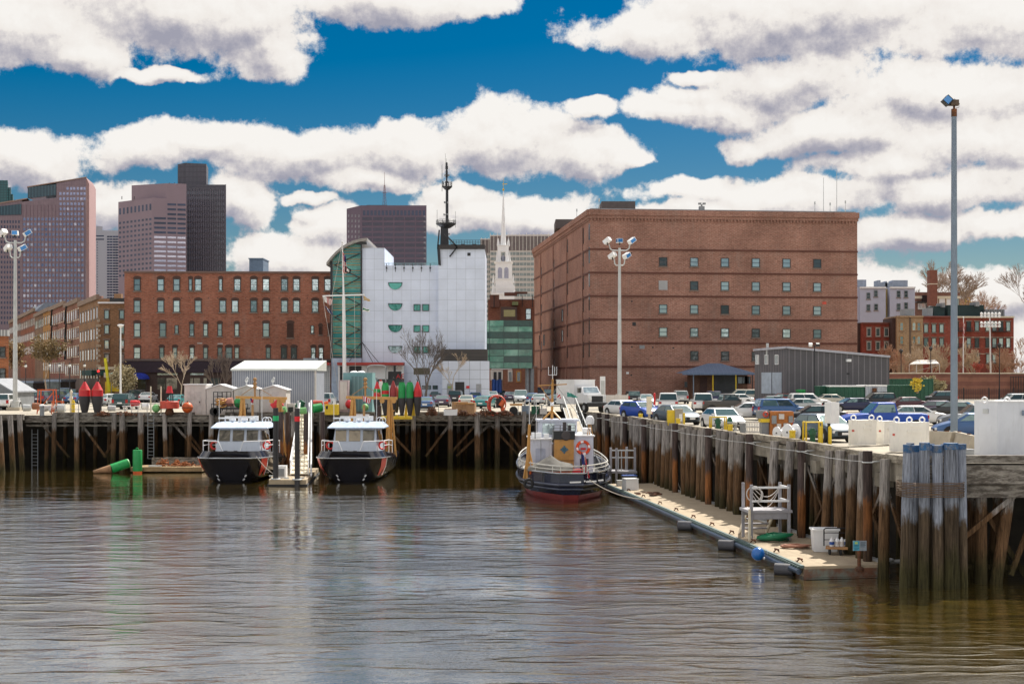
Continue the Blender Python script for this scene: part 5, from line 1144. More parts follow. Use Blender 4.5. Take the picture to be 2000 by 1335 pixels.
c_white = paint('white', (.72, .72, .72)); c_silver = paint('silver', (.42, .44, .45)); c_grey = paint('grey', (.13, .14, .15)); c_black = paint('black', (.012, .012, .016)); c_navy = paint('navy', (.015, .02, .07))
c_blue = paint('blue', (.005, .06, .38)); c_mid = paint('mid_blue', (.04, .11, .27)); c_teal = paint('teal', (.02, .10, .11)); c_red = paint('dull_red', (.22, .04, .03)); c_maroon = paint('maroon', (.07, .015, .025)); c_sea = paint('sea_green', (.02, .2, .2))
c_brown = paint('brown', (.06, .05, .045)); c_cream = paint('champagne', (.5, .47, .4)); c_purple = paint('plum', (.08, .05, .09)); c_slate = paint('slate', (.06, .09, .12)); c_green = paint('dark_green', (.01, .05, .05))
A, Z_ = 96, -84       # away from / towards the camera along the quarter's grid
cars = [
 # right wharf, nearest first
 ('hatch', 1611, 861, -72, c_slate, 'dark slate coupe nose-on at the wharf edge behind the white pedestal box'),
 ('pickup', 1722, 847, 183, c_blue, 'bright blue crew-cab pickup parked side-on behind the row of white cabinets'),
 ('sedan', 1793, 830, -4, c_white, 'white saloon whose nose sticks out behind the tailgate of the bright blue pickup'),
 ('hatch', 1897, 857, 172, c_mid, 'mid-blue hatchback half hidden behind the big white box on the right'),
 ('suv', 1905, 841, 172, c_grey, 'dark grey car directly behind the mid-blue hatchback by the tall blue-grey lamp pole'),
 ('sedan', 1411, 838, -80, c_white, 'white saloon nose-on behind the yellow frame guard at the wharf edge'),
 ('sedan', 1322, 828, -68, c_slate, 'slate blue saloon with gleaming windscreen between the two white capped pickups and the wharf'),
 ('sedan', 1588, 829, 180, c_black, 'black saloon seen from its side behind the orange electrical cabinet'),
 ('sedan', 1457, 819, 180, c_white, 'white saloon seen side-on between the dark brown pickup and the blue station wagon'),
 ('suv', 1530, 820, 8, c_mid, 'steel-blue station wagon seen side-on behind the orange electrical cabinet'),
 ('hatch', 1252, 818, -62, c_blue, 'bright blue hatchback nose-on at the wharf edge left of the pale bollard box'),
 ('sedan', 1220, 812, -62, c_white, 'white saloon tucked behind the bright blue hatchback at the far wharf end'),
 ('cap_pickup', 1305, 806, 84, c_white, 'white pickup with closed cap seen from behind, left one of the pair'),
 ('cap_pickup', 1372, 807, 84, c_white, 'white pickup with closed cap seen from behind, right one of the pair'),
 ('pickup', 1422, 808, 8, c_brown, 'dark brown open-bed pickup beside the white capped trucks'),
 ('suv', 1235, 789, 92, c_black, 'black boxy van-like car just right of the lamp mast foot, farthest by the brick wall'),
 ('sedan', 1262, 792, -90, c_silver, 'silver saloon below the small red post near the brick wall'),
 ('suv', 1328, 788, 90, c_silver, 'silver wagon roof showing behind the two white capped pickups'),
 ('sedan', 1437, 791, 170, c_white, 'white saloon in front of the porch with yellow posts'),
 ('van', 1447, 786, 175, c_cream, 'champagne estate car behind the white saloon near the loading porch'),
 ('sedan', 1481, 784, 20, c_sea, 'small sea-green car left of the red old estate'),
 ('sedan', 1522, 789, 176, c_red, 'faded red old saloon below the white doors of the metal building'),
 ('suv', 1581, 799, 3, c_white, 'white boxy four-wheel-drive with roof bars in the middle row', True),
 ('sedan', 1628, 792, 3, c_cream, 'champagne saloon behind the white four-wheel-drive'),
 ('suv', 1606, 786, 5, c_silver, 'grey estate car in the back row in front of the metal building'),
 ('sedan', 1661, 804, 190, c_navy, 'navy saloon with red tail lights left of the green container'),
 ('suv', 1708, 797, 185, c_black, 'black estate with roof bars between the navy saloon and the blue pickup cab', True),
 ('suv', 1832, 790, 178, c_black, 'black estate farthest back before the park railing'),
 ('sedan', 1822, 813, 150, c_purple, 'plum saloon seen from behind, left one of the dark pair by the lamp pole'),
 ('sedan', 1859, 816, 150, c_black, 'black saloon seen from behind, right one of the dark pair by the lamp pole'),
 ('suv', 1978, 800, 180, c_silver, 'silver car of which only the roof shows above the big white box', True),
 # middle of the lot
 ('sedan', 832, 800, 90, c_mid, 'steel-blue saloon tail-on just right of the last red buoy'),
 ('sedan', 865, 794, 88, c_purple, 'plum saloon tail-on beside the black jeep-like car'),
 ('hatch', 851, 784, 92, c_grey, 'grey hatchback tail-on behind the plum saloon'),
 ('suv', 891, 787, 86, c_black, 'black jeep-like car with a spare wheel on its back'),
 ('sedan', 912, 795, 88, c_cream, 'champagne saloon tail-on behind the brown crate'),
 ('sedan', 928, 785, 92, c_blue, 'deep blue saloon behind the champagne one'),
 ('sedan', 947, 797, 78, c_sea, 'sea-green saloon left of the heap of red ironwork'),
 ('hatch', 948, 779, 92, c_slate, 'slate hatchback behind the sea-green saloon'),
 ('sedan', 962, 782, 90, c_silver, 'silver saloon farther back between the green-blue cars'),
 ('van', 1017, 788, -90, c_silver, 'silver minivan nose-on in the middle of the lot'),
 ('sedan', 996, 783, 90, c_purple, 'plum saloon left of the silver minivan'),
 ('sedan', 978, 779, 90, c_black, 'black saloon above the red ironwork'),
 ('sedan', 1056, 790, 80, c_silver, 'silver saloon tail-on left of the tug mast'),
 ('hatch', 1040, 789, 90, c_mid, 'blue hatchback between the silver minivan and the silver saloon'),
 ('pickup', 1024, 774, 5, c_slate, 'slate pickup side-on in the back row under the brick block'),
 ('suv', 1050, 775, 5, c_navy, 'navy car in the back row near the corner of the brick block'),
 ('suv', 1084, 782, 60, c_black, 'black car with its bonnet raised behind the tug mast'),
 ('sedan', 826, 778, 90, c_silver, 'silver saloon in front of the low window of the white building'),
 ('suv', 868, 776, 90, c_black, 'black car in the back row in front of the dark doorway'),
 ('suv', 850, 774, 90, c_maroon, 'maroon car in the back row below the bare tree'),
 ('suv', 905, 775, 90, c_green, 'dark green car in the back row by the red sign'),
 ('sedan', 925, 774, 90, c_white, 'white saloon in the back row at the end of the white low block'),
 ('suv', 940, 774, 90, c_black, 'black car in the back row under the glass bridge'),
 ('suv', 637, 797, 88, c_silver, 'silver car beside the corrugated shed, behind the yellow box'),
 ('sedan', 643, 780, 88, c_black, 'black car with pale windscreen at the corner of the corrugated shed'),
 # left part
 ('suv', 14, 800, 92, c_white, 'white four-wheel-drive tail-on cut by the left edge'),
 ('suv', 57, 788, 84, c_black, 'black car tail-on, first right of the leftmost lamp mast'),
 ('suv', 86, 789, 86, c_purple, 'plum car tail-on behind the orange frame'),
 ('suv', 116, 786, 88, c_slate, 'slate-blue car left of the yellow cylinder'),
 ('sedan', 148, 788, 88, c_mid, 'steel-blue saloon left of the paired red buoys'),
 ('sedan', 205, 792, 90, c_silver, 'silver saloon tail-on right of the paired red buoys'),
 ('sedan', 222, 790, 90, c_white, 'white saloon between the silver saloon and the dark green car'),
 ('suv', 245, 799, 90, c_green, 'dark green car tail-on, tallest of the left group'),
 ('van', 231, 774, 4, c_silver, 'silver-roofed van in the back row under the small white lamp'),
 ('suv', 271, 784, 90, c_grey, 'grey car right of the dark green one'),
 ('sedan', 290, 785, 90, c_white, 'white saloon behind the leftmost thin white post'),
 ('suv', 313, 780, 90, c_slate, 'slate car behind the cone top of the red drum buoy'),
 ('sedan', 347, 793, 90, c_sea, 'sea-green saloon squeezed left of the first white shed'),
 ('sedan', 349, 779, 90, c_white, 'white saloon behind the sea-green one by the sheds'),
 ('sedan', 1556, 806, 185, c_silver, 'silver saloon squeezed between the steel-blue station wagon and the white four-wheel-drive'),
 ('sedan', 1502, 797, 176, c_grey, 'grey saloon side-on just below the faded red old saloon'),
 ('suv', 1392, 790, 90, c_navy, 'navy car tail-on behind the dark brown open-bed pickup'),
 ('sedan', 1764, 801, 184, c_maroon, 'maroon saloon in front of the long dark green skip'),
 ('sedan', 1085, 792, 92, c_slate, 'slate saloon right of the tug mast beside the white utility truck'),
]
for r in cars: car(*r[:6], rack=len(r) > 6)
# vehicles on the street
def lorry():
    Y = 143.; x = xx(1140, Y); t = thing('utility_truck', 'white box truck with dark grille standing behind the tug', 'truck', (x, Y, G), math.radians(-68))
    P = lambda q, n, m, par=t: (lambda o: (setattr(o, 'parent', par), o)[1])(bpy.data.objects.new(n, q.mesh(n, m)))
    def add(q, n, m, par=t):
        o = bpy.data.objects.new(n, q.mesh(n, m)); COL.objects.link(o); o.parent = par; return o
    q = MB(); q.box((-2.0, 0, 2.0), (4.4, 2.3, 2.4)); q.box((-2.0, 0, 3.23), (4.5, 2.36, .08)); add(q, 'box_body', clean_white)
    q = MB(); q.box((1.15, 0, 1.45), (1.7, 2.0, 1.0)); q.loft([[Vector((.3, -.95, 1.9)), Vector((.3, .95, 1.9)), Vector((.3, .85, 2.6)), Vector((.3, -.85, 2.6))], [Vector((1.9, -.98, 1.9)), Vector((1.9, .98, 1.9)), Vector((1.35, .85, 2.6)), Vector((1.35, -.85, 2.6))]], True, caps=True); q.box((2.5, 0, 1.35), (1.3, 1.95, .85)); add(q, 'cab', clean_white)
    q = MB(); q.add([(1.93, -.82, 1.98), (1.93, .82, 1.98), (1.45, .74, 2.52), (1.45, -.74, 2.52)], [(0, 1, 2, 3)]); add(q, 'windscreen', glass)
    for s_ in (-1, 1): q = MB(); q.box((1.0, s_*.97, 2.2), (.8, .03, .5)); add(q, 'side_window', glass_d)
    q = MB(); q.box((3.16, 0, 1.35), (.06, 1.2, .6)); q.box((3.25, 0, .8), (.3, 2.1, .4)); add(q, 'grille', dark)
    for s_ in (-1, 1): q = MB(); q.box((3.17, s_*.78, 1.4), (.06, .32, .3)); add(q, 'headlight', MATS['headlight'])
    for xw in (-3, 2.3):
        for s_ in (-1, 1): q = MB(); q.tube((xw, s_*.75, .5), (xw, s_*1.05, .5), .5, n=18); w = add(q, 'wheel', rubber); q = MB(); q.tube((xw, s_*.9, .5), (xw, s_*1.07, .5), .24, n=12); add(q, 'rim', galv, w)
lorry()
def bus(px, base, w, h, L, col, lab, Y, nm='trolley_bus'):
    t = thing(nm, lab, 'bus', (xx(px, Y), Y, G)); x = xx(px, Y)
    q = MB(); q.bb(x-w/2, x+w/2, Y, Y+L, G+.5, G+h*.38); q.obj('lower_body', col, t)
    q = MB(); q.bb(x-w/2+.05, x+w/2-.05, Y+.05, Y+L, G+h*.38, G+h*.88); q.obj('window_band', glass_d, t)
    q = MB(); q.bb(x-w/2-.1, x+w/2+.1, Y-.2, Y+L, G+h*.88, G+h); q.obj('roof', mat('bus_roof', (.3, .38, .5), .5), t)
    for s_ in (-1, 1):
        q = MB(); q.box((x+s_*w*.35, Y-.03, G+.95), (.25, .06, .2)); q.obj('headlight', MATS['headlight'], t)
        q = MB(); q.tube((x+s_*w*.42-.12, Y+1, G+.48), (x+s_*w*.42+.12, Y+1, G+.48), .48, n=14); q.obj('wheel', rubber, t)
bus(103, 755, 2.6, 3.2, 8, salmon, 'orange trolley bus with a pale roof coming down the left street', 232)
bus(52, 755, 2.4, 2.9, 7, yellow, 'yellow school bus far up the left street', 260, 'school_bus')
car('van', 127, 0, -80, c_mid, 'light blue van on the street right of the orange trolley bus', Y=228, group='vehicles on the left street')
car('suv', 138, 0, -80, c_black, 'black car on the street just in front of the light blue van', Y=216, group='vehicles on the left street')
# boom lift
bl = thing('boom_lift', 'yellow boom lift with a raised arm beside the small white street lamp', 'lift', (xx(222, 205), 205, G)); Y = 205
q = MB(); q.bb(xx(209, Y), xx(234, Y), Y, Y+2.2, G+1.5, G+2.6); q.bb(xx(206, Y), xx(216, Y), Y-.2, Y+2, G+1.0, G+2.9); q.obj('chassis', yellow, bl)
q = MB(); [q.tube((xx(p, Y), Y-.2, G+.6), (xx(p, Y), Y+.2, G+.6), .6, n=14) for p in (207, 229)]; q.obj('wheel', rubber, bl)
q = MB(); q.beam((xx(215, Y), Y-.4, zz(765, Y)), (xx(207, Y), Y-.4, zz(699, Y)), .35, .35); q.obj('arm', mat('bright_yellow', (.8, .72, .02), .5), bl)
q = MB(); q.bb(xx(203, Y), xx(212, Y), Y-.1, Y+1, zz(737, Y), zz(727, Y)); q.obj('cab', offwhite, bl)
sb = thing('banner_sign', 'pale green banner with dark lettering shapes fixed beside the small white lamp', 'sign', (xx(225, 204), 204, G)); q = MB(); q.bb(xx(216, 204), xx(234, 204), 204, 204.1, zz(737, 204), zz(727, 204)); q.obj('board', mat('pale_mint', (.45, .6, .5), .7), sb)
q = MB(); q.beam((xx(218, 204), 203.97, zz(734, 204)), (xx(224, 204), 203.97, zz(729, 204)), .04, .22); q.beam((xx(224, 204), 203.97, zz(733, 204)), (xx(231, 204), 203.97, zz(730, 204)), .04, .25); q.obj('lettering', teal, sb)
q = MB(); q.tube((xx(217, 204), 204.1, G), (xx(217, 204), 204.1, zz(727, 204)), .05, n=5); q.tube((xx(233, 204), 204.1, G), (xx(233, 204), 204.1, zz(727, 204)), .05, n=5); q.obj('post', grey, sb)
# traffic light & victorian lamps
tl = thing('traffic_light', 'traffic signal showing red at the street corner', 'traffic light', (xx(193, 200), 200, G)); q = MB(); q.tube((xx(192, 200), 200, G), (xx(192, 200), 200, zz(722, 200)), .08, n=6); q.bb(xx(190.5, 200), xx(195.5, 200), 199.8, 200.1, zz(733, 200), zz(721, 200)); q.obj('pole', dark, tl)
m_ = bpy.data.materials.new('red_signal'); m_.use_nodes = True; b_ = m_.node_tree.nodes['Principled BSDF']; b_.inputs['Base Color'].default_value = (.8, .02, .02, 1); b_.inputs['Emission Color'].default_value = (1, .02, .02, 1); b_.inputs['Emission Strength'].default_value = 1.5
q = MB(); q.sph((xx(193, 200), 199.75, zz(724.5, 200)), .17, 10); q.obj('red_lens', m_, tl)
def globe_lamp(px, Y, top, lab, col=dark, grp='globe street lamps'):
    t = thing('street_lamp', lab, 'street lamp', (xx(px, Y), Y, G), group=grp); x = xx(px, Y); z = zz(top, Y)
    q = MB(); q.lathe([(.2, G), (.18, G+.6), (.07, G+.8), (.05, z-.5), (.12, z-.45)], (x, Y, 0), 8); q.obj('post', col, t)
    q = MB(); q.sph((x, Y, z-.2), .2, 10); q.obj('globe', mat('lamp_globe', (.75, .75, .7), .3), t)
    q = MB(); q.lathe([(.14, z+.02), (.03, z+.22)], (x, Y, 0), 8); q.obj('finial', col, t)
for px, top, lab in ((50, 712, 'globe lamp farthest left, in front of the plum row house'), (97, 711, 'globe lamp over the left side of the trolley bus'), (116, 711, 'globe lamp over the right side of the trolley bus'), (136, 711, 'globe lamp above the light blue van'), (165, 711, 'bright double-lamp post straight above the left red buoy')):
    globe_lamp(px, 190, top, lab)
# ---------------------------------------------------------------- lamp masts
def floodhead(px, py, Y, parent, tilt, yaw, s=1.0):
    q = MB(); m = Matrix.Rotation(yaw, 3, 'Z') @ Matrix.Rotation(tilt, 3, 'Y'); p = at(px, py, Y)
    q.box(p, (.75*s, .55*s, .42*s), mtx=m); h = q.obj('lamp_head', clean_white, parent)
    q = MB(); q.box(p+m @ Vector((.385*s, 0, 0)), (.02, .48*s, .36*s), mtx=m); q.box(p+m @ Vector((0, -.28*s, 0)), (.6*s, .02, .33*s), mtx=m); q.obj('lens', glass_mat('lamp_lens', (.05, .18, .4), .5, .1), h)
    q = MB(); q.box(p+Vector((0, -.1, -.32*s)), (.12, .15, .3)); q.obj('bracket', dark, parent)
def mast(px, Y, top, lab, sc=1.0):
    x = xx(px, Y); s_ = Y/F; zt = zz(top+17, Y)
    t = thing('lamp_mast', lab, 'lamp mast', (x, Y, G), group='tall floodlight masts')
    q = MB(); q.lathe([(.42, G), (.42, G+1.0), (.24, G+1.02), (.23, G+5), (.14, zt)], (x, Y, 0), 14); q.obj('pole', galv, t)
    q = MB(); q.bb(x-.7, x+.7, Y-.7, Y+.7, G, G+.35); q.obj('footing', concrete, t)
    for dx, ya, yb in ((20.5, 22, 10), (10.5, 51, 38)):
        for sx in (-1, 1):
            a = lambda u, v: (x+sx*u*s_, Y, zz(top+v, Y))
            q = MB(); q.path([a(0, ya), a(dx*.62, ya), a(dx*.88, ya-3), a(dx, yb)], .07, 7); q.obj('arm', galv, t)
    for dx, dy, ti, ya in ((-24, 3, .6, 2.6), (24, 3, -.6, .5), (0, 3, 0, -1.4), (-14, 32, .5, 2.4), (14, 32, -.5, .7)):
        floodhead(px+dx, top+dy, Y-.1, t, ti, ya, 1.1)
    return t
mast(1210, 159, 467, 'tall pale floodlight mast with five lamps in front of the brick block')
mast(29.5, 150, 452, 'tall pale floodlight mast with five lamps at the left edge before the pink tower')
Y = 76.6; x = xx(1863.5, Y); lt = thing('lamp_mast', 'very tall blue-grey pole with a rusty top and tilted lamps behind the dolphin', 'lamp mast', (x, Y, G), group='tall floodlight masts')
q = MB(); q.lathe([(.19, G+.3), (.185, 10), (.135, zz(228, Y))], (x, Y, 0), 16); q.bb(x-.35, x+.35, Y-.35, Y+.35, G, G+.3); q.obj('pole', pole_blue, lt)
q = MB(); q.lathe([(.15, zz(228, Y)), (.15, zz(213, Y))], (x, Y, 0), 14); q.tube((x, Y, zz(213, Y)), (x, Y, zz(206, Y)), .06); q.obj('rusty_collar', rust, lt)
q = MB(); m = Matrix.Rotation(.75, 3, 'Y'); q.box(at(1850, 197, Y), (.42, .5, .42), mtx=m); q.obj('lamp_head', dark, lt); 
q = MB(); q.box(at(1848.5, 196.5, Y)+Vector((0, -.28, 0)), (.34, .04, .34), mtx=m); q.obj('lens', MATS['lamp_lens'], lt)
q = MB(); q.box(at(1863.5, 201, Y), (.42, .4, .28)); q.box(at(1862, 206, Y), (.55, .1, .05)); q.obj('lamp_head', mat('rusty_lamp', (.10, .07, .05), .8, var=.4), lt)
q = MB(); q.path([at(1868, 198, Y), at(1874, 202, Y), at(1873, 210, Y), at(1867, 211, Y)], .015, 5); q.path([at(1863, 196, Y), at(1864.5, 193, Y), at(1867, 196, Y)], .015, 5); q.obj('cable', dark, lt)
def small_lamp():
    Y = 190; x = xx(235.5, Y); t = thing('street_lamp', 'slim white lamp post with a flat flared head by the yellow boom lift', 'street lamp', (x, Y, G))
    q = MB(); q.lathe([(.2, G), (.13, G+2), (.09, zz(640, Y))], (x, Y, 0), 10); q.obj('post', clean_white, t)
    q = MB(); q.lathe([(.12, zz(640, Y)), (.45, zz(635.5, Y)), (.42, zz(633.8, Y)), (.1, zz(633, Y))], (x, Y, 0), 14); q.obj('lamp_head', clean_white, t)
small_lamp()
# flagpole with yard
Y = 196.; fl = thing('yard_flagpole', 'white ship-style flagpole with a yardarm and ropes in front of the glass atrium', 'flagpole', (xx(673, Y), Y, G))
q = MB(); q.tube(at(673.5, 790, Y), at(671, 577, Y), .30, .2, 12); q.tube(at(671, 577, Y), at(668.5, 474, Y), .13, .07, 8); q.sph(at(668.5, 472.5, Y), .17, 8); q.obj('pole', clean_white, fl)
q = MB(); q.tube(at(630, 578, Y), at(712, 575.5, Y), .09, .09, 8); q.obj('yardarm', clean_white, fl)
q = MB()
for a, b in (((630, 578), (661, 765)), ((631, 578), (636, 620)), ((649, 579), (646, 700)), ((692, 576), (694, 730)), ((668, 476), (649, 575)), ((668.5, 480), (674, 540))): q.tube(at(*a, Y-.1), at(*b, Y-.1), .022, n=4)
q.obj('rope', offwhite, fl)
def flag(name, lab, pts, mats, fn, Y, nx=12, ny=8, amp=.12, par=None):
    # pts: four corner pixels TL TR BR BL
    q = MB(); t = [at(*p, Y) for p in pts]
    for j in range(ny):
        for i in range(nx):
            def P(u, v): p = (t[0]*(1-u)+t[1]*u)*(1-v)+(t[3]*(1-u)+t[2]*u)*v; return p+Vector((0, amp*math.sin(u*9+v*2), amp*.4*math.sin(u*7)))
            a = [P(i/nx, j/ny), P((i+1)/nx, j/ny), P((i+1)/nx, (j+1)/ny), P(i/nx, (j+1)/ny)]
            q.add(a, [(3, 2, 1, 0)], fn((i+.5)/nx, (j+.5)/ny))
    o = q.obj(name, mats, par); 
    if par is None: tag(o, lab, 'flag')
    sm = o.modifiers.new('thick', 'SOLIDIFY'); sm.thickness = .02
    return o
f_r = mat('flag_red', (.5, .02, .03), .8); f_w = mat('flag_white', (.75, .73, .7), .8); f_b = mat('flag_blue', (.02, .03, .16), .8); f_k = mat('flag_black', (.015, .015, .02), .8); f_y = mat('flag_gold', (.65, .38, .05), .8); f_g = mat('flag_green', (.03, .25, .12), .8)
us = lambda u, v: 2 if (u < .42 and v < .5) else int(v*8) % 2
flag('national_flag', 'limp striped national flag high on the yard flagpole', [(669.5, 493), (675, 500), (677, 534), (670, 532)], [f_r, f_w, f_b], lambda u, v: 2 if (v < .4 and u > .5) else int(u*5+v*2) % 2, Y-.3)
flag('memorial_flag', 'small black and white flag just under the striped one', [(674, 519), (686, 526), (684, 534), (673, 531)], [f_k, f_w], lambda u, v: 1 if .35 < u < .75 and .3 < v < .75 else 0, Y-.35)
flag('service_ensign', 'red-and-white vertically striped ensign at the left end of the yardarm', [(631, 579), (649, 584), (647, 596), (634, 590)], [f_r, f_w, f_b], lambda u, v: 1 if u < .35 else int(u*14) % 2, Y-.3)
flag('blue_pennant', 'dark blue and white flag hanging below the striped ensign', [(635, 598), (642, 603), (650, 614), (641, 610)], [f_b, f_w], lambda u, v: 1 if abs(u-.5) < .18 else 0, Y-.3)
flag('gold_pennant', 'small gold and white flag at the right end of the yardarm', [(710, 578), (721, 584), (724, 588), (710, 586)], [f_y, f_w], lambda u, v: int(v*5) % 2, Y-.3)
flag('green_pennant', 'small white and green flag below the gold one', [(709, 600), (719, 603), (723, 608), (708, 608)], [f_w, f_g], lambda u, v: 1 if .3 < v < .65 else 0, Y-.3)
Y = 240.; fp2 = thing('flagpole', 'slim white flagpole with a limp flag right of the tall blue-grey pole', 'flagpole', (xx(1881.5, Y), Y, G)); q = MB(); q.tube(at(1881, 772, Y), at(1882, 620, Y), .12, .07, 8); q.sph(at(1882, 619, Y), .14, 8); q.obj('pole', clean_white, fp2)
flag('park_flag', 'limp striped flag on the slim white flagpole in the park', [(1881.5, 628), (1884.5, 632), (1883.5, 658), (1881, 656)], [f_r, f_w], lambda u, v: int(v*12+u*3) % 2, Y-.2, amp=.05)
# stadium light, park lamps, canopy
Y = 246.; st = thing('stadium_light', 'white stadium light with double rows of lamps above the park wall', 'floodlight', (xx(1934.5, Y), Y, G)); q = MB(); q.tube(at(1935, 735, Y), at(1933, 612, Y), .16, .1, 8); q.obj('pole', clean_white, st)
q = MB()
for y in (614, 619, 632, 638): q.beam(at(1916, y, Y), at(1953, y, Y), .1)
q.obj('crossbar', galv, st)
for y in (612.5, 617.5, 630.5, 636.5):
    for i in range(6): q = MB(); q.sph(at(1917+i*7, y, Y-.2), .27, 8, sc=(1, .6, 1)); q.obj('lamp', clothwhite, st)
for px, top, lab in ((1760, 681, 'black park lamp left of the white canopy frame'), (1818, 676, 'black park lamp right in front of the white canopy frame'), (1952, 669, 'black park lamp nearest the right edge on the park wall'), (1591, 671, None)):
    if lab is None: continue
    Y = 236 if px != 1952 else 228; x = xx(px, Y); t = thing('park_lamp', lab, 'street lamp', (x, Y, G), group='black park lamps'); z = zz(top, Y)
    q = MB(); q.lathe([(.15, G), (.1, G+1), (.06, z-.8)], (x, Y, 0), 8); q.obj('post', black, t); q = MB(); q.lathe([(.12, z-.8), (.34, z-.35), (.38, z-.3), (.1, z)], (x, Y, 0), 6); q.obj('lantern', dark, t)
Y = 183.; x = xx(1591, Y); t = thing('twin_lamp', 'black pole with two floodlights standing against the grey metal building', 'street lamp', (x, Y, G)); q = MB(); q.tube((x, Y, G), (x, Y, zz(674, Y)), .07, n=7); q.beam((x-.7, Y, zz(676, Y)), (x+.7, Y, zz(676, Y)), .08); q.obj('pole', black, t)
for dx in (-8, 6): q = MB(); q.box(at(1591+dx, 673, Y-.2), (.42, .35, .38), mtx=Matrix.Rotation(.4, 3, 'X')); q.obj('lamp_head', clean_white if dx < 0 else dark, t)
Y = 237.; cn = thing('park_canopy', 'white open canopy frame in the park above the retaining wall', 'canopy', (xx(1805, Y), Y, G+1)); q = MB()
A_, B_, C_, D_ = at(1776, 711, Y), at(1835, 710, Y), at(1827, 702, Y+4), at(1790, 702.5, Y+4)
q.add([A_, B_, C_, D_], [(0, 1, 2, 3)]); q.obj('roof', mat('canopy_mesh', (.45, .42, .38), .8), cn)
q = MB(); [q.tube(at(px, y, Y), at(px, 730, Y), .06, n=5) for px, y in ((1776, 711), (1790, 710), (1820, 710), (1835, 710))]; q.beam(A_, B_, .1); q.beam(at(1776, 728, Y), at(1835, 712, Y), .05); q.obj('frame', offwhite, cn)
gf = thing('garden_fence', 'dark iron railing along the foot of the striped retaining wall', 'fence', (xx(1900, 225), 226, G)); Y = 226.
q = MB()
for i in range(130): x = xx(1833, Y)+i*.28; q.tube((x, Y, G), (x, Y, G+1.75), .025, n=4)
for z in (.3, 1.6): q.beam((xx(1833, Y), Y, G+z), (xx(1833, Y)+36, Y, G+z), .05)
q.obj('railing', black, gf)
for i in range(9): q = MB(); x = xx(1833, Y)+i*4; q.bb(x-.06, x+.06, Y-.06, Y+.06, G, G+1.9); q.obj('post', black, gf)
bf = thing('park_gate', 'black iron gate bars on the retaining wall at the right edge', 'gate', (xx(1985, 231), 231, G)); q = MB(); [q.tube((xx(p, 231), 231.4, G), (xx(p, 231), 231.4, zz(734, 231)), .06, n=4) for p in range(1976, 2060, 5)]; q.beam((xx(1976, 231), 231.4, zz(736, 231)), (xx(2060, 231), 231.4, zz(736, 231)), .07); q.obj('bars', black, bf)
bfw = thing('low_wall', 'low brown brick gate pier between the dumpsters and the lamp pole', 'wall', (xx(1845, 220), 220, G)); q = MB(); q.bb(xx(1841, 220), xx(1858, 220), 220, 220.6, G, zz(749.5, 220)); q.obj('wall', brick_mat('pier_brick', (.12, .06, .05), (.14, .07, .055), (.1, .06, .05)), bfw)
# green containers and dumpsters
def bin_(nm, lab, px0, px1, top, Y, d, m, roof=None, cat='container'):
    t = thing(nm, lab, cat, (xx((px0+px1)/2, Y), Y+d/2, G)); z = zz(top, Y)
    q = MB(); q.bb(xx(px0, Y), xx(px1, Y), Y, Y+d, G+.15, z); 
    n = max(2, int((px1-px0)/7))
    for i in range(n+1): x = xx(px0+(px1-px0)*i/n, Y); q.bb(x-.06, x+.06, Y-.08, Y-.002, G+.15, z)
    q.obj('body', m, t); q = MB(); q.bb(xx(px0, Y)-.08, xx(px1, Y)+.08, Y-.12, Y+d+.1, z+.003, z+.16); q.obj('rim', roof or m, t); q = MB(); [q.tube((xx(p, Y), Y+.3, G+.2), (xx(p, Y), Y+.6, G+.2), .18, n=8) for p in (px0+4, px1-4)]; q.obj('roller', dark, t); return t
dg = mat('dumpster_green', (.012, .085, .05), .5, var=.2, grime=.2)
bin_('container', 'green container with a white rounded lid in front of the metal building', 1621, 1689, 755, 177, 4, dg, clean_white)
bin_('container', 'white container end with a brown patch, right of the green lidded container', 1689.5, 1731, 754, 177, 4, mat('pale_container', (.42, .46, .52), .5, grime=.2), clean_white)
bin_('dumpster', 'green skip at the left end of the container row', 1601, 1620, 756, 179, 3, dg, cat='dumpster')
bin_('dumpster', 'long dark green skip right of the white container end', 1734, 1806, 754, 180, 3, dg, cat='dumpster')
bin_('dumpster', 'tall dark green container behind the long green skip', 1737, 1822, 741.5, 200, 4, dg, cat='dumpster')
bin_('dumpster', 'small bright green bin below the metal building', 1560, 1572, 763, 182, 1.5, green, cat='dumpster')
q = MB(); q.bb(xx(1704, 176.8), xx(1712, 176.8), 176.7, 176.9, G+.8, G+2.2); q.obj('brown_patch', rust, [o for o in COL.objects if o.name == 'container.001'][0])
# barrels & misc behind right lot
ub = thing('utility_post', 'short red post standing before the brick wall by the lamp mast', 'post', (xx(1278.5, 150), 150, G)); q = MB(); q.tube((xx(1278.5, 150), 150, G), (xx(1278.5, 150), 150, G+1.75), .1); q.sph((xx(1278.5, 150), 150, G+1.75), .12, 8); q.obj('post', red, ub)
for a, b, lab in ((1182, 1226, 'cream timber screen beside the foot of the middle lamp mast'),):
    t = thing('screen_fence', lab, 'fence', (xx(1204, 152), 152, G)); q = MB(); Y = 152
    for i in range(12): x = xx(a+(b-a)*i/12, Y); q.bb(x, x+.19, Y, Y+.05, G, zz(771, Y))
    q.obj('boards', offwhite, t); q = MB(); [q.bb(xx(p, Y)-.07, xx(p, Y)+.07, Y+.06, Y+.2, G, zz(769, Y)) for p in (a, (a+b)/2, b)]; q.obj('post', offwhite, t)
pb_ = thing('tall_cabinet', 'tall pale cabinet behind the white utility truck', 'cabinet', (xx(1177, 155), 155, G)); q = MB(); q.box((xx(1177, 155), 155, G+1.8), (.55, .5, 3.6)); q.obj('body', clean_white, pb_); q = MB(); q.box((xx(1177, 155), 154.74, G+2.4), (.4, .03, 1.5)); q.obj('door', galv, pb_)
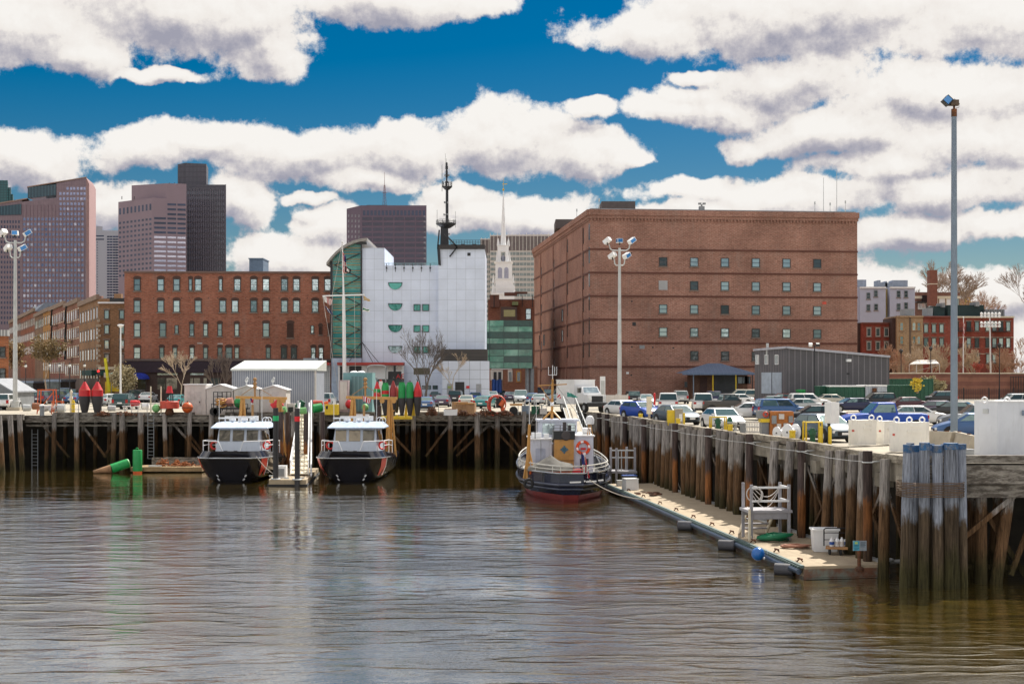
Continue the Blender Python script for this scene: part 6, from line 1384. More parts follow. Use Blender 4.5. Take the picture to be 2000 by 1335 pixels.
# ---------------------------------------------------------------- sheds on the pier
def shed(lab, a, b, top, Y, d, gable, m=offwhite, base=G, vent=False):
    t = thing('storage_shed', lab, 'shed', (xx((a+b)/2, Y), Y+d/2, base), group='white storage sheds on the pier'); x0, x1 = xx(a, Y), xx(b, Y); z = zz(top, Y)
    xm_ = (x0+x1)/2; rise = .38 if gable else 0
    q = MB(); q.slab([(x0, Y, base), (x1, Y, base), (x1, Y, z-rise)]+([(xm_, Y, z)] if gable else [])+[(x0, Y, z-rise)], (0, d, 0)); q.obj('wall', m, t)
    q = MB()
    if gable:
        for s_, xa in ((-1, x0), (1, x1)): q.slab([(xm_, Y-.12, z+.01), (xa+s_*.12, Y-.12, z-rise-.03), (xa+s_*.12, Y-.12, z-rise+.06), (xm_, Y-.12, z+.1)], (0, d+.2, 0))
    else: q.bb(x0-.1, x1+.1, Y-.1, Y+d+.1, z+.003, z+.1)
    q.obj('roof', clean_white, t)
    q = MB(); q.bb(xm_-.75, xm_+.55, Y-.05, Y-.002, base+.15, base+2.15); q.obj('door', mat('shed_door', (.56, .53, .5), .6, grime=.2), t)
    q = MB(); q.bb(xm_+.4, xm_+.48, Y-.1, Y-.05, base+1.1, base+1.25); q.obj('door_handle', dark, t)
    if vent: q = MB(); q.tube((xm_-.1, Y+.5, z-.1), (xm_-.1, Y+.5, z+.45), .05); q.sph((xm_-.1, Y+.5, z+.5), .17, 8); q.sph((xm_, Y+.4, z+.72), .12, 8); q.obj('vent', galv, t)
Y = 133.
shed('flat-roofed white shed, leftmost of the four white sheds', 360, 402, 751.5, Y, 2.6, False)
shed('gabled white shed behind the black rack, second of the four', 403, 455, 751.5, Y, 2.6, True)
shed('gabled white shed behind the left boat derrick, third of the four', 456.5, 506.5, 753.5, Y, 2.6, True, vent=True)
shed('gabled white shed against the corrugated building, rightmost of the four', 508, 558.5, 753.5, Y, 2.6, True, vent=True)
cs = thing('corrugated_shed', 'large corrugated grey-blue shed with a pale flat roof behind the white sheds', 'shed', (xx(535, 140), 142, G)); Y = 139.
q = MB(); q.bb(xx(453, Y), xx(617.5, Y), Y, Y+6, G, zz(722.5, Y)); q.obj('wall', stripes('corrugated_siding', (.36, .38, .42), (.20, .22, .27), .21, .6, var=.12), cs)
q = MB(); q.slab([(xx(451.5, Y), Y-.3, zz(723.5, Y)), (xx(451.5, Y), Y-.3, zz(720, Y)), (xx(451.5, Y), Y+7, zz(720, Y)+.9), (xx(451.5, Y), Y+7, zz(723.5, Y))], (xx(619.5, Y)-xx(451.5, Y), 0, 0)); q.obj('roof', mat('shed_roof', (.60, .62, .58), .45, .2, var=.1), cs)
q = MB(); q.bb(xx(614.5, Y), xx(618, Y), Y-.06, Y-.002, G, zz(723, Y)); q.obj('corner_trim', offwhite, cs)
# rack in front of shed
rk = thing('black_rack', 'black open steel rack standing before the second white shed', 'rack', (xx(434, 131.6), 131.6, G)); q = MB(); Y = 131.6
for px in (417, 425, 434, 443, 451): q.beam(at(px, 765, Y), at(px, 802, Y), .07)
for py in (765, 774, 782, 790): q.beam(at(417, py, Y), at(451, py, Y), .06)
for i in range(5): q.beam(at(426, 768+i*5, Y), at(433, 768+i*5, Y), .05)
q.obj('frame', dark, rk)
tr_ = thing('trailer', 'low trailer loaded with an old buoy and coils behind the left boat derrick', 'trailer', (xx(452, 130.8), 131.2, G)); q = MB(); Y = 131.2
q.bb(xx(415, Y), xx(486, Y), Y-.6, Y+.6, G+.55, G+.7); [q.beam((xx(p, Y), Y-.6, G+.6), (xx(p, Y), Y-.6, G+1.05), .05) for p in range(416, 488, 10)]; q.beam((xx(415, Y), Y-.6, G+1.05), (xx(486, Y), Y-.6, G+1.05), .05); q.obj('bed', dark, tr_)
for p in (420, 427, 478): q = MB(); q.tube((xx(p, Y), Y-.75, G+.36), (xx(p, Y), Y-.55, G+.36), .36, n=14); q.obj('wheel', rubber, tr_)
q = MB(); q.tube((xx(432, Y), Y, G+1.1), (xx(455, Y), Y, G+1.25), .35, .42, 14); tag(q.obj('old_buoy', mat('pink_tan', (.5, .22, .17), .7, var=.3, grime=.4), None), 'faded pink buoy lying on the low trailer', 'buoy')
q = MB(); q.sph((xx(467, Y), Y, G+1.15), .5, 16); tag(q.obj('green_float', green, None), 'round green float beside the faded pink buoy on the trailer', 'float')
q = MB(); [q.torus((xx(434, Y)+R.uniform(-.2, .3), Y-.4, G+.9+.12*i), .36, .06, 14, 5, mtx=Matrix.Rotation(R.uniform(-.5, .5), 3, 'X')) for i in range(6)]; tag(q.obj('rope_coil', tan, None), 'tan rope heap on the left end of the trailer', 'rope')
# teal tank unit
Y = 134.; tk = thing('teal_tank', 'pale teal rectangular tank unit with a louvred front in front of the entrance', 'tank', (xx(698, Y), Y+1.5, G)); q = MB(); q.bb(xx(670, Y), xx(727, Y), Y, Y+3, G+.2, zz(727.5, Y)); q.obj('body', teal, tk)
q = MB(); q.bb(xx(687, Y), xx(711, Y), Y-.3, Y-.003, G+.3, zz(734.5, Y)); q.obj('louvre_box', stripes('teal_louvre', (.26, .42, .42), (.12, .22, .23), .38, .88), tk)
for px in (689, 703): q = MB(); q.sph((xx(px, Y), Y+1, zz(727.5, Y)), .38, 10, sc=(1.1, 1, .5)); q.obj('hatch', clean_white, tk)
pk = thing('pink_cabinet', 'pale pink cabinet left of the teal tank', 'cabinet', (xx(673, 133), 133, G)); q = MB(); q.bb(xx(663.5, 133), xx(682, 133), 132.4, 133.6, G+.1, zz(742, 133)); q.obj('body', mat('pale_pink', (.45, .36, .36), .6), pk); q = MB(); q.bb(xx(666, 133), xx(679, 133), 132.35, 132.398, G+.5, zz(745, 133)); q.obj('door', offwhite, pk)
# ---------------------------------------------------------------- buoys on the pier
def cone_buoy(px, top, bot, lab, bands, Y, r=.5, flat=False, name='channel_buoy'):
    x = xx(px, Y); z0, z1 = zz(bot, Y), zz(top, Y); h = z1-z0
    t = thing(name, lab, 'buoy', (x, Y, z0), group='channel buoys standing on the pier')
    q = MB(); q.lathe([(r*.42, z0), (r*.62, z0+h*.12), (r*1.0, z0+h*.42), (r, z0+h*.56)], (x, Y, 0), 18); q.obj('hull', buoy_black, t)
    a0, a1 = z0+h*.56, z1
    n = len(bands)
    if flat:
        prof = [(r, a0), (r, a0+(a1-a0)*.8), (r*.8, a1)]
    else: prof = [(r, a0), (r*.98, a0+(a1-a0)*.42), (r*.18, a1)]
    def rad(z):
        for (r0, y0), (r1, y1) in zip(prof, prof[1:]):
            if y0 <= z <= y1+1e-6: return r0+(r1-r0)*(z-y0)/(y1-y0)
        return prof[-1][0]
    z = a0
    for f_, m_ in bands:
        z2 = a0+(a1-a0)*f_; pr = [(rad(z+(z2-z)*i/6), z+(z2-z)*i/6+.002) for i in range(7)]
        q = MB(); q.lathe(pr, (x, Y, 0), 18); q.obj('band', m_, t); z = z2
    q = MB(); q.tube((x, Y, z1-.02), (x, Y, z1+.16), .05); q.torus((x, Y, z1+.2), .08, .025, 12, 5, mtx=Matrix.Rotation(math.pi/2, 3, 'X')); q.obj('lifting_eye', dark, t)
    if flat:
        for s_ in (-.25, .25): q = MB(); q.bb(x+s_*r*1.3-.12, x+s_*r*1.3+.12, Y-.06, Y+.06, z1-.02, z1+.14); q.obj('lug', green, t)
    return t
Y = 131.2
for px, lab in ((165.3, 'left one of the pair of red-topped black buoys near the left pier end'), (190, 'right one of the pair of red-topped black buoys near the left pier end')):
    t = cone_buoy(px, 745, 809, lab, [(.42, red), (.48, salmon), (1, red)], Y, .52)
Yb = 130.2
cone_buoy(736.5, 745, 812, 'red and green banded cone buoy, leftmost of the upright group of six', [(.28, red), (.52, green), (1, red)], Yb, .34)
cone_buoy(752.5, 750, 812, 'green can buoy with one red band, second of the upright group of six', [(.3, green), (.55, red), (1, green)], Yb, .34, True)
cone_buoy(768, 743, 812, 'dull red cone buoy, third of the upright group of six', [(1, mat('dull_red', (.30, .03, .03), .5, var=.2))], Yb, .33)
cone_buoy(785, 749, 812, 'bright green can buoy, fourth of the upright group of six', [(1, green)], Yb, .34, True)
cone_buoy(800.5, 749, 812, 'bright green can buoy, fifth of the upright group of six', [(1, green)], Yb, .35, True)
cone_buoy(815.5, 745, 812, 'red cone buoy, rightmost of the upright group of six', [(1, red)], Yb, .36)
cone_buoy(775, 754, 806, 'slim red buoy half hidden behind the third and fourth upright buoys', [(1, salmon)], Yb+1.3, .24)
ys_ = thing('yellow_stand', 'yellow steel stand carrying the upright buoys at the pier edge', 'stand', (xx(770, 130.6), 130.6, 4.8)); q = MB(); q.bb(xx(742, 130.6), xx(804, 130.6), 130.1, 131.3, zz(813, 130.2)-.25, zz(813, 130.2)); [q.slab([(xx(p-4, Yb), Yb-.35, zz(815, Yb)), (xx(p+4, Yb), Yb-.35, zz(815, Yb)), (xx(p, Yb), Yb-.35, zz(808, Yb))], (0, .1, 0)) for p in (757, 776, 794)]; q.obj('base', yellow, ys_)
q = MB(); [q.slab([(xx(p-4, Yb), Yb+.7, zz(812, Yb)), (xx(p+3, Yb), Yb+.7, zz(812, Yb)), (xx(p, Yb), Yb+.7, zz(783, Yb))], (0, .1, 0)) for p in (792, 807)]; q.obj('wedge', yellow, ys_)
wp_ = thing('white_marker', 'white square post rising behind the first two upright buoys', 'post', (xx(743.5, 132), 132, G)); q = MB(); q.bb(xx(740, 132), xx(746.5, 132), 132, 132.3, G, zz(744, 132)); q.obj('post', clean_white, wp_); q = MB(); q.bb(xx(741.5, 132), xx(745, 132), 131.98, 132.32, zz(744, 132)+.002, zz(741.5, 132)); q.obj('red_cap', red, wp_)
# drum buoy
Y = 130.9; db = thing('drum_buoy', 'faded red drum buoy with a cage and red cone top, left of the white sheds', 'buoy', (xx(331, Y), Y, G)); x = xx(331, Y)
q = MB(); q.lathe([(.8, zz(797.5, Y)), (.86, zz(797, Y)), (.86, zz(784, Y)), (.8, zz(783, Y))], (x, Y, 0), 24); q.obj('float', salmon, db)
q = MB(); [q.tube((x+.35*math.cos(t), Y+.35*math.sin(t), zz(783, Y)), (x+.3*math.cos(t), Y+.3*math.sin(t), zz(767, Y)), .035) for t in [i*math.pi/3 for i in range(6)]]; q.obj('cage', dark, db)
q = MB(); q.lathe([(.34, zz(767, Y)), (.3, zz(765, Y)), (.2, zz(753.5, Y))], (x, Y, 0), 14); q.obj('cone', red, db)
q = MB(); q.lathe([(.3, G), (.45, G+.2), (.3, zz(797.5, Y))], (x, Y, 0), 12); q.obj('counterweight', rust, db)
def ball(px, py, r, Y, m_, lab, nm='round_float'):
    q = MB(); q.sph(at(px, py, Y), r, 18); t = q.obj(nm, m_); tag(t, lab, 'float'); return t
ob_ = thing('steel_sphere', 'rusty orange steel sphere buoy next to the first white shed', 'buoy', (xx(366, 130.9), 130.9, G)); q = MB(); q.sph(at(366, 795.5, 130.9), .5, 20); q.obj('sphere', orange, ob_); q = MB(); q.torus(at(366, 795.5, 130.9), .5, .035, 20, 5); q.tube(at(366, 785.5, 130.9), at(366, 783, 130.9), .07); q.obj('flange', rust, ob_)
ball(305, 797, .38, 130.8, palegreen, 'pale green ball float on the pier near the left ladder')
ball(683, 789, .42, 132, red, 'red ball float seen through the right boat derrick')
ball(713, 795, .33, 131.6, palegreen, 'pale green float right of the red one behind the right boat')
def cyl(nm, lab, a, b, r, m_, cat='buoy', r1=None):
    q = MB(); d = (Vector(b)-Vector(a)); q.tube(a, b, r, r1 or r, 16); t = q.obj(nm, m_); tag(t, lab, cat); return t
cyl('red_can', 'bright red can buoy lying at the top of the pile near the green-banded post', at(533, 796, 131), at(549, 784, 131), .42, red)
cyl('green_can', 'light green can lying under the bright red one', at(549, 802, 130.7), at(559, 800, 130.7), .34, palegreen)
cyl('green_can', 'bright green drum lying between the two banks of piles', at(611, 798, 131), at(628, 795, 131.4), .40, green)
cyl('green_can', 'dark green cone buoy toppled behind the light posts', at(583, 797, 132), at(592, 783, 132), .5, mat('dull_green', (.01, .1, .05), .6, grime=.3), r1=.25)
cyl('green_can', 'pale green drum half hidden left of the bright green one', at(586, 802, 130.7), at(598, 801, 130.7), .3, palegreen)
cyl('red_can', 'rusty red cone buoy lying on top of the bright green drum', at(613, 789, 131.8), at(630, 786, 131.8), .38, salmon, r1=.2)
cyl('red_can', 'orange drum end peeping behind the yellow box', at(634, 789, 132), at(641, 787, 132), .22, orange)
yb = thing('yellow_box', 'yellow equipment box with a black control panel by the right boat derrick', 'box', (xx(646, 131), 131, G)); q = MB(); q.bb(xx(635, 131), xx(661, 131), 130.6, 131.8, G+.05, zz(789.5, 131)); q.obj('body', yellow, yb); q = MB(); q.bb(xx(636, 130.5), xx(640, 130.5), 130.55, 130.598, zz(798, 131), zz(792, 131)); q.obj('panel', black, yb)
wq = thing('white_crate', 'small white slatted crate left of the piled buoys', 'crate', (xx(569, 132), 132, G)); q = MB(); q.bb(xx(561, 132), xx(577, 132), 131.6, 132.6, G, zz(787.5, 132)); q.obj('body', offwhite, wq); q = MB(); q.bb(xx(564, 132), xx(574, 132), 131.55, 131.598, G+.2, G+.75); q.obj('opening', dark, wq)
# spare gear on the left part of the pier
def frame(nm, lab, px, Y, w, h, m_, cat='frame'):
    t = thing(nm, lab, cat, (xx(px, Y), Y, G)); x = xx(px, Y); q = MB()
    for sx in (-1, 1):
        for sy in (-1, 1): q.beam((x+sx*w/2, Y+sy*w*.3, G), (x+sx*w/2*.9, Y+sy*w*.25, G+h), .08)
    q.beam((x-w/2, Y-w*.25, G+h), (x+w/2, Y-w*.25, G+h), .09); q.beam((x-w/2, Y+w*.25, G+h), (x+w/2, Y+w*.25, G+h), .09); q.beam((x-w/2, Y-.3*w, G+.2), (x+w/2*.9, Y-.25*w, G+h*.9), .07); q.obj('frame', m_, t)
    q = MB(); q.tube((x-.3, Y, G+.5), (x+.4, Y, G+.6), .32, .25, 14); q.tube((x+.3, Y-.3, G+.3), (x+.8, Y-.2, G+.5), .22, .2, 12); q.obj('lantern_body', galv, t)
frame('buoy_cage', 'orange lattice buoy cage lying among lamps, left of the yellow cylinder', 92, 136, 1.6, 2.3, orange, 'cage')
frame('buoy_cage', 'second orange cage tipped right beside the white canister', 113, 135, 1.0, 1.2, orange, 'cage')
yc = thing('yellow_cylinder', 'upright yellow gas cylinder before the paired red buoys', 'cylinder', (xx(143, 133), 133, G)); x = xx(143, 133); q = MB(); q.lathe([(.16, G), (.16, G+1.2), (.08, G+1.38), (.04, G+1.4)], (x, 133, 0), 12); q.obj('body', yellow, yc); q = MB(); q.tube((x, 133, G+1.4), (x, 133, G+1.52), .05); q.obj('valve', dark, yc)
sc_ = thing('brass_post', 'thin cream statue-like post left of the yellow cylinder', 'post', (xx(139, 133.5), 133.5, G)); q = MB(); q.lathe([(.14, G), (.12, G+1.2), (.2, G+1.5), (.08, G+1.8), (.15, G+2.1), (.04, G+2.35)], (xx(139, 133.5), 133.5, 0), 10); q.obj('post', cream, sc_)
for px, py, r, m_, lab in ((52, 796, .35, galv, 'silver lamp drum nearest the left lamp mast'), (70, 793, .33, mat('copper', (.3, .12, .06), .5, .4), 'copper-coloured drum beside the silver lamp drum'), (119, 797, .45, galv, 'fat silver canister lying left of the yellow cylinder'), (218, 797, .3, galv, 'silver canister right of the paired red buoys'), (284, 793, .3, clean_white, 'white float at the foot of the thin white posts')):
    t = thing('canister', lab, 'canister', at(px, 803, 133.5)); q = MB(); p = at(px, py, 133.5); q.tube(p-Vector((.3, 0, 0)), p+Vector((.35, .1, 0)), r, r*.9, 14); q.obj('body', m_, t); q = MB(); q.tube(p-Vector((.34, 0, 0)), p-Vector((.3, 0, 0)), r*.7, n=12); q.obj('lid', dark, t)
def bollard(px, base, h, lab, Y=None, m_=None):
    Y = Y or gY(base); x = xx(px, Y); t = thing('bollard', lab, 'bollard', (x, Y, G), group='grey bollards with white caps'); q = MB(); q.tube((x, Y, G), (x, Y, G+h), .2, n=14); q.obj('post', m_ or grey, t); q = MB(); q.lathe([(.24, G+h), (.25, G+h+.12), (.1, G+h+.2)], (x, Y, 0), 14); q.obj('cap', clean_white, t)
bollard(82, 814, .85, 'grey bollard with white cap at the left end of the pier', Y=129.6)
for px, lab in ((294.5, 'thin white post, left one of the pair before the drum buoy'), (314.5, 'thin white post, right one of the pair before the drum buoy')):
    Y = 131; t = thing('marker_post', lab, 'post', (xx(px, Y), Y, G), group='thin white posts'); q = MB(); q.tube((xx(px, Y), Y, G), at(px, 754, Y), .06); q.obj('post', cream, t); q = MB(); q.tube((xx(px, Y), Y, G), (xx(px, Y), Y, G+.12), .14); q.obj('foot', galv, t)
# rusty chain heaps (nobody could count the links)
def heap(px, Y, w, h, lab, z=G, m_=rust, n=60):
    q = MB(); x = xx(px, Y)
    for i in range(n):
        u, v = R.gauss(0, .33), R.gauss(0, .25); hh = max(0, 1-(u*u+v*v)*1.6)*h
        q.torus((x+u*w, Y+v*.8, z+R.uniform(0, hh)), R.uniform(.1, .17), .035, 8, 4, mtx=Matrix.Rotation(R.uniform(0, 3), 3, R.choice('XYZ')))
    return tag(q.obj('chain_heap', m_), lab, 'chain', kind='stuff')
for a in ((200, 130.9, .9, .35, 'rusty chain heaped beside the paired red buoys'), (245, 130.9, 1.6, .3, 'rusty chain below the dark green car'), (844, 131.5, .75, .75, 'rusty chain mound right of the last red buoy'), (905, 131.5, .9, .45, 'rusty chain left of the brown crate', ), (950, 131.8, 1.6, .45, 'long rusty chain heap below the red ironwork'), (985, 131.8, 1.0, .4, 'rusty chain at the right end of the pier')): heap(*a)
cr_ = thing('brown_crate', 'brown plywood bin on the pier right of the chain mound', 'crate', (xx(907, 133), 133.3, G)); q = MB(); Y = 133; q.box((xx(898, Y), Y+.3, G+.6), (1.1, 1.2, 1.2), .5); q.box((xx(915, Y), Y+.3, G+.55), (1.3, 1.2, 1.1), -.1); q.obj('body', mat('plywood', (.34, .2, .1), .8, var=.3, grime=.4), cr_); q = MB(); q.box((xx(907, Y), Y-.4, G+1.05), (1.9, .06, .1)); q.obj('rail', tan, cr_)
wt = thing('white_tub', 'white open tub of chain in front of the brown plywood bin', 'tub', (xx(880, 131), 131, G)); q = MB(); q.box((xx(880, 131), 131, G+.27), (1.2, .8, .54), top=(1.05, 1.05)); q.obj('body', clean_white, wt); q = MB(); q.box((xx(880, 131), 131, G+.56), (1.05, .7, .06)); q.obj('contents', rust, wt)
ri = thing('red_ironwork', 'tangled heap of red and orange buoy ironwork on the pier', 'ironwork', (xx(973, 132.5), 132.5, G)); q = MB(); Y = 132.5
for i in range(16):
    t = i/15*math.pi; q.tube((xx(962+i*.6, Y)+1.1*math.cos(t)*.8, Y, G+.3+1.5*math.sin(t)), (xx(964+i*.9, Y)+.8*math.cos(t+.6), Y+.3, G+.5+1.2*math.sin(t+.5)), .07, n=5)
q.torus((xx(970, Y), Y, G+1.0), .85, .06, 18, 5, mtx=Matrix.Rotation(1.3, 3, 'X')); q.obj('frame', salmon, ri)
q = MB(); q.tube((xx(977, Y), Y-.2, G+.8), (xx(984, Y), Y-.1, G+1.3), .3, .24, 10); q.tube((xx(983, Y), Y-.2, G+.3), (xx(979, Y), Y, G+.9), .18, .18, 8); q.obj('drum', orange, ri); q = MB(); q.box((xx(974, Y), Y-.2, G+1.1), (.4, .3, .9), .5); q.obj('battery_box', dark, ri)
bt = thing('boat_trailer', 'boat trailer with a tan deck right of the red ironwork', 'trailer', (xx(1008, 133), 133, G)); q = MB(); q.bb(xx(996, 133), xx(1020, 133), 132.6, 133.6, G+.85, G+1.0); q.obj('deck', tan, bt); q = MB(); q.tube((xx(1003, 133), 132.5, G+.4), (xx(1003, 133), 132.3, G+.4), .4, n=14); q.obj('wheel', rubber, bt); q = MB(); [q.beam((xx(p, 133), 132.7, G), (xx(p, 133), 132.7, G+.85), .06) for p in (1012, 1019)]; q.obj('leg', galv, bt)
for px, h, lab in ((1027, 1.3, 'bluish pump unit on the pier near the tug bow'), (1046, 1.2, 'dark green valve cabinet near the tug bow'), (1060, .9, 'pale machine box just before the pier corner')):
    t = thing('pump_unit', lab, 'machine', (xx(px, 133.5), 133.5, G)); q = MB(); q.box((xx(px, 133.5), 133.5, G+h*.35), (.8, .6, h*.6)); q.obj('body', {1027: pole_blue, 1046: MATS['dull_green'], 1060: offwhite}[px], t); q = MB(); q.tube((xx(px, 133.5)-.1, 133.3, G+h*.6), (xx(px, 133.5)-.1, 133.3, G+h), .08); q.torus((xx(px, 133.5)+.1, 133.2, G+h), .2, .03, 12, 4); q.obj('valve', galv, t)
# railings along the pier front
def rail(lab, a, b, Y, h=1.05, side='far', m_=grey, step=1.9, z=G):
    pa, pb = edge_pt(a, side), edge_pt(b, side); n = max(2, int((pb-pa).length/step)); t = thing('railing', lab, 'railing', ((pa.x+pb.x)/2, (pa.y+pb.y)/2, z))
    for i in range(n+1):
        p = pa+(pb-pa)*i/n; q = MB(); q.tube((p.x, p.y+Y, z), (p.x, p.y+Y, z+h), .03, n=6); q.obj('post', m_, t)
    for f_ in (1, .5): q = MB(); q.tube((pa.x, pa.y+Y, z+h*f_), (pb.x, pb.y+Y, z+h*f_), .025, n=5); q.obj('rail', m_, t)
rail('thin grey railing along the left pier front before the paired red buoys', 106, 330, .35)
rail('thin dark railing behind the upright buoys and chain mound', 738, 856, .6)
# ladders
def ladder(lab, px, top, bot, Y=129.6, m_=grey):
    t = thing('pier_ladder', lab, 'ladder', (xx(px, Y), Y, 0), group='steel ladders on the pier face'); z1, z0 = zz(top, Y), zz(bot, Y); x = xx(px, Y)
    q = MB(); [q.tube((x+s_*.27, Y, z0), (x+s_*.27, Y, z1), .035, n=6) for s_ in (-1, 1)]; q.obj('rail', m_, t)
    q = MB(); n = int((z1-z0)/.32); [q.tube((x-.27, Y, z0+.32*i), (x+.27, Y, z0+.32*i), .025, n=5) for i in range(n)]; q.obj('rungs', m_, t)
ladder('pale ladder on the pier face below the pale green ball float', 294.5, 806, 895)
ladder('dark ladder in the shade at the left end of the pier', 68, 838, 915, 131.5)
# fence & picnic bits near restaurant
tb_ = thing('picnic_table', 'white picnic table with a red umbrella-like cover on the pier, right of the paired buoys', 'table', (xx(258, 134), 134, G)); q = MB(); q.bb(xx(240, 134), xx(276, 134), 133.7, 134.5, G+.72, G+.8); q.obj('top', clean_white, tb_); q = MB(); [q.beam((xx(p, 134), 134, G), (xx(p+3, 134), 134, G+.72), .07) for p in (244, 256, 268)]; q.obj('leg', clean_white, tb_)
q = MB(); q.sph(at(264, 786, 133.6), .5, 12, sc=(1, .8, .5)); q.tube(at(256, 787, 133.6), at(272, 786, 133.6), .3, .25, 10); tag(q.obj('red_cover', red), 'red cover heaped on the white picnic table', 'cover')
# ---------------------------------------------------------------- buoy boats
def add(q, n, m, par, sub=None):
    o = bpy.data.objects.new(n, q.mesh(n, m)); COL.objects.link(o); o.parent = par; return o
hull_k = mat('black_hull', (.010, .010, .016), .16, var=.1, spec=.7); hull_n = mat('navy_hull', (.010, .014, .035), .2, var=.2, spec=.7)
boatw = mat('boat_white', (.52, .56, .62), .4, var=.06, grime=.15)
def hring(y, wl, kn, tp, rk, zk=1.95, zt=2.5, zb=.45):
    r = [(0, y+rk*1.2, -.5), (wl*.7, y+rk, -.1), (wl, y+rk*.85, zb), ((wl+kn)/2+.1, y+rk*.35, 1.2), (kn, y, zk), (tp, y+.25, zt)]
    return [Vector(p) for p in r]
t = bt1 = thing('buoy_boat', 'black-hulled white-cabined buoy boat on the left, nose-on beside the green-banded pile', 'boat', (0, 0, 0), group='buoy boats moored nose-out')
st = [hring(0, .9, 1.7, 1.45, 1.5), hring(.5, 1.7, 2.45, 2.15, 1.1), hring(1.6, 2.2, 2.78, 2.5, .7), hring(3.5, 2.4, 2.85, 2.6, .3, 1.85, 2.3), hring(9, 2.45, 2.85, 2.7, 0, 1.6, 1.9), hring(14.5, 2.4, 2.75, 2.65, 0, 1.55, 1.8)]
q = MB(); q.loft(st, False); q.loft([[Vector((-p.x, p.y, p.z)) for p in r][::-1] for r in st], False)
for r, fl in ((st[0], 1), (st[-1], 0)): m_ = [Vector((-p.x, p.y, p.z)) for p in r]; q.add(r+m_[::-1], [tuple(range(len(r)*2))])
add(q, 'hull', hull_k, t)
q = MB(); q.add([(-1.45, .3, 2.12), (1.45, .3, 2.12), (2.5, 1.9, 2.1), (2.6, 3.5, 1.9), (2.7, 14.3, 1.5), (-2.7, 14.3, 1.5), (-2.6, 3.5, 1.9), (-2.5, 1.9, 2.1)], [tuple(range(8))]); add(q, 'deck', mat('boat_deck', (.09, .10, .13), .6), t)
q = MB(); q.path([(-2.88, 4, 1.88), (-2.82, 1.6, 1.97), (-2.48, .45, 1.97), (-1.7, -.06, 1.97), (0, -.1, 1.97), (1.7, -.06, 1.97), (2.48, .45, 1.97), (2.82, 1.6, 1.97), (2.88, 4, 1.88)], .055, 6); q.obj('knuckle_rail', mat('steel_edge', (.45, .47, .5), .25, .7), t)
q = MB(); q.path([(-2.5, 3.6, .6), (-2.2, 2.2, .75), (-1.6, 1.35, .88), (0, 1.15, .95), (1.6, 1.35, .88), (2.2, 2.2, .75), (2.5, 3.6, .6)], .05, 5); add(q, 'spray_rail', MATS['steel_edge'], t)
# slanted service stripe, both sides of the bow
def side_at(y, f_):   # point on the topside between knuckle (f=1) and waterline (f=0)
    for a, b in zip(st, st[1:]):
        if a[4].y <= y <= b[4].y+1e-6:
            u = (y-a[4].y)/(b[4].y-a[4].y+1e-9); s_ = [p+(r-p)*u for p, r in zip(a, b)]; break
    pts = [s_[2], s_[3], s_[4]]; k_ = f_*2; i = min(1, int(k_)); return pts[i]+(pts[i+1]-pts[i])*(k_-i)
for sx in (-1, 1):
    for nm, w0, w1, m_ in (('red_stripe', 0, .85, mat('stripe_red', (.62, .05, .03), .35)), ('white_stripe', .92, 1.1, clothwhite)):
        q = MB(); rr = []
        for i in range(9):
            f_ = i/8*.97+.02; y = .55+(1-f_)*.55; a_ = side_at(y+w0*1.1, f_); b_ = side_at(y+w1*1.1, f_); off = Vector((.035, -.03, 0))
            A1, B1 = a_+off, b_+off; rr.append([Vector((sx*A1.x, A1.y, A1.z)), Vector((sx*B1.x, B1.y, B1.z))])
        q.loft(rr, False); add(q, nm, m_, t)
for sx in (-1, 1):
    q = MB(); [q.beam((sx*(.95+i*.12), 1.0+.12*i, .15+i*.28), (sx*(1.05+i*.12), .9+.12*i, .3+i*.28), .12, .05) for i in range(3)]; add(q, 'draft_marks', clothwhite, t)
q = MB(); q.loft([[Vector(p) for p in ((-1.95, 4.0, 1.9), (1.75, 4.0, 1.9), (1.95, 8.2, 1.7), (-1.95, 8.2, 1.7))], [Vector(p) for p in ((-1.72, 4.6, 4.15), (1.62, 4.6, 4.15), (1.8, 7.8, 4.15), (-1.8, 7.8, 4.15))]], True, caps=True); cab = add(q, 'cabin', boatw, t)
for x0, x1 in ((-1.66, -.78), (-.56, .36), (.58, 1.5)):
    q = MB(); q.add([(x0, 4.28, 3.12), (x1, 4.28, 3.12), (x1, 4.52, 4.02), (x0, 4.52, 4.02)], [(0, 1, 2, 3)]); add(q, 'window', glass_mat('wheelhouse_glass', (.10, .085, .055), .3, .05, (.2, .16, .1)), cab)
for i in range(3):
    q = MB(); y0 = 4.95+i*.95; q.add([(1.87, y0, 3.1), (1.89, y0+.75, 3.1), (1.76, y0+.78, 3.95), (1.74, y0+.05, 3.95)], [(0, 1, 2, 3)]); add(q, 'side_window', MATS['wheelhouse_glass'], cab)
q = MB(); q.loft([[Vector(p) for p in ((-2.3, 4.1, 4.16), (2.3, 4.1, 4.16), (2.35, 8.3, 4.16), (-2.35, 8.3, 4.16))], [Vector(p) for p in ((-2.3, 4.1, 4.24), (2.3, 4.1, 4.24), (2.35, 8.3, 4.24), (-2.35, 8.3, 4.24))], [Vector(p) for p in ((-1.95, 4.9, 4.62), (1.95, 4.9, 4.62), (1.95, 8, 4.62), (-1.95, 8, 4.62))]], True, caps=True); add(q, 'roof', mat('roof_bluewhite', (.50, .60, .75), .35), t)
q = MB(); q.box((-.2, 5.4, 5.05), (2.4, .25, .16)); q.tube((-.2, 5.4, 4.6), (-.2, 5.4, 5.0), .12); add(q, 'radar', clean_white, t)
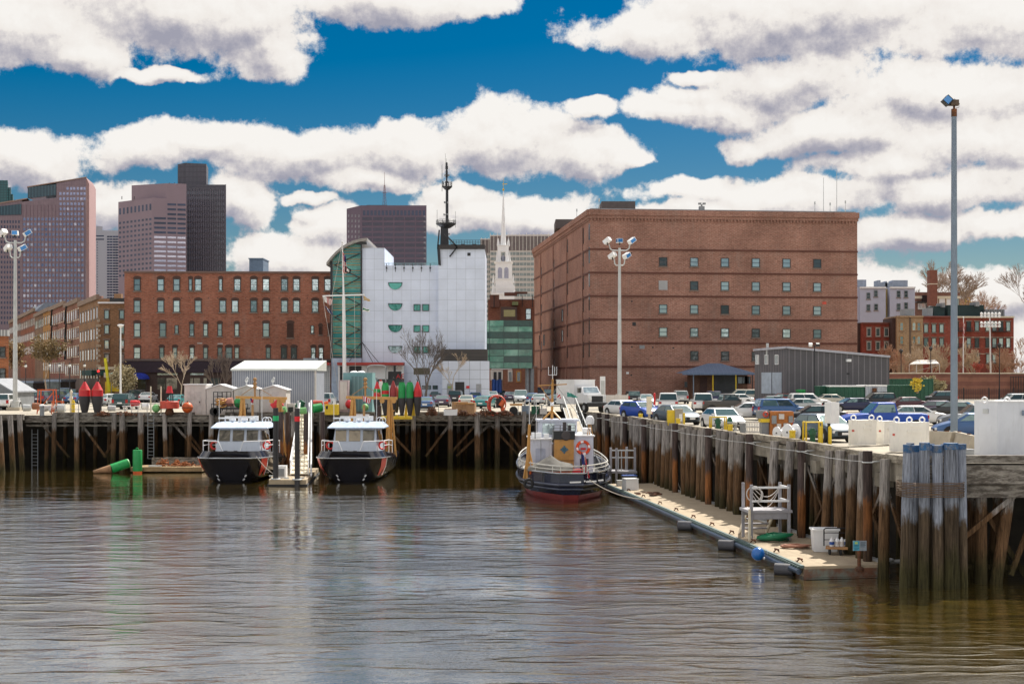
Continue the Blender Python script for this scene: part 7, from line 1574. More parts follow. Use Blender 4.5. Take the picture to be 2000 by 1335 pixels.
q = MB(); [q.lathe([(.05, 4.62), (.3, 4.75), (.28, 4.95), (.05, 5.05)], (x, 6, 0), 10) for x in (-.9, .1, .8)]; q.box((-1.5, 6, 4.95), (1.1, .2, .12)); q.box((1.1, 5.8, 4.95), (.35, .3, .4)); q.tube((-1.5, 6, 4.6), (-1.5, 6, 4.95), .05); add(q, 'roof_gear', clean_white, t)
q = MB(); [q.torus((x, 6.6, 4.75), .26, .03, 14, 5, mtx=Matrix.Rotation(math.pi/2, 3, 'X')) for x in (1.75, 2.0)]; [q.tube((x, 6, 4.6), (x, 6, h_), .02, n=4) for x, h_ in ((-2.0, 6.5), (1.55, 7.4))]; add(q, 'antenna', clean_white, t)
for sx in (-1, 1):
    q = MB(); a = [(sx*.7, .9, 2.5), (sx*1.0, .75, 3.25), (sx*2.5, 2.2, 3.25), (sx*2.65, 5, 3.2), (sx*2.68, 8, 3.0)]
    q.path(a, .045, 6); q.path([(p[0], p[1], p[2]-.38) for p in a[2:]], .03, 5); [q.tube(p, (p[0], p[1], 2.0), .035, n=6) for p in a[2:]]; add(q, 'hand_rail', clean_white, t)
q = MB(); [q.lathe([(.12, 2.1), (.1, 2.42), (.17, 2.5)], (x, 1.1, 0), 8) for x in (-.5, .3)]; q.box((-.1, 1.5, 2.3), (.9, .4, .3)); add(q, 'windlass', dark, t)
for sx in (-1, 1): q = MB(); q.torus((sx*2.15, 4.9, 2.75), .3, .08, 16, 6, mtx=Matrix.Rotation(math.pi/2, 3, 'X')); add(q, 'life_ring', mat('ring_red', (.65, .03, .02), .5), t)
q = MB()
for sx, xb in ((-1, -1.0), (1, 2.35)):
    xt = xb-sx*.1 if sx > 0 else xb+.1
    for dx, dy in ((-.42, 0), (.42, 0), (0, 1.2), (-.1, -.9)): q.beam((xb+dx, 10.5+dy, 1.5), (xt+dx*.25, 10.5, 6.55), .16)
    for z in (2.6, 3.8, 5.0): q.beam((xb-.36+z*.02, 10.5, z), (xb+.3, 10.5, z+.5), .08)
q.beam((-1.5, 10.5, 6.62), (2.9, 10.5, 6.52), .32, .24); [q.tube((x, 10.3, 6.3), (x, 10.7, 6.3), .2, n=10) for x in (1.6, 2.6)]; add(q, 'derrick', tan, t)
q = MB(); q.tube((.15, 9.4, 1.6), (.15, 9.4, 6.0), .14, .1, 8); q.beam((-.3, 9.5, 2.5), (.15, 9.5, 4.6), .1); q.beam((.7, 9.5, 2.5), (.2, 9.5, 4.6), .1); q.tube((.15, 10.5, 6.6), (.15, 10.5, 8.1), .08, n=6); q.beam((-1.0, 10.5, 6.8), (.15, 10.5, 7.6), .05); q.beam((1.6, 10.5, 6.75), (.15, 10.5, 7.6), .05); [q.sph((.15, 10.5, z), .18, 8) for z in (7.5, 7.8, 8.15)]; q.obj('mast', mat('mast_tan', (.38, .2, .07), .6, grime=.4), t)
bt1.location = (xx(447, 112), 112, 0)
bt2 = dup(bt1, (xx(683, 112), 112, 0), 0, 'black-hulled white-cabined buoy boat on the right, nose-on beside the tall red-banded pile')
flag('boat_ensign', 'limp red and white ensign behind the cabin of the left buoy boat', [(489, 777), (495, 780), (494, 792), (490, 790)], [f_r, f_w, f_b], us, 121.5, 6, 5, .05)
flag('boat_ensign', 'waving red and white striped ensign at the derrick of the right buoy boat', [(708, 773), (725, 778), (722, 788), (709, 783)], [f_r, f_w, f_b], lambda u, v: int(u*9) % 2, 121.5, 10, 6, .06)
wbx = thing('white_locker', 'pale locker standing behind the wheelhouse of the right buoy boat', 'locker', (xx(705, 127), 127, 4.8)); q = MB(); q.bb(xx(690, 127), xx(721, 127), 126.6, 127, zz(822, 127), zz(808.5, 127)); q.obj('body', clean_white, wbx); q = MB(); [q.bb(xx(p, 127), xx(p+1, 127), 126.6, 126.7, .5, zz(822, 127)) for p in (691, 719)]; q.obj('leg', galv, wbx)
# ---------------------------------------------------------------- mooring piles, gangway and float between the boats
for px, top, w, Y, band, lab in ((538.5, 796, 10, 109.5, green, 'square black mooring pile with a green band, beside the left boat'), (580.5, 797, 9.5, 109, red, 'square black mooring pile with a red band, between the two boats'), (548.5, 804, 9, 121, None, 'rusty brown steel pile just behind the green-banded pile'), (562, 804, 9, 124, None, 'rusty brown steel pile farther back left of the gangway'), (597.5, 808, 9, 119, None, 'dark steel pile right of the red-banded pile'), (630, 804, 8, 122, None, 'steel pile with a sunlit edge left of the right buoy boat'), (741, 792, 7, 126, None, 'dark steel pile behind the right boat, below the banded buoys')):
    t = thing('mooring_pile', lab, 'pile', (xx(px, Y), Y, 0), group='free-standing mooring piles'); x = xx(px, Y); h = w/F*Y/2; z = zz(top, Y)
    q = MB(); q.tube((x, Y, -2), (x, Y, z), h*1.1, h*1.05, 10); q.obj('shaft', mat('black_pile', (.03, .028, .03), .6, var=.4, stretch=(1, 1, .3)) if band else steel_pile, t)
    if band: q = MB(); q.tube((x, Y, z-1.0), (x, Y, z-.62), h*1.14, h*1.14, 10); q.obj('band', mat('bright_green_band', (.01, .45, .15), .5) if band is green else mat('bright_red_band', (.7, .01, .02), .5), t)
fdk = mat('float_deck', (.38, .30, .20), .85, var=.15, scale=1, bump=.2, grime=.2)
fl1 = thing('mooring_float', 'small weathered float between the two buoy boats with pile guides', 'float', (xx(572, 112), 112, 0)); Y0, Y1 = gY(937, .45), 123.5
q = MB(); q.prism([(xx(525, Y0), Y0), (xx(598, Y0), Y0), (xx(622, Y1), Y1), (xx(545, Y1), Y1)], .12, .47); q.obj('deck', fdk, fl1)
q = MB(); q.prism([(xx(526, Y0+.3)-.1, Y0-.12), (xx(598, Y0)+.1, Y0-.12), (xx(622, Y1)+.1, Y1), (xx(545, Y1)-.1, Y1)], -.2, .115); q.obj('pontoon', rubber, fl1)
q = MB(); [q.torus((xx(p, y), y, .52), .34, .06, 14, 5) for p, y in ((538.5, 109.5), (580.5, 109))]; [q.box((xx(p, y), y, .58), (.35, .12, .12)) for p, y in ((560, Y0+.5), (590, Y0+.6), (606, 114), (530, 112))]; q.obj('pile_guide', galv, fl1)
lk = thing('dock_locker', 'white vented box on the small float by the green-banded pile', 'box', (xx(546, 111.5), 111.5, .47)); q = MB(); q.box((xx(548, 111.5), 111.5, .95), (.95, .8, .95)); q.obj('body', clean_white, lk); q = MB(); q.box((xx(548, 111.5), 111.08, .9), (.7, .03, .6)); q.obj('louvre', grey, lk)
gw = thing('gangway', 'steep narrow gangway with white truss sides down to the small float', 'gangway', (xx(588, 120), 120, .5))
A0, A1, B0, B1 = Vector((xx(567, 113.5), 113.5, .6)), Vector((xx(586, 131), 131, 4.9)), Vector((xx(602, 113.5), 113.5, .6)), Vector((xx(604, 131), 131, 4.9))
q = MB(); q.add([A0, B0, B1, A1], [(0, 1, 2, 3)]); [q.beam(A0+(A1-A0)*i/16+Vector((0, 0, .04)), B0+(B1-B0)*i/16+Vector((0, 0, .04)), .06) for i in range(17)]; q.obj('treads', cream, gw)
for a, b in ((A0, A1), (B0, B1)):
    q = MB(); u = Vector((0, 0, 1.1)); q.beam(a+u, b+u, .09); q.beam(a, b, .09); q.beam(a+u*.5, b+u*.5, .05)
    for i in range(9): p = a+(b-a)*i/8; q.beam(p, p+u, .05); 
    for i in range(8): q.beam(a+(b-a)*i/8, a+(b-a)*(i+1)/8+u, .04)
    q.obj('truss_rail', clean_white, gw)
for px, lab in ((582, 'light post at the left head of the gangway'), (607.5, 'white leaning post at the right head of the gangway')):
    q = MB(); q.tube(at(px, 812 if px < 600 else 930, 130 if px < 600 else 113.6), at(px+.3, 782, 130), .07, n=6); tag(q.obj('gangway_post', clean_white), lab, 'post')
# log float with the green buoys
lf = thing('work_float', 'low timber work float under the pier with rusty chain on it', 'float', (xx(340, 126), 126, 0)); q = MB(); Y = 125.5; q.bb(xx(262, Y), xx(400, Y), Y-1.2, Y+2.0, .12, .5); q.obj('deck', mat('float_timber', (.30, .2, .1), .85, var=.3, grime=.3), lf); q = MB(); q.bb(xx(285, Y), xx(398, Y), Y+2.02, Y+2.3, .3, 1.15); q.obj('back_beam', timber, lf)
for px, w, h in ((318, .9, .6), (345, .6, .55), (362, 1.6, .35)): heap(px, Y+.2, w, h, 'rusty orange chain heap on the work float, %s' % {318: 'by the grey panel', 345: 'in the middle', 362: 'spread toward the left boat'}[px], .5, mat('orange_rust', (.3, .1, .03), .9, var=.4), 50)
pn = MB(); pn.box((xx(306, Y), Y-.5, .56), (1.1, .6, .08), .1); tag(pn.obj('grey_panel', galv), 'flat grey panel lying on the work float', 'panel')
gc = thing('green_can_buoy', 'upright bright green can buoy with a ring on top, afloat by the work float', 'buoy', (xx(268.5, 124), 124, 0)); x = xx(268.5, 124); q = MB(); q.lathe([(.39, .17), (.40, .2), (.40, zz(879, 124)), (.37, zz(878, 124))], (x, 124, 0), 22); q.obj('can', green, gc); q = MB(); q.lathe([(.36, -.3), (.4, .16)], (x, 124, 0), 18); q.obj('waterline_band', orange, gc); q = MB(); q.torus((x-.03, 124, zz(876.5, 124)), .11, .03, 14, 5, mtx=Matrix.Rotation(math.pi/2, 3, 'X')); q.obj('lifting_ring', green, gc)
tc_ = thing('tilted_buoy', 'green can buoy lying tilted in the water with a rusty tan cone end', 'buoy', (xx(230, 124.5), 124.5, 0)); a, b, e = at(250, 904, 124.5), at(217, 915, 123.8), at(182, 921, 123.4); q = MB(); q.tube(a, b, .41, .40, 20); q.obj('can', green, tc_); q = MB(); q.tube(b, e, .39, .12, 16); q.obj('cone', mat('rusty_tan', (.36, .2, .1), .8, var=.4, grime=.4), tc_); q = MB(); q.tube(a, a+(a-b)*.06, .42, .36, 18); q.obj('rim', palegreen, tc_)
# ---------------------------------------------------------------- tug
tug = thing('harbour_tug', 'black-hulled harbour tug with tan funnel, seen from the stern beside the right wharf', 'tug', (0, 0, 0))
def hw(v): return 3.28*(1-abs(1-v*2.2)**2.6*.75) if v < .4545 else 3.28*(1-((v-.4545)/.5455)**2.3*.92)   # v: 0 stern, 1 bow
rings = []; L = 19.8; NV = 16
for i in range(NV+1):
    v = i/NV; y = L*(1-math.cos(math.pi*v))/2 if v < .5 else L*(.5+(v-.5)); w = hw(y/L); sheer = 1.72+1.5*max(0, (y/L-.35))**1.6*1.5; k = .75+.25*min(1, y/4)
    prof = [(0, -1.2, 1.5), (w*.6*k, -.6, .9), (w*.80*k, .10, .55), (w*.87*k, .45, .35), (w*.95, .95, .12), (w, 1.25*sheer/1.7, 0), (w*1.0, sheer+.2, 0)]
    rings.append([Vector((x, y+(r_ if y < 5 else 0)*(1-y/5 if y < 5 else 0), z)) for x, z, r_ in prof])
q = MB()
for i in range(NV):
    for j in range(6):
        for s_ in (1, -1):
            a, b, c_, d_ = rings[i][j], rings[i][j+1], rings[i+1][j+1], rings[i+1][j]; f_ = [Vector((s_*p.x, p.y, p.z)) for p in (a, b, c_, d_)]; q.add(f_, [(3, 2, 1, 0) if s_ > 0 else (0, 1, 2, 3)], 1 if j < 3 else 0)
for j in range(6): a, b = rings[0][j], rings[0][j+1]; q.add([a, b, Vector((-b.x, b.y, b.z)), Vector((-a.x, a.y, a.z))], [(0, 1, 2, 3)], 1 if j < 3 else 0)
add(q, 'hull', [hull_n, mat('boot_top_red', (.20, .03, .028), .6, var=.3)], tug)
def outline(j, dz=0, out=0): r = [rings[i][j]+Vector((out, 0, dz)) for i in range(NV+1)]; return [Vector((-p.x, p.y, p.z)) for p in r[::-1]]+r
q = MB(); dk_ = [Vector((p.x*.97, p.y+.05, 1.22+.2*max(0, p.y-7)/4)) for p in outline(6)]; q.add(dk_, [tuple(range(len(dk_)))]); add(q, 'deck', mat('tug_deck', (.30, .29, .27), .7, grime=.4), tug)
ol = mat('rubbing_strake', (.10, .11, .15), .3, .4)
for j, dz, r_ in ((6, 0, .055), (5, -.12, .085), (4, -.1, .06)): q = MB(); q.path(outline(j, dz, .04), r_, 6); add(q, 'rubbing_strake', ol if j != 6 else MATS['steel_edge'], tug)
q = MB(); o_ = outline(6, .48, -.12); q.path(o_, .045, 6); q.path(outline(6, .24, -.08), .022, 5); [q.tube(p-Vector((0, 0, .5)), p, .03, n=5) for p in o_[::2]]; add(q, 'rail', mat('weathered_rail', (.55, .53, .48), .5, grime=.3), tug)
q = MB(); q.bb(-2.45, -.95, 6.0, 10.5, 1.2, 3.9); q.bb(.55, 1.95, 5.4, 10.5, 1.2, 4.15); q.bb(-1, .6, 7.4, 10.5, 1.2, 3.5); dh = add(q, 'deckhouse', mat('tug_white', (.56, .59, .68), .5, var=.08, grime=.25), tug)
q = MB(); q.bb(-2.6, 2.1, 6.6, 11, 3.91, 4.0) if False else q.bb(-2.55, -.9, 5.9, 11, 3.905, 4.0); q.bb(.5, 2.05, 5.3, 11, 4.155, 4.25); add(q, 'house_roof', clean_white, tug)
for x0, x1, z0, z1 in ((-2.1, -1.4, 1.5, 3.3), (1.0, 1.6, 1.35, 2.6)):
    q = MB(); y = 5.97 if x0 < 0 else 5.37; q.bb(x0, x1, y, y+.02, z0, z1); add(q, 'door', mat('tug_door', (.40, .44, .55), .6) if x0 < 0 else mat('open_door', (.05, .05, .06), .8), dh)
q = MB(); q.bb(-1.75, -1.72, 5.95, 5.98, 1.2, 3.9); add(q, 'seam', grey, dh)
fn = MB(); fn.loft([[Vector((-.62+1.15*(.5+.5*math.cos(a_*math.pi/8))-.0, 5.6+.8*math.sin(a_*math.pi/8), z)) for a_ in range(16)] for z in (1.3, 3.95)], True, caps=True) if False else fn.bb(-.80, .56, 5.25, 6.7, 1.25, 3.95); fo2 = add(fn, 'funnel', tan, tug)
q = MB(); q.bb(-.82, .58, 5.23, 6.72, 2.46, 2.5); add(q, 'funnel_seam', rust, fo2)
q = MB(); q.bb(-.88, .64, 5.2, 6.8, 3.952, 4.55); add(q, 'funnel_top', black, tug)
q = MB(); [q.box((-.12, 5.22, 3.25), (w_, .05, h_), mtx=Matrix.Rotation(a_, 3, 'Y')) for w_, h_, a_ in ((.55, .12, 0), (.12, .55, 0), (.4, .1, .8), (.4, .1, -.8))]; add(q, 'funnel_emblem', mat('emblem_blue', (.05, .13, .18), .5), fo2)
q = MB(); q.lathe([(.32, -.02), (.34, .02), (.28, .06)], (0, 5.17, 4.22), 14, mtx=Matrix.Rotation(math.pi/2, 3, 'X')); q.tube((-.05, 6, 4.5), (-.05, 6, 5.15), .13); q.tube((.35, 6.3, 4.5), (.35, 6.3, 4.9), .1); [q.beam((-.9, 5.3, z), (.66, 5.3, z), .03) for z in (4.75, 4.95)]; [q.tube((x, 5.3, 4.5), (x, 5.3, 4.97), .025, n=4) for x in (-.9, -.4, .15, .66)]; add(q, 'exhaust', mat('sooty', (.07, .06, .06), .5, .4), tug)
q = MB(); q.bb(-1.75, 1.0, 8.2, 10.6, 3.9, 5.15); q.bb(-1.9, 1.15, 8.0, 10.8, 5.153, 5.28); ph = add(q, 'wheelhouse', MATS['tug_white'], tug)
for x0, x1 in ((-1.5, -.65), (.25, .85)): q = MB(); q.bb(x0, x1, 8.15, 8.18, 4.2, 5.0); add(q, 'window', glass, ph)
q = MB(); [q.torus((1.22, 5.3, 3.38), r_, .0+w_, 24, 6, mtx=Matrix.Rotation(math.pi/2, 3, 'X')) for r_, w_ in ((.42, .10),)]; lr = add(q, 'life_ring', mat('ring_orange', (.7, .07, .01), .5), tug); q = MB(); [q.box((1.22+.42*math.cos(a_), 5.2, 3.38+.42*math.sin(a_)), (.14, .1, .2), mtx=Matrix.Rotation(-a_, 3, 'Y')) for a_ in (.2, 1.77, 3.34, 4.9)]; add(q, 'white_band', clothwhite, lr)
q = MB(); q.box((1.22, 5.32, 3.3), (.35, .15, .14)); q.box((1.6, 5.3, 3.3), (.1, .12, .25)); add(q, 'ring_light', red, tug)
q = MB(); q.tube((-.75, 9.3, 5.2), (-.7, 9.3, 8.2), .1, .08, 8); q.tube((-1.75, 9.3, 7.72), (.35, 9.3, 7.82), .045, n=6); q.beam((-1.6, 9.3, 7.7), (-.75, 9.3, 6.4), .05); q.beam((-.75, 9.3, 5.9), (-1.5, 8.6, 5.2), .1); q.beam((-.7, 9.3, 5.9), (-.1, 8.6, 5.2), .1); add(q, 'mast', tan, tug)
q = MB(); q.tube((-.7, 9.3, 8.2), (-.7, 9.3, 9.2), .03, n=5); q.beam((-1.0, 9.3, 8.5), (-.4, 9.3, 8.5), .04); [q.tube((x, 9.3, 8.5), (x, 9.3, 9.1), .02, n=4) for x in (-1, -.55, -.4)]; q.tube((-2.5, 7, 4), (-2.5, 7, 6.8), .025, n=4); q.tube((-2.0, 7, 4), (-2.0, 7, 6.7), .02, n=4); q.tube((-.75, 9.3, 6.3), (-.75, 9.2, 6.5), .14); add(q, 'antenna', clean_white, tug)
q = MB(); q.lathe([(.2, 5.0), (.30, 5.03), (.31, 5.35), (.22, 5.55), (.06, 5.62)], (1.75, 6.0, 0), 16); add(q, 'radome', clean_white, tug); q = MB(); [q.tube((1.75+.18*a_, 6+.12*b_, 4.2), (1.75+.08*a_, 6, 5.0), .03, n=5) for a_, b_ in ((-1, -1), (1, -1), (0, 1))]; add(q, 'radome_stand', tan, tug)
q = MB(); q.tube((-2.75, 4.2, 1.25), (-2.62, 4.2, 5.05), .17, .09, 8); [q.beam((x, 4.1, 1.3), (-2.65, 4.2, 3.3), .13) for x in (-3.0, -2.2)]; add(q, 'cargo_boom', tan, tug)
for x0, x1, y_, z_ in ((-.1, .75, -.06, 1.33), (1.0, 1.7, .12, 1.36), (1.85, 2.2, .45, 1.42), (.85, .95, -.03, 1.4)): q = MB(); q.beam((x0, y_, z_), (x1, y_+.12*(x1-x0), z_+.02), .06, .1); add(q, 'paint_scuff', clothwhite, tug)
for x, y, r, h in ((-1.7, 1.6, .16, .5), (-1.3, 1.6, .16, .5), (1.9, 1.8, .16, .5), (2.3, 1.8, .16, .5)): q = MB(); q.lathe([(r, 1.22), (r*.9, 1.22+h), (r*1.3, 1.26+h), (r*1.2, 1.34+h)], (x, y, 0), 12); add(q, 'bitt', black, tug)
q = MB(); [q.torus((x, y, z), .28, .1, 16, 7, mtx=Matrix.Rotation(math.pi/2, 3, 'X')) for x, y, z in ((-2.75, 2.1, 1.1),)]; add(q, 'tyre_fender', rubber, tug)
q = MB(); q.tube((.1, 2.4, 1.45), (1.1, 2.4, 1.45), .22, n=12); q.box((-2.0, 3.2, 1.5), (.6, .5, .5)); add(q, 'capstan_gear', grey, tug)
q = MB(); q.tube((1.3, 7.0, 4.5), (1.9, 7.0, 4.5), .24, n=14); q.box((-2.0, 7, 4.2), (.7, .7, .35)); q.box((-1.3, 6.6, 4.15), (.35, .4, .3)); add(q, 'raft_canister', clean_white, tug)
q = MB(); [q.beam((2.35, 3.5+i*.9, 1.3), (2.35, 3.5+i*.9, 2.2+.1*i), .05) for i in range(6)]; q.beam((2.35, 3.5, 2.2), (2.35, 8.0, 2.7), .06); add(q, 'side_rail', dark, tug)
q = MB(); q.tube((-2.15, 5.6, 4.0), (-2.15, 5.6, 4.9), .03, n=5); q.tube((-.2, 9.3, 8.0), (-1.9, 4.8, 5.2), .015, n=4); q.tube((-.7, 9.3, 8.1), (-2.6, 4.2, 5.0), .015, n=4); q.tube((-.7, 9.3, 8.1), (1.9, 5.4, 4.3), .015, n=4); add(q, 'rigging', dark, tug)
# covered workboat on the tug, its own thing
cb = thing('covered_dinghy', 'small orange dinghy under a grey tarpaulin on the tug stern', 'dinghy', (0, 0, 0)); q = MB(); rr = []
for y in (-1.5, -1.1, -.3, .6, 1.3):
    w_ = .75*(1-(abs(y)/1.9)**2); rr.append([Vector((y, x_*w_, z_)) for x_, z_ in ((-1, .0), (-.6, -.35), (.6, -.35), (1, .0))])
q.loft(rr, False); add(q, 'hull', orange, cb)
q = MB(); rr = []
for y, pk_ in ((-1.6, .1), (-1.1, .35), (-.4, .75), (0, .95), (.5, .6), (1.0, .45), (1.5, .35)):
    w_ = .85*(1-(abs(y)/2.1)**2); rr.append([Vector((y, x_*w_, z_)) for x_, z_ in ((-1.05, -.12), (-.9, .1), (-.35, pk_*.75), (0, pk_), (.35, pk_*.72), (.9, .1), (1.05, -.12))])
q.loft(rr, False); add(q, 'tarpaulin', mat('grey_tarp', (.17, .16, .14), .85, var=.2, bump=.6, bscale=3), cb)
q = MB(); [q.box((x, 0, -.4), (.1, .9, .3)) for x in (-.8, .8)]; add(q, 'cradle', grey, cb)
TX, TY, TR = 3.95, 94.8, .03
tug.location = (TX, TY, 0); tug.rotation_euler = (0, 0, TR)
def tl_(x, y, z): v = Matrix.Rotation(TR, 3, 'Z') @ Vector((x, y, z)); return v+Vector((TX, TY, 0))
cb.location = tl_(-1.15, 3.6, 2.0); cb.rotation_euler = (0, 0, TR)
q = MB(); m_ = tl_(.85, 3.6, 1.6); q.box(m_, (1.1, .7, .8)); tag(q.obj('red_chest', red), 'red chest on the tug stern behind the hanging flag', 'chest')
q = MB(); q.tube(tl_(.72, .5, 1.4), tl_(.72, .45, 3.3), .03, n=6); tag(q.obj('flag_staff', dark), 'short flagstaff at the tug stern rail', 'flagstaff')
p_ = lambda x, z: (PX+F*tl_(x, .4, z).x/tl_(x, .4, z).y, YH-(z-HC)*F/tl_(x, .4, z).y)
flag('stern_flag', 'limp striped national flag hanging at the stern of the tug', [p_(.72, 3.2), p_(.95, 3.1), p_(1.25, 1.6), p_(.8, 1.5)], [f_r, f_w, f_b], lambda u, v: 2 if v < .45 and u < .7 else int((u*4+v*3)) % 2, tl_(.8, .4, 0).y, 10, 14, .05)
flag('tug_pennant', 'green and white pennant flying between the tug and the white truck', [(1107, 760), (1115, 768), (1129, 776), (1108, 775)], [mat('flag_teal', (.05, .25, .2), .8), f_w], lambda u, v: 0 if v > .3 or u > .5 else 1, 106, 8, 6, .05)
flag('tug_signal_flag', 'tiny red and white flag on the tug mast', [(1088, 768), (1096, 771), (1095, 778), (1088, 776)], [f_r, f_w], lambda u, v: int(u*3+v*2) % 2, 103.9, 6, 4, .03)
# tug-side gangway and little platform
tg2 = thing('boarding_ramp', 'pale aluminium boarding ramp leading from the lot down behind the tug', 'ramp', (4.8, 118, 2)); a, b = at(1120, 862, 114), at(1100, 796, 138); a2, b2 = at(1146, 858, 114), at(1122, 794, 138)
q = MB(); q.add([a, a2, b2, b], [(0, 1, 2, 3)]); q.obj('deck', concrete, tg2)
for u, v in ((a, b), (a2, b2)):
    q = MB(); h_ = Vector((0, 0, 1.1)); q.beam(u+h_, v+h_, .08); q.beam(u, v, .08); [q.beam(u+(v-u)*i/7, u+(v-u)*i/7+h_, .035) for i in range(8)]; q.obj('handrail', galv, tg2)
# ---------------------------------------------------------------- long float beside the wharf
def fpt(s_, off, z=.55):     # s_: distance Y; off 0 outer edge .. 1 inner edge
    xo = 12.05+.11*(58.4-s_); return Vector((xo+off*3.5, s_+off*.6, z))
lfz = thing('long_float', 'long sunlit concrete float along the foot of the right wharf with a steel fender pipe', 'float', (9.5, 82, 0))
q = MB(); q.add([fpt(58.4, 0), fpt(58.4, 1), fpt(104, 1), fpt(104, 0)]+[fpt(58.4, 0, .1), fpt(58.4, 1, .1), fpt(104, 1, .1), fpt(104, 0, .1)], [(0, 1, 2, 3), (4, 5, 1, 0), (5, 6, 2, 1), (6, 7, 3, 2), (7, 4, 0, 3)]); q.obj('deck', fdk, lfz)
q = MB(); q.add([fpt(58.32, -.03, .44), fpt(58.32, 1.03, .44), fpt(58.32, 1.03, .02), fpt(58.32, -.03, .02)], [(3, 2, 1, 0)]); q.add([fpt(58.3, 0, .1), fpt(58.3, 1, .1), fpt(104, 1, .1), fpt(104, 0, .1), fpt(58.8, .03, -.5), fpt(58.8, .97, -.5), fpt(104, .97, -.5), fpt(104, .03, -.5)], [(4, 5, 1, 0), (5, 6, 2, 1), (7, 4, 0, 3)]); q.obj('end_plate', mat('green_grey_steel', (.14, .15, .12), .6, var=.3, col2=(.15, .06, .03)), lfz)
q = MB(); q.tube(fpt(58.6, -.06, .3), fpt(104, -.06, .3), .12, n=12); q.obj('fender_pipe', mat('fender_pipe', (.08, .11, .16), .3, .6, var=.15), lfz)
q = MB(); q.beam(fpt(58.6, -.015, .5), fpt(104, -.015, .5), .14, .12)
for i in range(150): p = fpt(58.8+i*.3, -.045, .47); q.box(p, (.14, .1, .09), .11)
q.obj('edge_grating', mat('teal_grating', (.10, .15, .14), .6), lfz)
q = MB(); q.beam(fpt(58.5, .99, .6), fpt(104, .99, .6), .2, .1); q.obj('kerb', galv, lfz)
for s_ in (59.6, 62.9, 66.6, 70.4, 74.3, 78.4, 82.6, 87, 92, 97): p = fpt(s_, .045, .56); q = MB(); q.beam(p+Vector((-.14, 0, .02)), p+Vector((-.03, 0, .14)), .05); q.beam(p+Vector((.12, 0, .02)), p+Vector((.02, 0, .14)), .05); q.beam(p+Vector((.05, -.2, .15)), p+Vector((-.05, .2, .15)), .06); q.obj('cleat', rust, lfz)
q = MB(); q.tube(fpt(59.2, 1.02, .55), fpt(59.2, 1.5, .55), .09, n=8); q.torus(Vector((xx(1728, 60), 60, .6)), .34, .07, 14, 5); q.obj('pile_guide', galv, lfz)
for px, py, lab in ((1346, 1024, 'black cylinder fender farthest along the long float'), (1428, 1062, 'black cylinder fender in the middle of the long float'), (1541, 1109, 'black cylinder fender nearest the near end of the long float')):
    Y = gY(py+6, .1)-.1; p = at(px, py, Y)+Vector((-.22, -.12, -.03)); t = thing('cylinder_fender', lab, 'fender', (p.x, p.y, p.z), group='cylinder fenders hung on the float'); d = Vector((.36, -.16, 0)); q = MB(); q.tube(p-d, p+d, .25, .25, 18); q.obj('body', mat('fender_rubber', (.06, .06, .07), .55, var=.3, grime=.3), t); q = MB(); q.tube(p+d, p+d*1.02, .13, n=12); q.path([p+d, p+d+Vector((.22, -.02, .1)), p+d+Vector((.1, .1, .4))], .02, 5); q.obj('rope', galv, t)
p = at(1480.5, 1081, 63.2); bf_ = thing('ball_fender', 'bright blue round fender hanging at the long float', 'fender', (p.x, p.y, p.z)); q = MB(); q.sph(p, .30, 20); q.obj('ball', mat('fender_blue', (.005, .12, .42), .3, coat=.5), bf_); q = MB(); q.tube(p+Vector((.2, -.1, -.15)), p+Vector((.3, -.15, -.2)), .06); q.path([p+Vector((.3, -.15, -.2)), p+Vector((.42, -.1, -.25)), p+Vector((.4, 0, .2))], .015, 5); q.obj('eye', galv, bf_)
# stair platform
gwd = mat('grey_painted_wood', (.34, .33, .35), .75, var=.12, grime=.3)
sp_ = thing('stair_platform', 'grey wooden step platform with rope-draped railings on the near end of the float', 'platform', (0, 0, 0))
X0, X1, Z1 = -.85, .98, 1.36
for x, y in ((X0, 0), (X1, 0), (X0-.0, 1.5), (X1, 1.5)): q = MB(); q.box((x, y, 1.32), (.13, .12, 2.64), mtx=None); add(q, 'post', gwd, sp_)
q = MB(); q.bb(X0-.14, X1+.14, -.12, 1.65, Z1-.06, Z1+.06); q.bb(X0+.08, X1-.08, -.05, .03, Z1-.36, Z1-.063); q.bb(X0+.08, X1-.08, 1.47, 1.53, Z1-.3, Z1-.063); add(q, 'platform_deck', gwd, sp_)
for z in (1.86, 2.5): q = MB(); q.beam((X0, -.02, z), (X1, -.02, z), .09); q.beam((X1, 0, z), (X1, 1.5, z), .07); add(q, 'hand_rail', clean_white, sp_)
for i in range(5): z = .25+i*.26; q = MB(); q.box((.1, 2.0+(4-i)*.28-.2 if False else 1.95+(4-i)*.26, z), (1.3, .26, .06)); add(q, 'step', gwd, sp_)
q = MB(); [q.beam((x, 3.2, 0), (x, 1.6, Z1), .06, .24) for x in (-.58, .78)]; q.beam((-1.0, -.2, 0), (-1.0, -.2, 1.5), .1); q.beam((-.95, -.2, 0), (-.4, 1.5, 1.6), .1); add(q, 'stringer', cream, sp_)
sp_.location = fpt(67.6, .36, .555)+Vector((-.05, 0, 0)); sp_.rotation_euler = (0, 0, .10); sl_ = sp_.location.copy()
q = MB(); 
for k_ in range(3):
    a, b = sl_+Vector((-.75, 0, 2.5-.2*k_)), sl_+Vector((.75, .9, 2.55)); q.path([a+(b-a)*i/10+Vector((0, 0, -math.sin(math.pi*i/10)*(.5+.15*k_))) for i in range(11)], .018, 5)
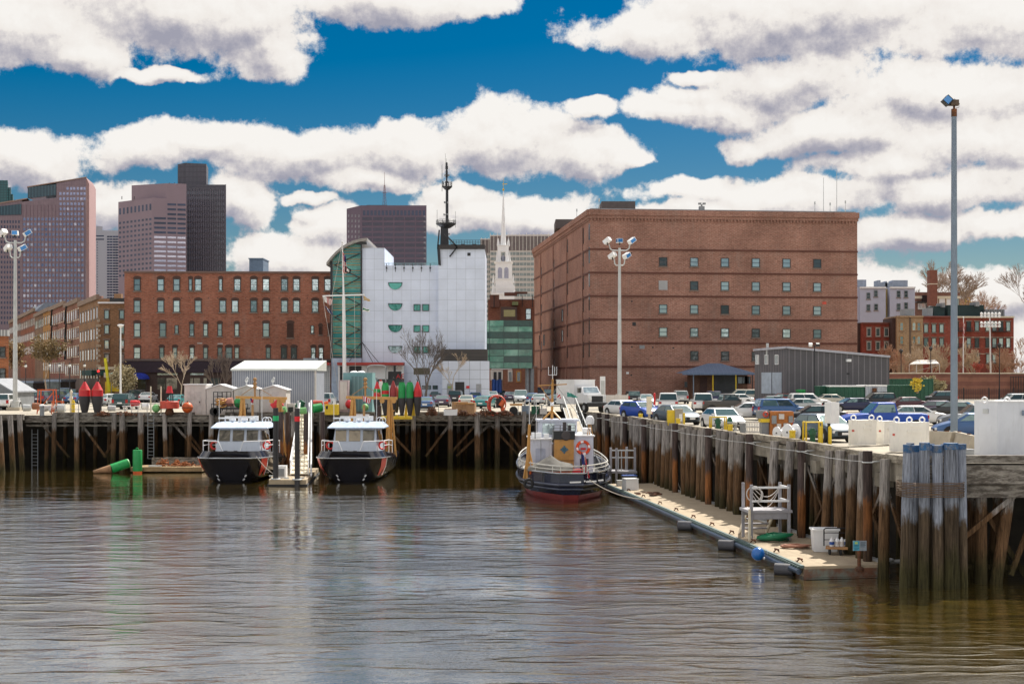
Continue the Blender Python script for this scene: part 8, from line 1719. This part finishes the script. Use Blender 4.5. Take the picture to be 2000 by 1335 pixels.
q.torus(sl_+Vector((-.72, -.1, 2.2)), .36, .03, 20, 5, mtx=Matrix.Rotation(math.pi/2, 3, 'X')); q.torus(sl_+Vector((-.6, -.06, 2.15)), .3, .03, 20, 5, mtx=Matrix.Rotation(1.4, 3, 'X')); tag(q.obj('rope_loops', offwhite), 'pale rope looped over the railings of the step platform', 'rope')
def coil(name, lab, p, r, m_, n, t_=.035, flat=.8, h_=.18):
    q = MB(); pts = []
    for i in range(n*16): a_ = i/16*2*math.pi; rr_ = r*(.72+.28*math.sin(i*.37)); pts.append(Vector(p)+Vector((rr_*math.cos(a_), rr_*flat*math.sin(a_), h_*(i/(n*16))+.02*math.sin(i*1.3)+t_)))
    q.path(pts, t_, 5); return tag(q.obj(name, m_), lab, 'hose' if 'hose' in lab else 'rope')
coil('hose_coil', 'coiled dark green hose under the step platform', fpt(67.2, .40, .56), .85, mat('hose_green', (.004, .16, .07), .4), 12, .045, .75, .3)
coil('rope_coil', 'coil of pink-tan rope on the float between the step platform and the cart', fpt(64.4, .45, .56), .75, mat('pink_rope', (.45, .22, .15), .8), 9, .03, .6, .12)
# cart with bin and jugs
p = fpt(61.0, .80, .55); p.x = xx(1633, 62.6); p.y = 62.6
ct_ = thing('dock_cart', 'flat wooden hand cart with a wire frame near the end of the float', 'cart', (p.x, p.y, .55)); x, y = p.x, p.y
q = MB(); q.box((x-.02, y-.25, .85), (.95, .85, .07), -.25); q.obj('bed', mat('cart_wood', (.42, .22, .09), .8, var=.3), ct_)
q = MB(); [q.path([(x-.5, y+.15, .88), (x-.5, y+.15, 1.6), (x-.42, y+.15, 1.66), (x+.52, y+.15, 1.66), (x+.58, y+.15, 1.6), (x+.58, y+.15, .88)], .03, 6)]; [q.tube((x-.5, y+.15, z), (x+.58, y+.15, z), .018, n=5) for z in (1.15, 1.45)]; q.obj('frame', dark, ct_)
for dx, dy in ((-.38, -.45), (.05, -.65), (.4, .1)): q = MB(); q.tube((x+dx-.04, y+dy, .69), (x+dx+.04, y+dy, .69), .13, n=14); q.obj('wheel', rubber, ct_)
bn_ = thing('white_bin', 'tall white lidded bin standing behind the hand cart', 'bin', (x-.5, y+.55, .55)); q = MB(); q.box((x-.30, y+.95, 1.03), (1.0, .75, .94), -.05, top=(1.12, 1.1)); q.obj('body', clean_white, bn_); q = MB(); q.box((x-.30, y+.95, 1.54), (1.22, .92, .08), -.05); q.obj('lid', clothwhite, bn_)
for i, (dx, cap) in enumerate(((-.22, blue), (0.02, clean_white), (.22, clean_white), (.42, blue))):
    t = thing('jug', ['blue-labelled white jug at the left end of the cart', 'plain white jug second from the left on the cart', 'plain white jug third from the left on the cart', 'blue-labelled white jug at the right end of the cart'][i], 'jug', (x+dx, y-.15, .88), group='jugs on the hand cart'); q = MB(); q.lathe([(.10, .89), (.11, .92), (.11, 1.15), (.04, 1.25), (.04, 1.29)], (x+dx, y-.15, 0), 12); q.obj('body', clean_white, t); q = MB(); q.tube((x+dx, y-.15, .97), (x+dx, y-.15, 1.1), .113, n=12); q.obj('label_band', cap if cap is blue else offwhite, t)
# sign post
p = fpt(58.75, .80, .55); p.x = xx(1677, 58.9); sg = thing('dock_sign', 'small blue and grey notice board on a rusty post at the near float end', 'sign', (p.x, 58.75, .5)); Y = 58.75
q = MB(); q.tube((p.x, Y+.05, .2), (p.x, Y+.05, zz(1055, Y)), .08, n=10); q.lathe([(.2, .3), (.22, .42), (.1, .5)], (p.x, Y+.05, 0), 10); q.obj('post', rust, sg)
q = MB(); q.bb(xx(1665.5, Y), xx(1692, Y), Y-.05, Y-.01, zz(1074.5, Y), zz(1055, Y)); q.obj('board', mat('sign_grey', (.28, .32, .36), .6), sg)
q = MB(); q.bb(xx(1666, Y), xx(1678, Y), Y-.056, Y-.051, zz(1074, Y), zz(1055.5, Y)); q.obj('blue_half', mat('sign_blue', (.06, .38, .52), .5), sg)
q = MB(); q.bb(xx(1669, Y), xx(1674.5, Y), Y-.062, Y-.057, zz(1061.5, Y), zz(1057.5, Y)); q.obj('emblem', mat('sign_yellowgreen', (.5, .62, .12), .5), sg)
q = MB(); [q.bb(xx(a_, Y), xx(b_, Y), Y-.062, Y-.057, zz(y_+.9, Y), zz(y_, Y)) for a_, b_, y_ in ((1667, 1677, 1063.5), (1668, 1676, 1066), (1667, 1677, 1069.5), (1668, 1675, 1071.5), (1680, 1690, 1058), (1680, 1689, 1060.5), (1680, 1690, 1063), (1680, 1688, 1066))]; q.obj('lettering', mat('sign_ink', (.03, .08, .13), .6), sg)
# far end of the float
def boxt(nm, lab, px, py, w, d, h, Y, m_, rot=0, z=.55, cat='box', top=(1, 1), lid=None):
    t = thing(nm, lab, cat, (xx(px, Y), Y, z)); q = MB(); q.box((xx(px, Y), Y, z+h/2), (w, d, h), rot, top=top); q.obj('body', m_, t)
    q = MB(); q.box((xx(px, Y), Y, z+h+.035), (w*top[0]*1.06, d*top[1]*1.06, .06), rot); q.obj('lid', lid or m_, t); return t
boxt('deck_box', 'white lidded deck box on the far end of the long float', 1231, 950, .95, .8, .72, 98.5, clean_white, .3, top=(.95, .95))
boxt('deck_box', 'grey deck box with a blue lid behind the white one', 1229, 930, 1.0, .7, .65, 103, grey, .1, lid=blue)
boxt('deck_box', 'small pale box beside the tug stern on the float', 1212, 940, .55, .4, .35, 102, galv, .1)
t = thing('railed_landing', 'weathered railed landing stage at the far end of the float beside the tug', 'platform', (xx(1217, 106), 106, .5)); Y = 106
q = MB(); [q.box((xx(p, Y+d), Y+d, 1.6), (.16, .16, 3.0)) for p, d in ((1193, 0), (1204, -1), (1224, 1), (1240, 0))]; q.obj('post', gwd, t); q = MB(); q.bb(xx(1193, Y), xx(1242, Y), Y-1, Y+1, 1.25, 1.4); q.obj('landing', gwd, t); q = MB(); [q.beam(at(1193, y_, Y), at(1240, y_, Y), .09) for y_ in (879, 893)]; [q.tube((xx(p, Y), Y, 1.4), at(p, 879, Y), .04, n=5) for p in (1208, 1214, 1222)]; q.obj('rail', galv, t)
q = MB(); 
for i in range(24): q.torus(fpt(94+R.uniform(-1, 1.5), .2+R.uniform(-.15, .3), .6), R.uniform(.1, .2), .025, 8, 4)
tag(q.obj('chain_on_float', rust), 'dark chain spilled beside the white deck box', 'chain', kind='stuff')
def rope(lab, pts, r=.03, m_=None): q = MB(); q.path(pts, r, 5); return tag(q.obj('mooring_line', m_ or mat('rope_grey', (.34, .30, .25), .9)), lab, 'rope', 'mooring lines')
def sag(a, b, s_, n=14): a, b = Vector(a), Vector(b); return [a+(b-a)*i/n-Vector((0, 0, s_*4*(i/n)*(1-i/n))) for i in range(n+1)]
rope('mooring line sagging from the tug stern to a float cleat', sag(tl_(1.2, -.1, 1.5), fpt(90, .05, .6), .35))
rope('pale hose hanging from the wharf edge down to the float', sag(wpt(1318, .5)+Vector((0, 0, 4.6)), fpt(94, .97, .6), 1.1))
rope('line hanging in a curve from the wharf to the step platform', sag(wpt(1600, .7)+Vector((0, 0, 4.2)), fpt(69, .95, .6), 1.0))
rope('mooring line from the left buoy boat to the small float', sag(bt1.location+Vector((1.9, .6, 2.3)), (xx(548, 110), 110, .6), .3))
for i, (a_, b_) in enumerate(((1203, 1239), (1239, 1277), (1277, 1340), (1340, 1407), (1407, 1490), (1490, 1595), (1595, 1728))):
    rope('wire strung between fender piles, %s span from the tug' % ['first', 'second', 'third', 'fourth', 'fifth', 'sixth', 'seventh'][i], sag(wpt(a_, .95)+Vector((0, 0, 4.75)), wpt(b_, .95)+Vector((0, 0, 4.75)), .08, 6), .011, galv)
# ---------------------------------------------------------------- gear along the right wharf edge
def cage(lab, px, base, w, h, m_, Y=None):
    Y = Y or gY(base); x = xx(px, Y); t = thing('guard_frame', lab, 'guard rail', (x, Y, G)); q = MB(); [q.path([(x-w/2, Y+d, G), (x-w/2, Y+d, G+h), (x+w/2, Y+d, G+h), (x+w/2, Y+d, G)], .055, 6) for d in (0, .7)]; [q.tube((x+s_*w/2, Y, G+h), (x+s_*w/2, Y+.7, G+h), .05, n=6) for s_ in (-1, 1)]; q.obj('frame', m_, t)
    q = MB(); q.lathe([(.14, G), (.14, G+.5), (.2, G+.6), (.1, G+.9)], (x, Y+.35, 0), 10); q.beam((x-.25, Y+.35, G+.75), (x+.25, Y+.35, G+.75), .07); q.obj('standpipe', MATS['dull_green'], t)
cage('yellow frame guard around a valve, in front of the nose-on white saloon', 1404, 836, .95, .95, yellow, 90)
cage('short grey tubular guard right of the yellow frame guard', 1427, 842, .7, .55, galv, 92)
cage('yellow guard posts around standpipes before the dark slate coupe', 1590, 864, .8, 1.2, yellow, 71.5)
for px, base, lab in ((1603, 866, 'tall yellow bollard left of the pedestal box'), (1621, 867, 'yellow bollard right beside the pedestal box post')):
    Y = 70.8; x = xx(px, Y); t = thing('yellow_bollard', lab, 'bollard', (x, Y, G), group='yellow bollards'); q = MB(); q.tube((x, Y, G), (x, Y, G+.95), .09, n=12); q.sph((x, Y, G+.95), .09, 10); q.obj('post', yellow, t); q = MB(); q.tube((x, Y, G), (x, Y, G+.06), .14, n=10); q.obj('foot', rust, t)
for px, base, h, lab, m_ in ((1249, 823, .35, 'short yellow stub bollard left on the wharf beside the blue hatchback', yellow), (1322, 836, .35, 'short yellow stub in front of the slate blue saloon', yellow), (1423, 848, .4, 'yellow stub at the foot of the grey tubular guard', yellow), (1544, 868, .5, 'yellow drum bollard by the white cable reels', yellow)):
    p = wpt(px, -.1); t = thing('stub_bollard', lab, 'bollard', (p.x, p.y, 5.1), group='stub bollards on the wharf edge'); q = MB(); q.tube((p.x, p.y, 5.1), (p.x, p.y, 5.13+h*.8), .16, n=14); q.obj('post', m_, t); q = MB(); q.tube((p.x, p.y, 5.13+h*.8), (p.x, p.y, 5.18+h*.8), .18, n=14); q.obj('cap', m_, t)
for px, base, lab in ((1273, 818, 'short pale capped bollard near the tall pale box right of the blue hatchback'), (1451, 845, 'grey bollard with white cap right of the nose-on white saloon'), (1785, 878, 'white-capped bollard peeping over the dolphin piles')):
    bollard(px, base, .6, lab, Y=gY(base))
boxt('tall_pedestal', 'tall cream pedestal box between the blue hatchback and the white pickups', 1268, 0, .42, .4, 1.35, 116, cream, 0, 5.35, 'cabinet'); q = MB(); q.tube((xx(1268, 116), 116, G), (xx(1268, 116), 116, 5.36), .1); q.obj('stem', concrete, [o for o in COL.objects if o.name == 'tall_pedestal'][0])
t = thing('power_pedestal', 'yellow and concrete power pedestal at the wharf edge before the slate blue saloon', 'cabinet', (xx(1322, 101), 101, G)); Y = 100.6; q = MB(); q.bb(xx(1304, Y), xx(1318, Y), Y, Y+.5, G, zz(801, Y)); q.bb(xx(1334, Y), xx(1338, Y), Y, Y+.5, G, zz(806, Y)); q.obj('yellow_panel', yellow, t); q = MB(); q.bb(xx(1318.3, Y), xx(1333.7, Y), Y-.1, Y+.6, G, zz(798, Y)); q.obj('body', concrete, t); q = MB(); q.bb(xx(1326, Y), xx(1332, Y), Y-.13, Y-.101, zz(822, Y), zz(808, Y)); q.obj('door', clean_white, t)
oc = thing('orange_cabinet', 'rust-streaked orange electrical cabinet with grey boxes on the wharf', 'cabinet', (xx(1528, 84), 84, G)); Y = 84; q = MB(); q.slab([(xx(1503, Y), Y, G), (xx(1552, Y), Y, G), (xx(1550, Y), Y, zz(803, Y)), (xx(1505, Y), Y, zz(803, Y))], (0, .8, 0)); q.obj('body', mat('orange_cabinet_paint', (.45, .15, .025), .6, var=.2, scale=3, grime=.6), oc)
for a_, b_, c_, d_, m_ in ((1507, 1516, 811, 827, grey), (1540, 1548, 812, 825, grey), (1521, 1531, 808, 818, offwhite), (1517, 1525, 827, 842, offwhite), (1530, 1539, 826, 840, galv)): q = MB(); q.bb(xx(a_, Y), xx(b_, Y), Y-.12, Y-.002, zz(d_, Y), zz(c_, Y)); q.obj('breaker_box', m_, oc)
q = MB(); q.bb(xx(1482, Y), xx(1504, Y), Y+.3, Y+1, zz(817, Y), zz(801.5, Y)); q.bb(xx(1489, Y), xx(1503, Y), Y+.2, Y+.9, G, zz(825, Y)); q.obj('side_unit', grey, oc); q = MB(); q.bb(xx(1487, Y), xx(1504, Y), Y+.1, Y+1, zz(824.5, Y), zz(817.5, Y)); q.obj('yellow_shelf', yellow, oc); q = MB(); q.torus((xx(1497, Y), Y+.25, zz(809, Y)), .13, .05, 12, 6, mtx=Matrix.Rotation(math.pi/2, 3, 'X')); q.obj('gauge', salmon, oc)
for px, Y, r, lab in ((1525, 79.5, .36, 'smaller white cable reel at the foot of the orange cabinet'), (1546, 78, .46, 'larger white cable reel at the foot of the orange cabinet')):
    t = thing('cable_reel', lab, 'reel', (xx(px, Y), Y, G), group='white cable reels'); x = xx(px, Y); m_ = Matrix.Rotation(.5, 3, 'Z') @ Matrix.Rotation(math.pi/2, 3, 'Y'); q = MB(); q.lathe([(r, -.3), (r, -.26), (r*.5, -.25), (r*.5, .25), (r, .26), (r, .3)], (x, Y, G+r), 20, mtx=m_); q.obj('drum', clean_white, t); q = MB(); q.lathe([(r*.12, -.33), (r*.12, .33)], (x, Y, G+r), 10, mtx=m_); q.obj('axle', dark, t)
t = thing('ladder_stack', 'stack of pale aluminium ladders and pallets lying left of the orange cabinet', 'ladders', (xx(1474, 88), 88, G)); Y = 88; q = MB(); [q.bb(xx(1457+i*3.2, Y), xx(1458.4+i*3.2, Y), Y, Y+.06, G+.1, G+.75) for i in range(12)]; [q.beam(at(1456, y_, Y), at(1495, y_+1, Y), .08) for y_ in (823, 833, 843)]; q.obj('ladder', galv, t)
pp = thing('pedestal_box', 'tall white box on a dark post with a yellow edge at the wharf', 'cabinet', (xx(1623, 72), 72, G)); Y = 71.5; q = MB(); q.box((xx(1625, Y), Y, (zz(785, Y)+zz(826, Y))/2), (.52, .5, zz(785, Y)-zz(826, Y)), .5); q.obj('body', clean_white, pp); q = MB(); q.tube((xx(1619, Y), Y, G), (xx(1619, Y), Y, zz(826, Y)), .08); q.obj('post', dark, pp)
def cab(lab, px0, pxm, px1, top, base, Y, m_, ang=None, eyes=2, name='steel_cabinet', warm=True, grp='white steel cabinets on the wharf'):
    a = Vector((xx(px0, Y+.5), Y+.5)); b = Vector((xx(pxm, Y), Y)); c_ = Vector((xx(px1, Y+.7), Y+.7)); d_ = a+(c_-b); zt = zz(top, Y)
    t = thing(name, lab, 'cabinet', (b.x, b.y, G), group=grp); q = MB(); q.prism([a, b, c_, d_], G+.06, zt); q.obj('body', m_, t)
    q = MB(); cc_ = (a+c_)/2; q.prism([cc_+(v-cc_)*1.02 for v in (a, b, c_, d_)], zt+.002, zt+.05); q.obj('top', m_, t)
    for i in range(eyes): p2 = a+(c_-a)*(.18+.64*i/max(1, eyes-1)); q = MB(); q.torus((p2.x, p2.y, zt+.16), .12, .035, 14, 6, mtx=Matrix.Rotation(math.pi/2, 3, 'X')); q.obj('lifting_eye', clean_white, t)
    m2 = b+(c_-b)*.5; ang = math.atan2((c_-b).y, (c_-b).x); n = Vector((math.sin(ang), -math.cos(ang)))
    for u, z_, w_, h_ in ((.5, .72, .45, .1), (.55, .9, .3, .05)): p2 = b+(c_-b)*u+n*.02; q = MB(); q.box((p2.x, p2.y, G+(zt-G)*z_), ((c_-b).length*w_, .05, h_), ang); q.obj('hasp', m_, t)
    q = MB(); p2 = a+(b-a)*.5; an2 = math.atan2((b-a).y, (b-a).x); n2 = Vector((math.sin(an2), -math.cos(an2))); p2 += n2*.012; q.box((p2.x, p2.y, G+(zt-G)*.62), ((b-a).length*.22, .03, .09), an2); q.obj('warning_plate', salmon if name == 'steel_cabinet' else pole_blue, t); return t
cw = mat('cabinet_cream', (.82, .79, .72), .5, var=.06, grime=.25)
cab('white steel cabinet left of the three, behind the tall pile by the pedestal box', 1657, 1676, 1712, 822, 0, 71, cw)
cab('narrow white steel cabinet between the two wider ones', 1711, 1727, 1750, 824, 0, 72, cw, eyes=1)
cab('widest white steel cabinet of the three, just left of the dolphin', 1737, 1755, 1815, 827, 0, 65, cw, eyes=3)
Yq = 61.0; bw = thing('big_white_box', 'big white steel box with rust spots cut by the right edge', 'container', (xx(1950, Yq), Yq, G))
a, b = Vector((xx(1903, Yq+1.1), Yq+1.1)), Vector((xx(1948, Yq), Yq)); zt = zz(785, Yq); c_ = b+Vector((3.4, .35)); d_ = a+Vector((3.4, .35))
q = MB(); q.prism([a, b, c_, d_], G+.05, zt); q.obj('body', mat('box_white', (.66, .68, .72), .4, var=.06, grime=.12), bw); q = MB(); q.prism([a+Vector((-.03, -.02)), b+Vector((0, -.04)), c_, d_], zt+.003, zt+.06); q.obj('top', clean_white, bw)
for px in (1923, 1967): q = MB(); q.torus(at(px, 781, Yq+.3), .12, .035, 16, 6, mtx=Matrix.Rotation(math.pi/2, 3, 'X')); q.obj('lifting_eye', clean_white, bw)
q = MB(); q.box(((a+b)/2).to_3d()+Vector((0, -.02, zz(803, Yq))), (.28, .08, .2), math.atan2((b-a).y, (b-a).x)); q.obj('lock_box', galv, bw)
q = MB(); q.box((b.x+1.25, b.y+.05, zz(806, Yq)), (.35, .06, .22), .1); q.obj('lock_box', pole_blue, bw)
for lab, x0, y0, x1, y1 in (('concrete barrier at the foot of the blue-grey pole', 1816, 72, 1862, 70.5), ('concrete barrier running from the pole toward the big white box', 1865, 71.5, 1903, 66)):
    a = Vector((xx(x0, y0), y0, G)); b = Vector((xx(x1, y1), y1, G)); t = thing('concrete_barrier', lab, 'barrier', ((a.x+b.x)/2, (a.y+b.y)/2, G), group='concrete barriers'); dr = (b-a).normalized(); n = Vector((-dr.y, dr.x, 0)); q = MB(); q.slab([a-n*.3, a+n*.3, a+n*.26+Vector((0, 0, .2)), a+n*.1+Vector((0, 0, .75)), a-n*.1+Vector((0, 0, .75)), a-n*.26+Vector((0, 0, .2))], b-a); q.obj('block', concrete, t); q = MB(); [q.box(a+(b-a)*f_+Vector((0, 0, .78)), (.18, .05, .05)) for f_ in (.25, .75)]; q.obj('lifting_loop', rust, t)
boxt('junction_box', 'pale junction box beside the foot of the blue-grey pole', 1880, 0, .75, .6, .55, 71, concrete, 0, G, 'box'); boxt('base_block', 'dark footing block below the pale junction box', 1884, 0, .7, .5, .22, 63, grey, 0, G, 'block')
# ---------------------------------------------------------------- trees
def tree(name, lab, px, Y, top, spread, seed, base=G, m_=None, lev=6, stems=1, r0=.16, group='bare trees', leaf=None, th=.35, cat='tree', lean=0, rmin=.02):
    rr = random.Random(seed); x = xx(px, Y); h = zz(top, Y)-base; t = thing(name, lab, cat, (x, Y, base), group=group)
    tk_, cr = MB(), MB(); tips = []
    def br(p, d, L, r, k):
        n = 2; q = p; rr_ = r
        for i in range(n):
            d = (d+Vector((rr.gauss(0, .10), rr.gauss(0, .10), rr.gauss(.03, .05)))).normalized(); e = q+d*L/n; r2 = max(rmin*.8, rr_*.82)
            (tk_ if k == 0 else cr).tube(q, e, rr_, r2, 7 if k < 2 else (4 if k < 4 else 3), caps=False); q = e; rr_ = r2
            if k > 0 and k < lev and rr.random() < .75: sd(q, d, L*.62, rr_*.55, k+1)
        if k < lev:
            for _ in range(rr.choice((2, 2, 3))): sd(q, d, L*rr.uniform(.62, .82), rr_*.72, k+1)
        else: tips.append(q)
    def sd(q, d, L, r, k):
        a_ = rr.uniform(0, 2*math.pi); s_ = Vector((math.cos(a_)*spread, math.sin(a_)*spread, 0)); br(q, (d+s_*rr.uniform(.5, 1)).normalized(), L, max(r, rmin), k)
    for i in range(stems): br(Vector((x+rr.uniform(-.3, .3)*(stems > 1), Y+rr.uniform(-.3, .3)*(stems > 1), base-.05)), Vector((lean+((i+.5)/stems-.5)*1.1+rr.uniform(-.1, .1)*(stems > 1), rr.uniform(-.3, .3)*(stems > 1), 1)).normalized(), h*th*(1 if stems == 1 else rr.uniform(.6, 1)), r0, 0)
    zs = max(v.z for v in cr.v); k = h/(zs-base)
    for mbx in (tk_, cr):
        for v in mbx.v: v.z = base+(v.z-base)*k
    m_ = m_ or mat('bark', (.16, .12, .09), .9, var=.3); tk_.obj('trunk', m_, t); cr.obj('crown', m_, t)
    if leaf:
        q = MB()
        for p in tips:
            p = Vector((p.x, p.y, base+(p.z-base)*k))
            for _ in range(1 if 'bare' in name else 3): c2 = p+Vector((rr.gauss(0, .25), rr.gauss(0, .25), rr.gauss(0, .25))); u = Vector((rr.gauss(0, 1), rr.gauss(0, 1), rr.gauss(0, 1))).normalized()*.11; w_ = u.cross(Vector((rr.random(), rr.random(), rr.random()))).normalized()*.09; q.add([c2-u-w_, c2+u-w_, c2+u+w_, c2-u+w_], [(0, 1, 2, 3)])
        q.obj('leaves', leaf, t)
lbk = mat('pale_bark', (.46, .36, .26), .9, var=.2); rbk = mat('reddish_twigs', (.40, .25, .17), .9, var=.3)
tree('bare_tree', 'large bare multi-limbed tree in front of the white building', 830, 192, 638, .8, 3, stems=4, lev=5, r0=.13, m_=mat('grey_bark', (.13, .11, .10), .9), th=.2, rmin=.012)
tree('bare_tree', 'slender bare tree before the low white block by the dark door', 884, 196, 686, .45, 5, lev=5, r0=.12, m_=lbk, th=.45)
tree('bare_tree', 'slim pale bare tree before the dark storefront, left of the sheds', 352, 190, 682, .42, 8, lev=5, r0=.10, m_=lbk, th=.42)
tree('bare_tree', 'bushy grey bare tree behind the second white shed', 427, 196, 681, .5, 11, stems=3, lev=5, r0=.09, m_=mat('grey_twigs', (.17, .13, .11), .9), th=.2)
tree('bare_tree', 'bare street tree above the trolley bus in the left street', 90, 215, 655, .5, 14, lev=6, r0=.14, m_=lbk, th=.3, leaf=mat('bud_gold', (.30, .22, .10), .8, var=.3))
tree('bare_tree', 'bare budding tree at the far left behind the lamp mast', 33, 205, 662, .55, 15, lev=6, r0=.12, m_=lbk, th=.25, leaf=MATS['bud_gold'])
tree('shrub', 'pale budding shrub right of the boom lift by the small white lamp', 243, 200, 713, .6, 17, stems=4, lev=5, r0=.07, m_=lbk, th=.2, leaf=mat('bud_cream', (.42, .36, .22), .8, var=.3), cat='shrub', group='budding shrubs')
tree('bare_tree', 'tall spreading bare tree behind the brick chimney on the hill', 1846, 400, 508, .6, 21, lev=7, r0=.5, base=8, th=.32, rmin=.045, m_=mat('hill_bark', (.36, .28, .23), .9))
tree('bare_tree', 'low bare tree leaning right behind the dark green roof screens', 1905, 380, 566, .7, 22, lev=6, r0=.3, base=8, th=.3, rmin=.04, m_=rbk)
tree('bare_tree', 'big bare tree cut by the right edge above the apartment house', 2010, 300, 512, .6, 23, lev=7, r0=.35, th=.25, rmin=.03, m_=MATS['hill_bark'])
tree('budding_tree', 'yellow flowering treetop beside the bare hill tree', 1878, 390, 583, .6, 24, stems=3, lev=5, r0=.12, base=12, th=.3, leaf=mat('forsythia', (.65, .48, .04), .8), rmin=.04, group='budding shrubs')
for i, (px, Y, top, sd_, m_, lab) in enumerate(((1727, 246, 667, 31, rbk, 'brown twiggy tree before the dark red terrace house'), (1762, 250, 672, 36, rbk, 'brown twiggy tree before the tan terrace house'), (1805, 243, 658, 32, lbk, 'pale twiggy tree arching over the white canopy frame'), (1842, 247, 668, 37, lbk, 'pale twiggy tree just left of the tall blue-grey pole'), (1895, 245, 664, 33, lbk, 'pale twiggy tree right of the slim white flagpole'), (1985, 240, 650, 34, rbk, 'twiggy tree at the right edge above the iron gate'), (1955, 252, 680, 38, rbk, 'small twiggy tree before the right balconies'), (1925, 300, 590, 35, lbk, 'bare treetop above the roof rail right of the dark screens'))):
    tree('bare_tree', lab, px, Y, top, .8, sd_, base=G+.5 if i < 7 else 16, stems=3, lev=5, r0=.10, m_=m_, th=.2, rmin=.022)
for px, lab, m_, w in ((1745, 'brown bare shrubs spilling over the wall beside the metal building', rbk, 18), (1912, 'reddish bare shrubs on the park wall behind the flagpole', mat('red_twigs', (.42, .10, .07), .9), 22), (1978, 'orange-brown shrubs on the park wall at the right edge', rbk, 22), (1870, 'dull brown shrubs on the park wall behind the tall pole', rbk, 20)):
    tree('shrub', lab, px, 236, 705, .8, px, base=zz(729, 236), stems=7, lev=4, r0=.04, m_=m_, th=.3, cat='shrub', group='bare shrubs on the park wall', rmin=.025)
tree('shrub', 'yellow-leaved climber hanging over the dark green containers', 1793, 178.5, 742, .9, 71, base=G+1.6, stems=2, lev=3, r0=.04, m_=rbk, th=.3, leaf=mat('yellow_leaf', (.55, .42, .05), .8, var=.3), cat='shrub', group='budding shrubs')
tree('shrub', 'grey-brown shrub spilling by the top of the tall green container', 1822, 203, 737, .8, 72, stems=5, lev=4, r0=.04, m_=lbk, th=.3, leaf=MATS['bud_cream'], cat='shrub', group='budding shrubs')
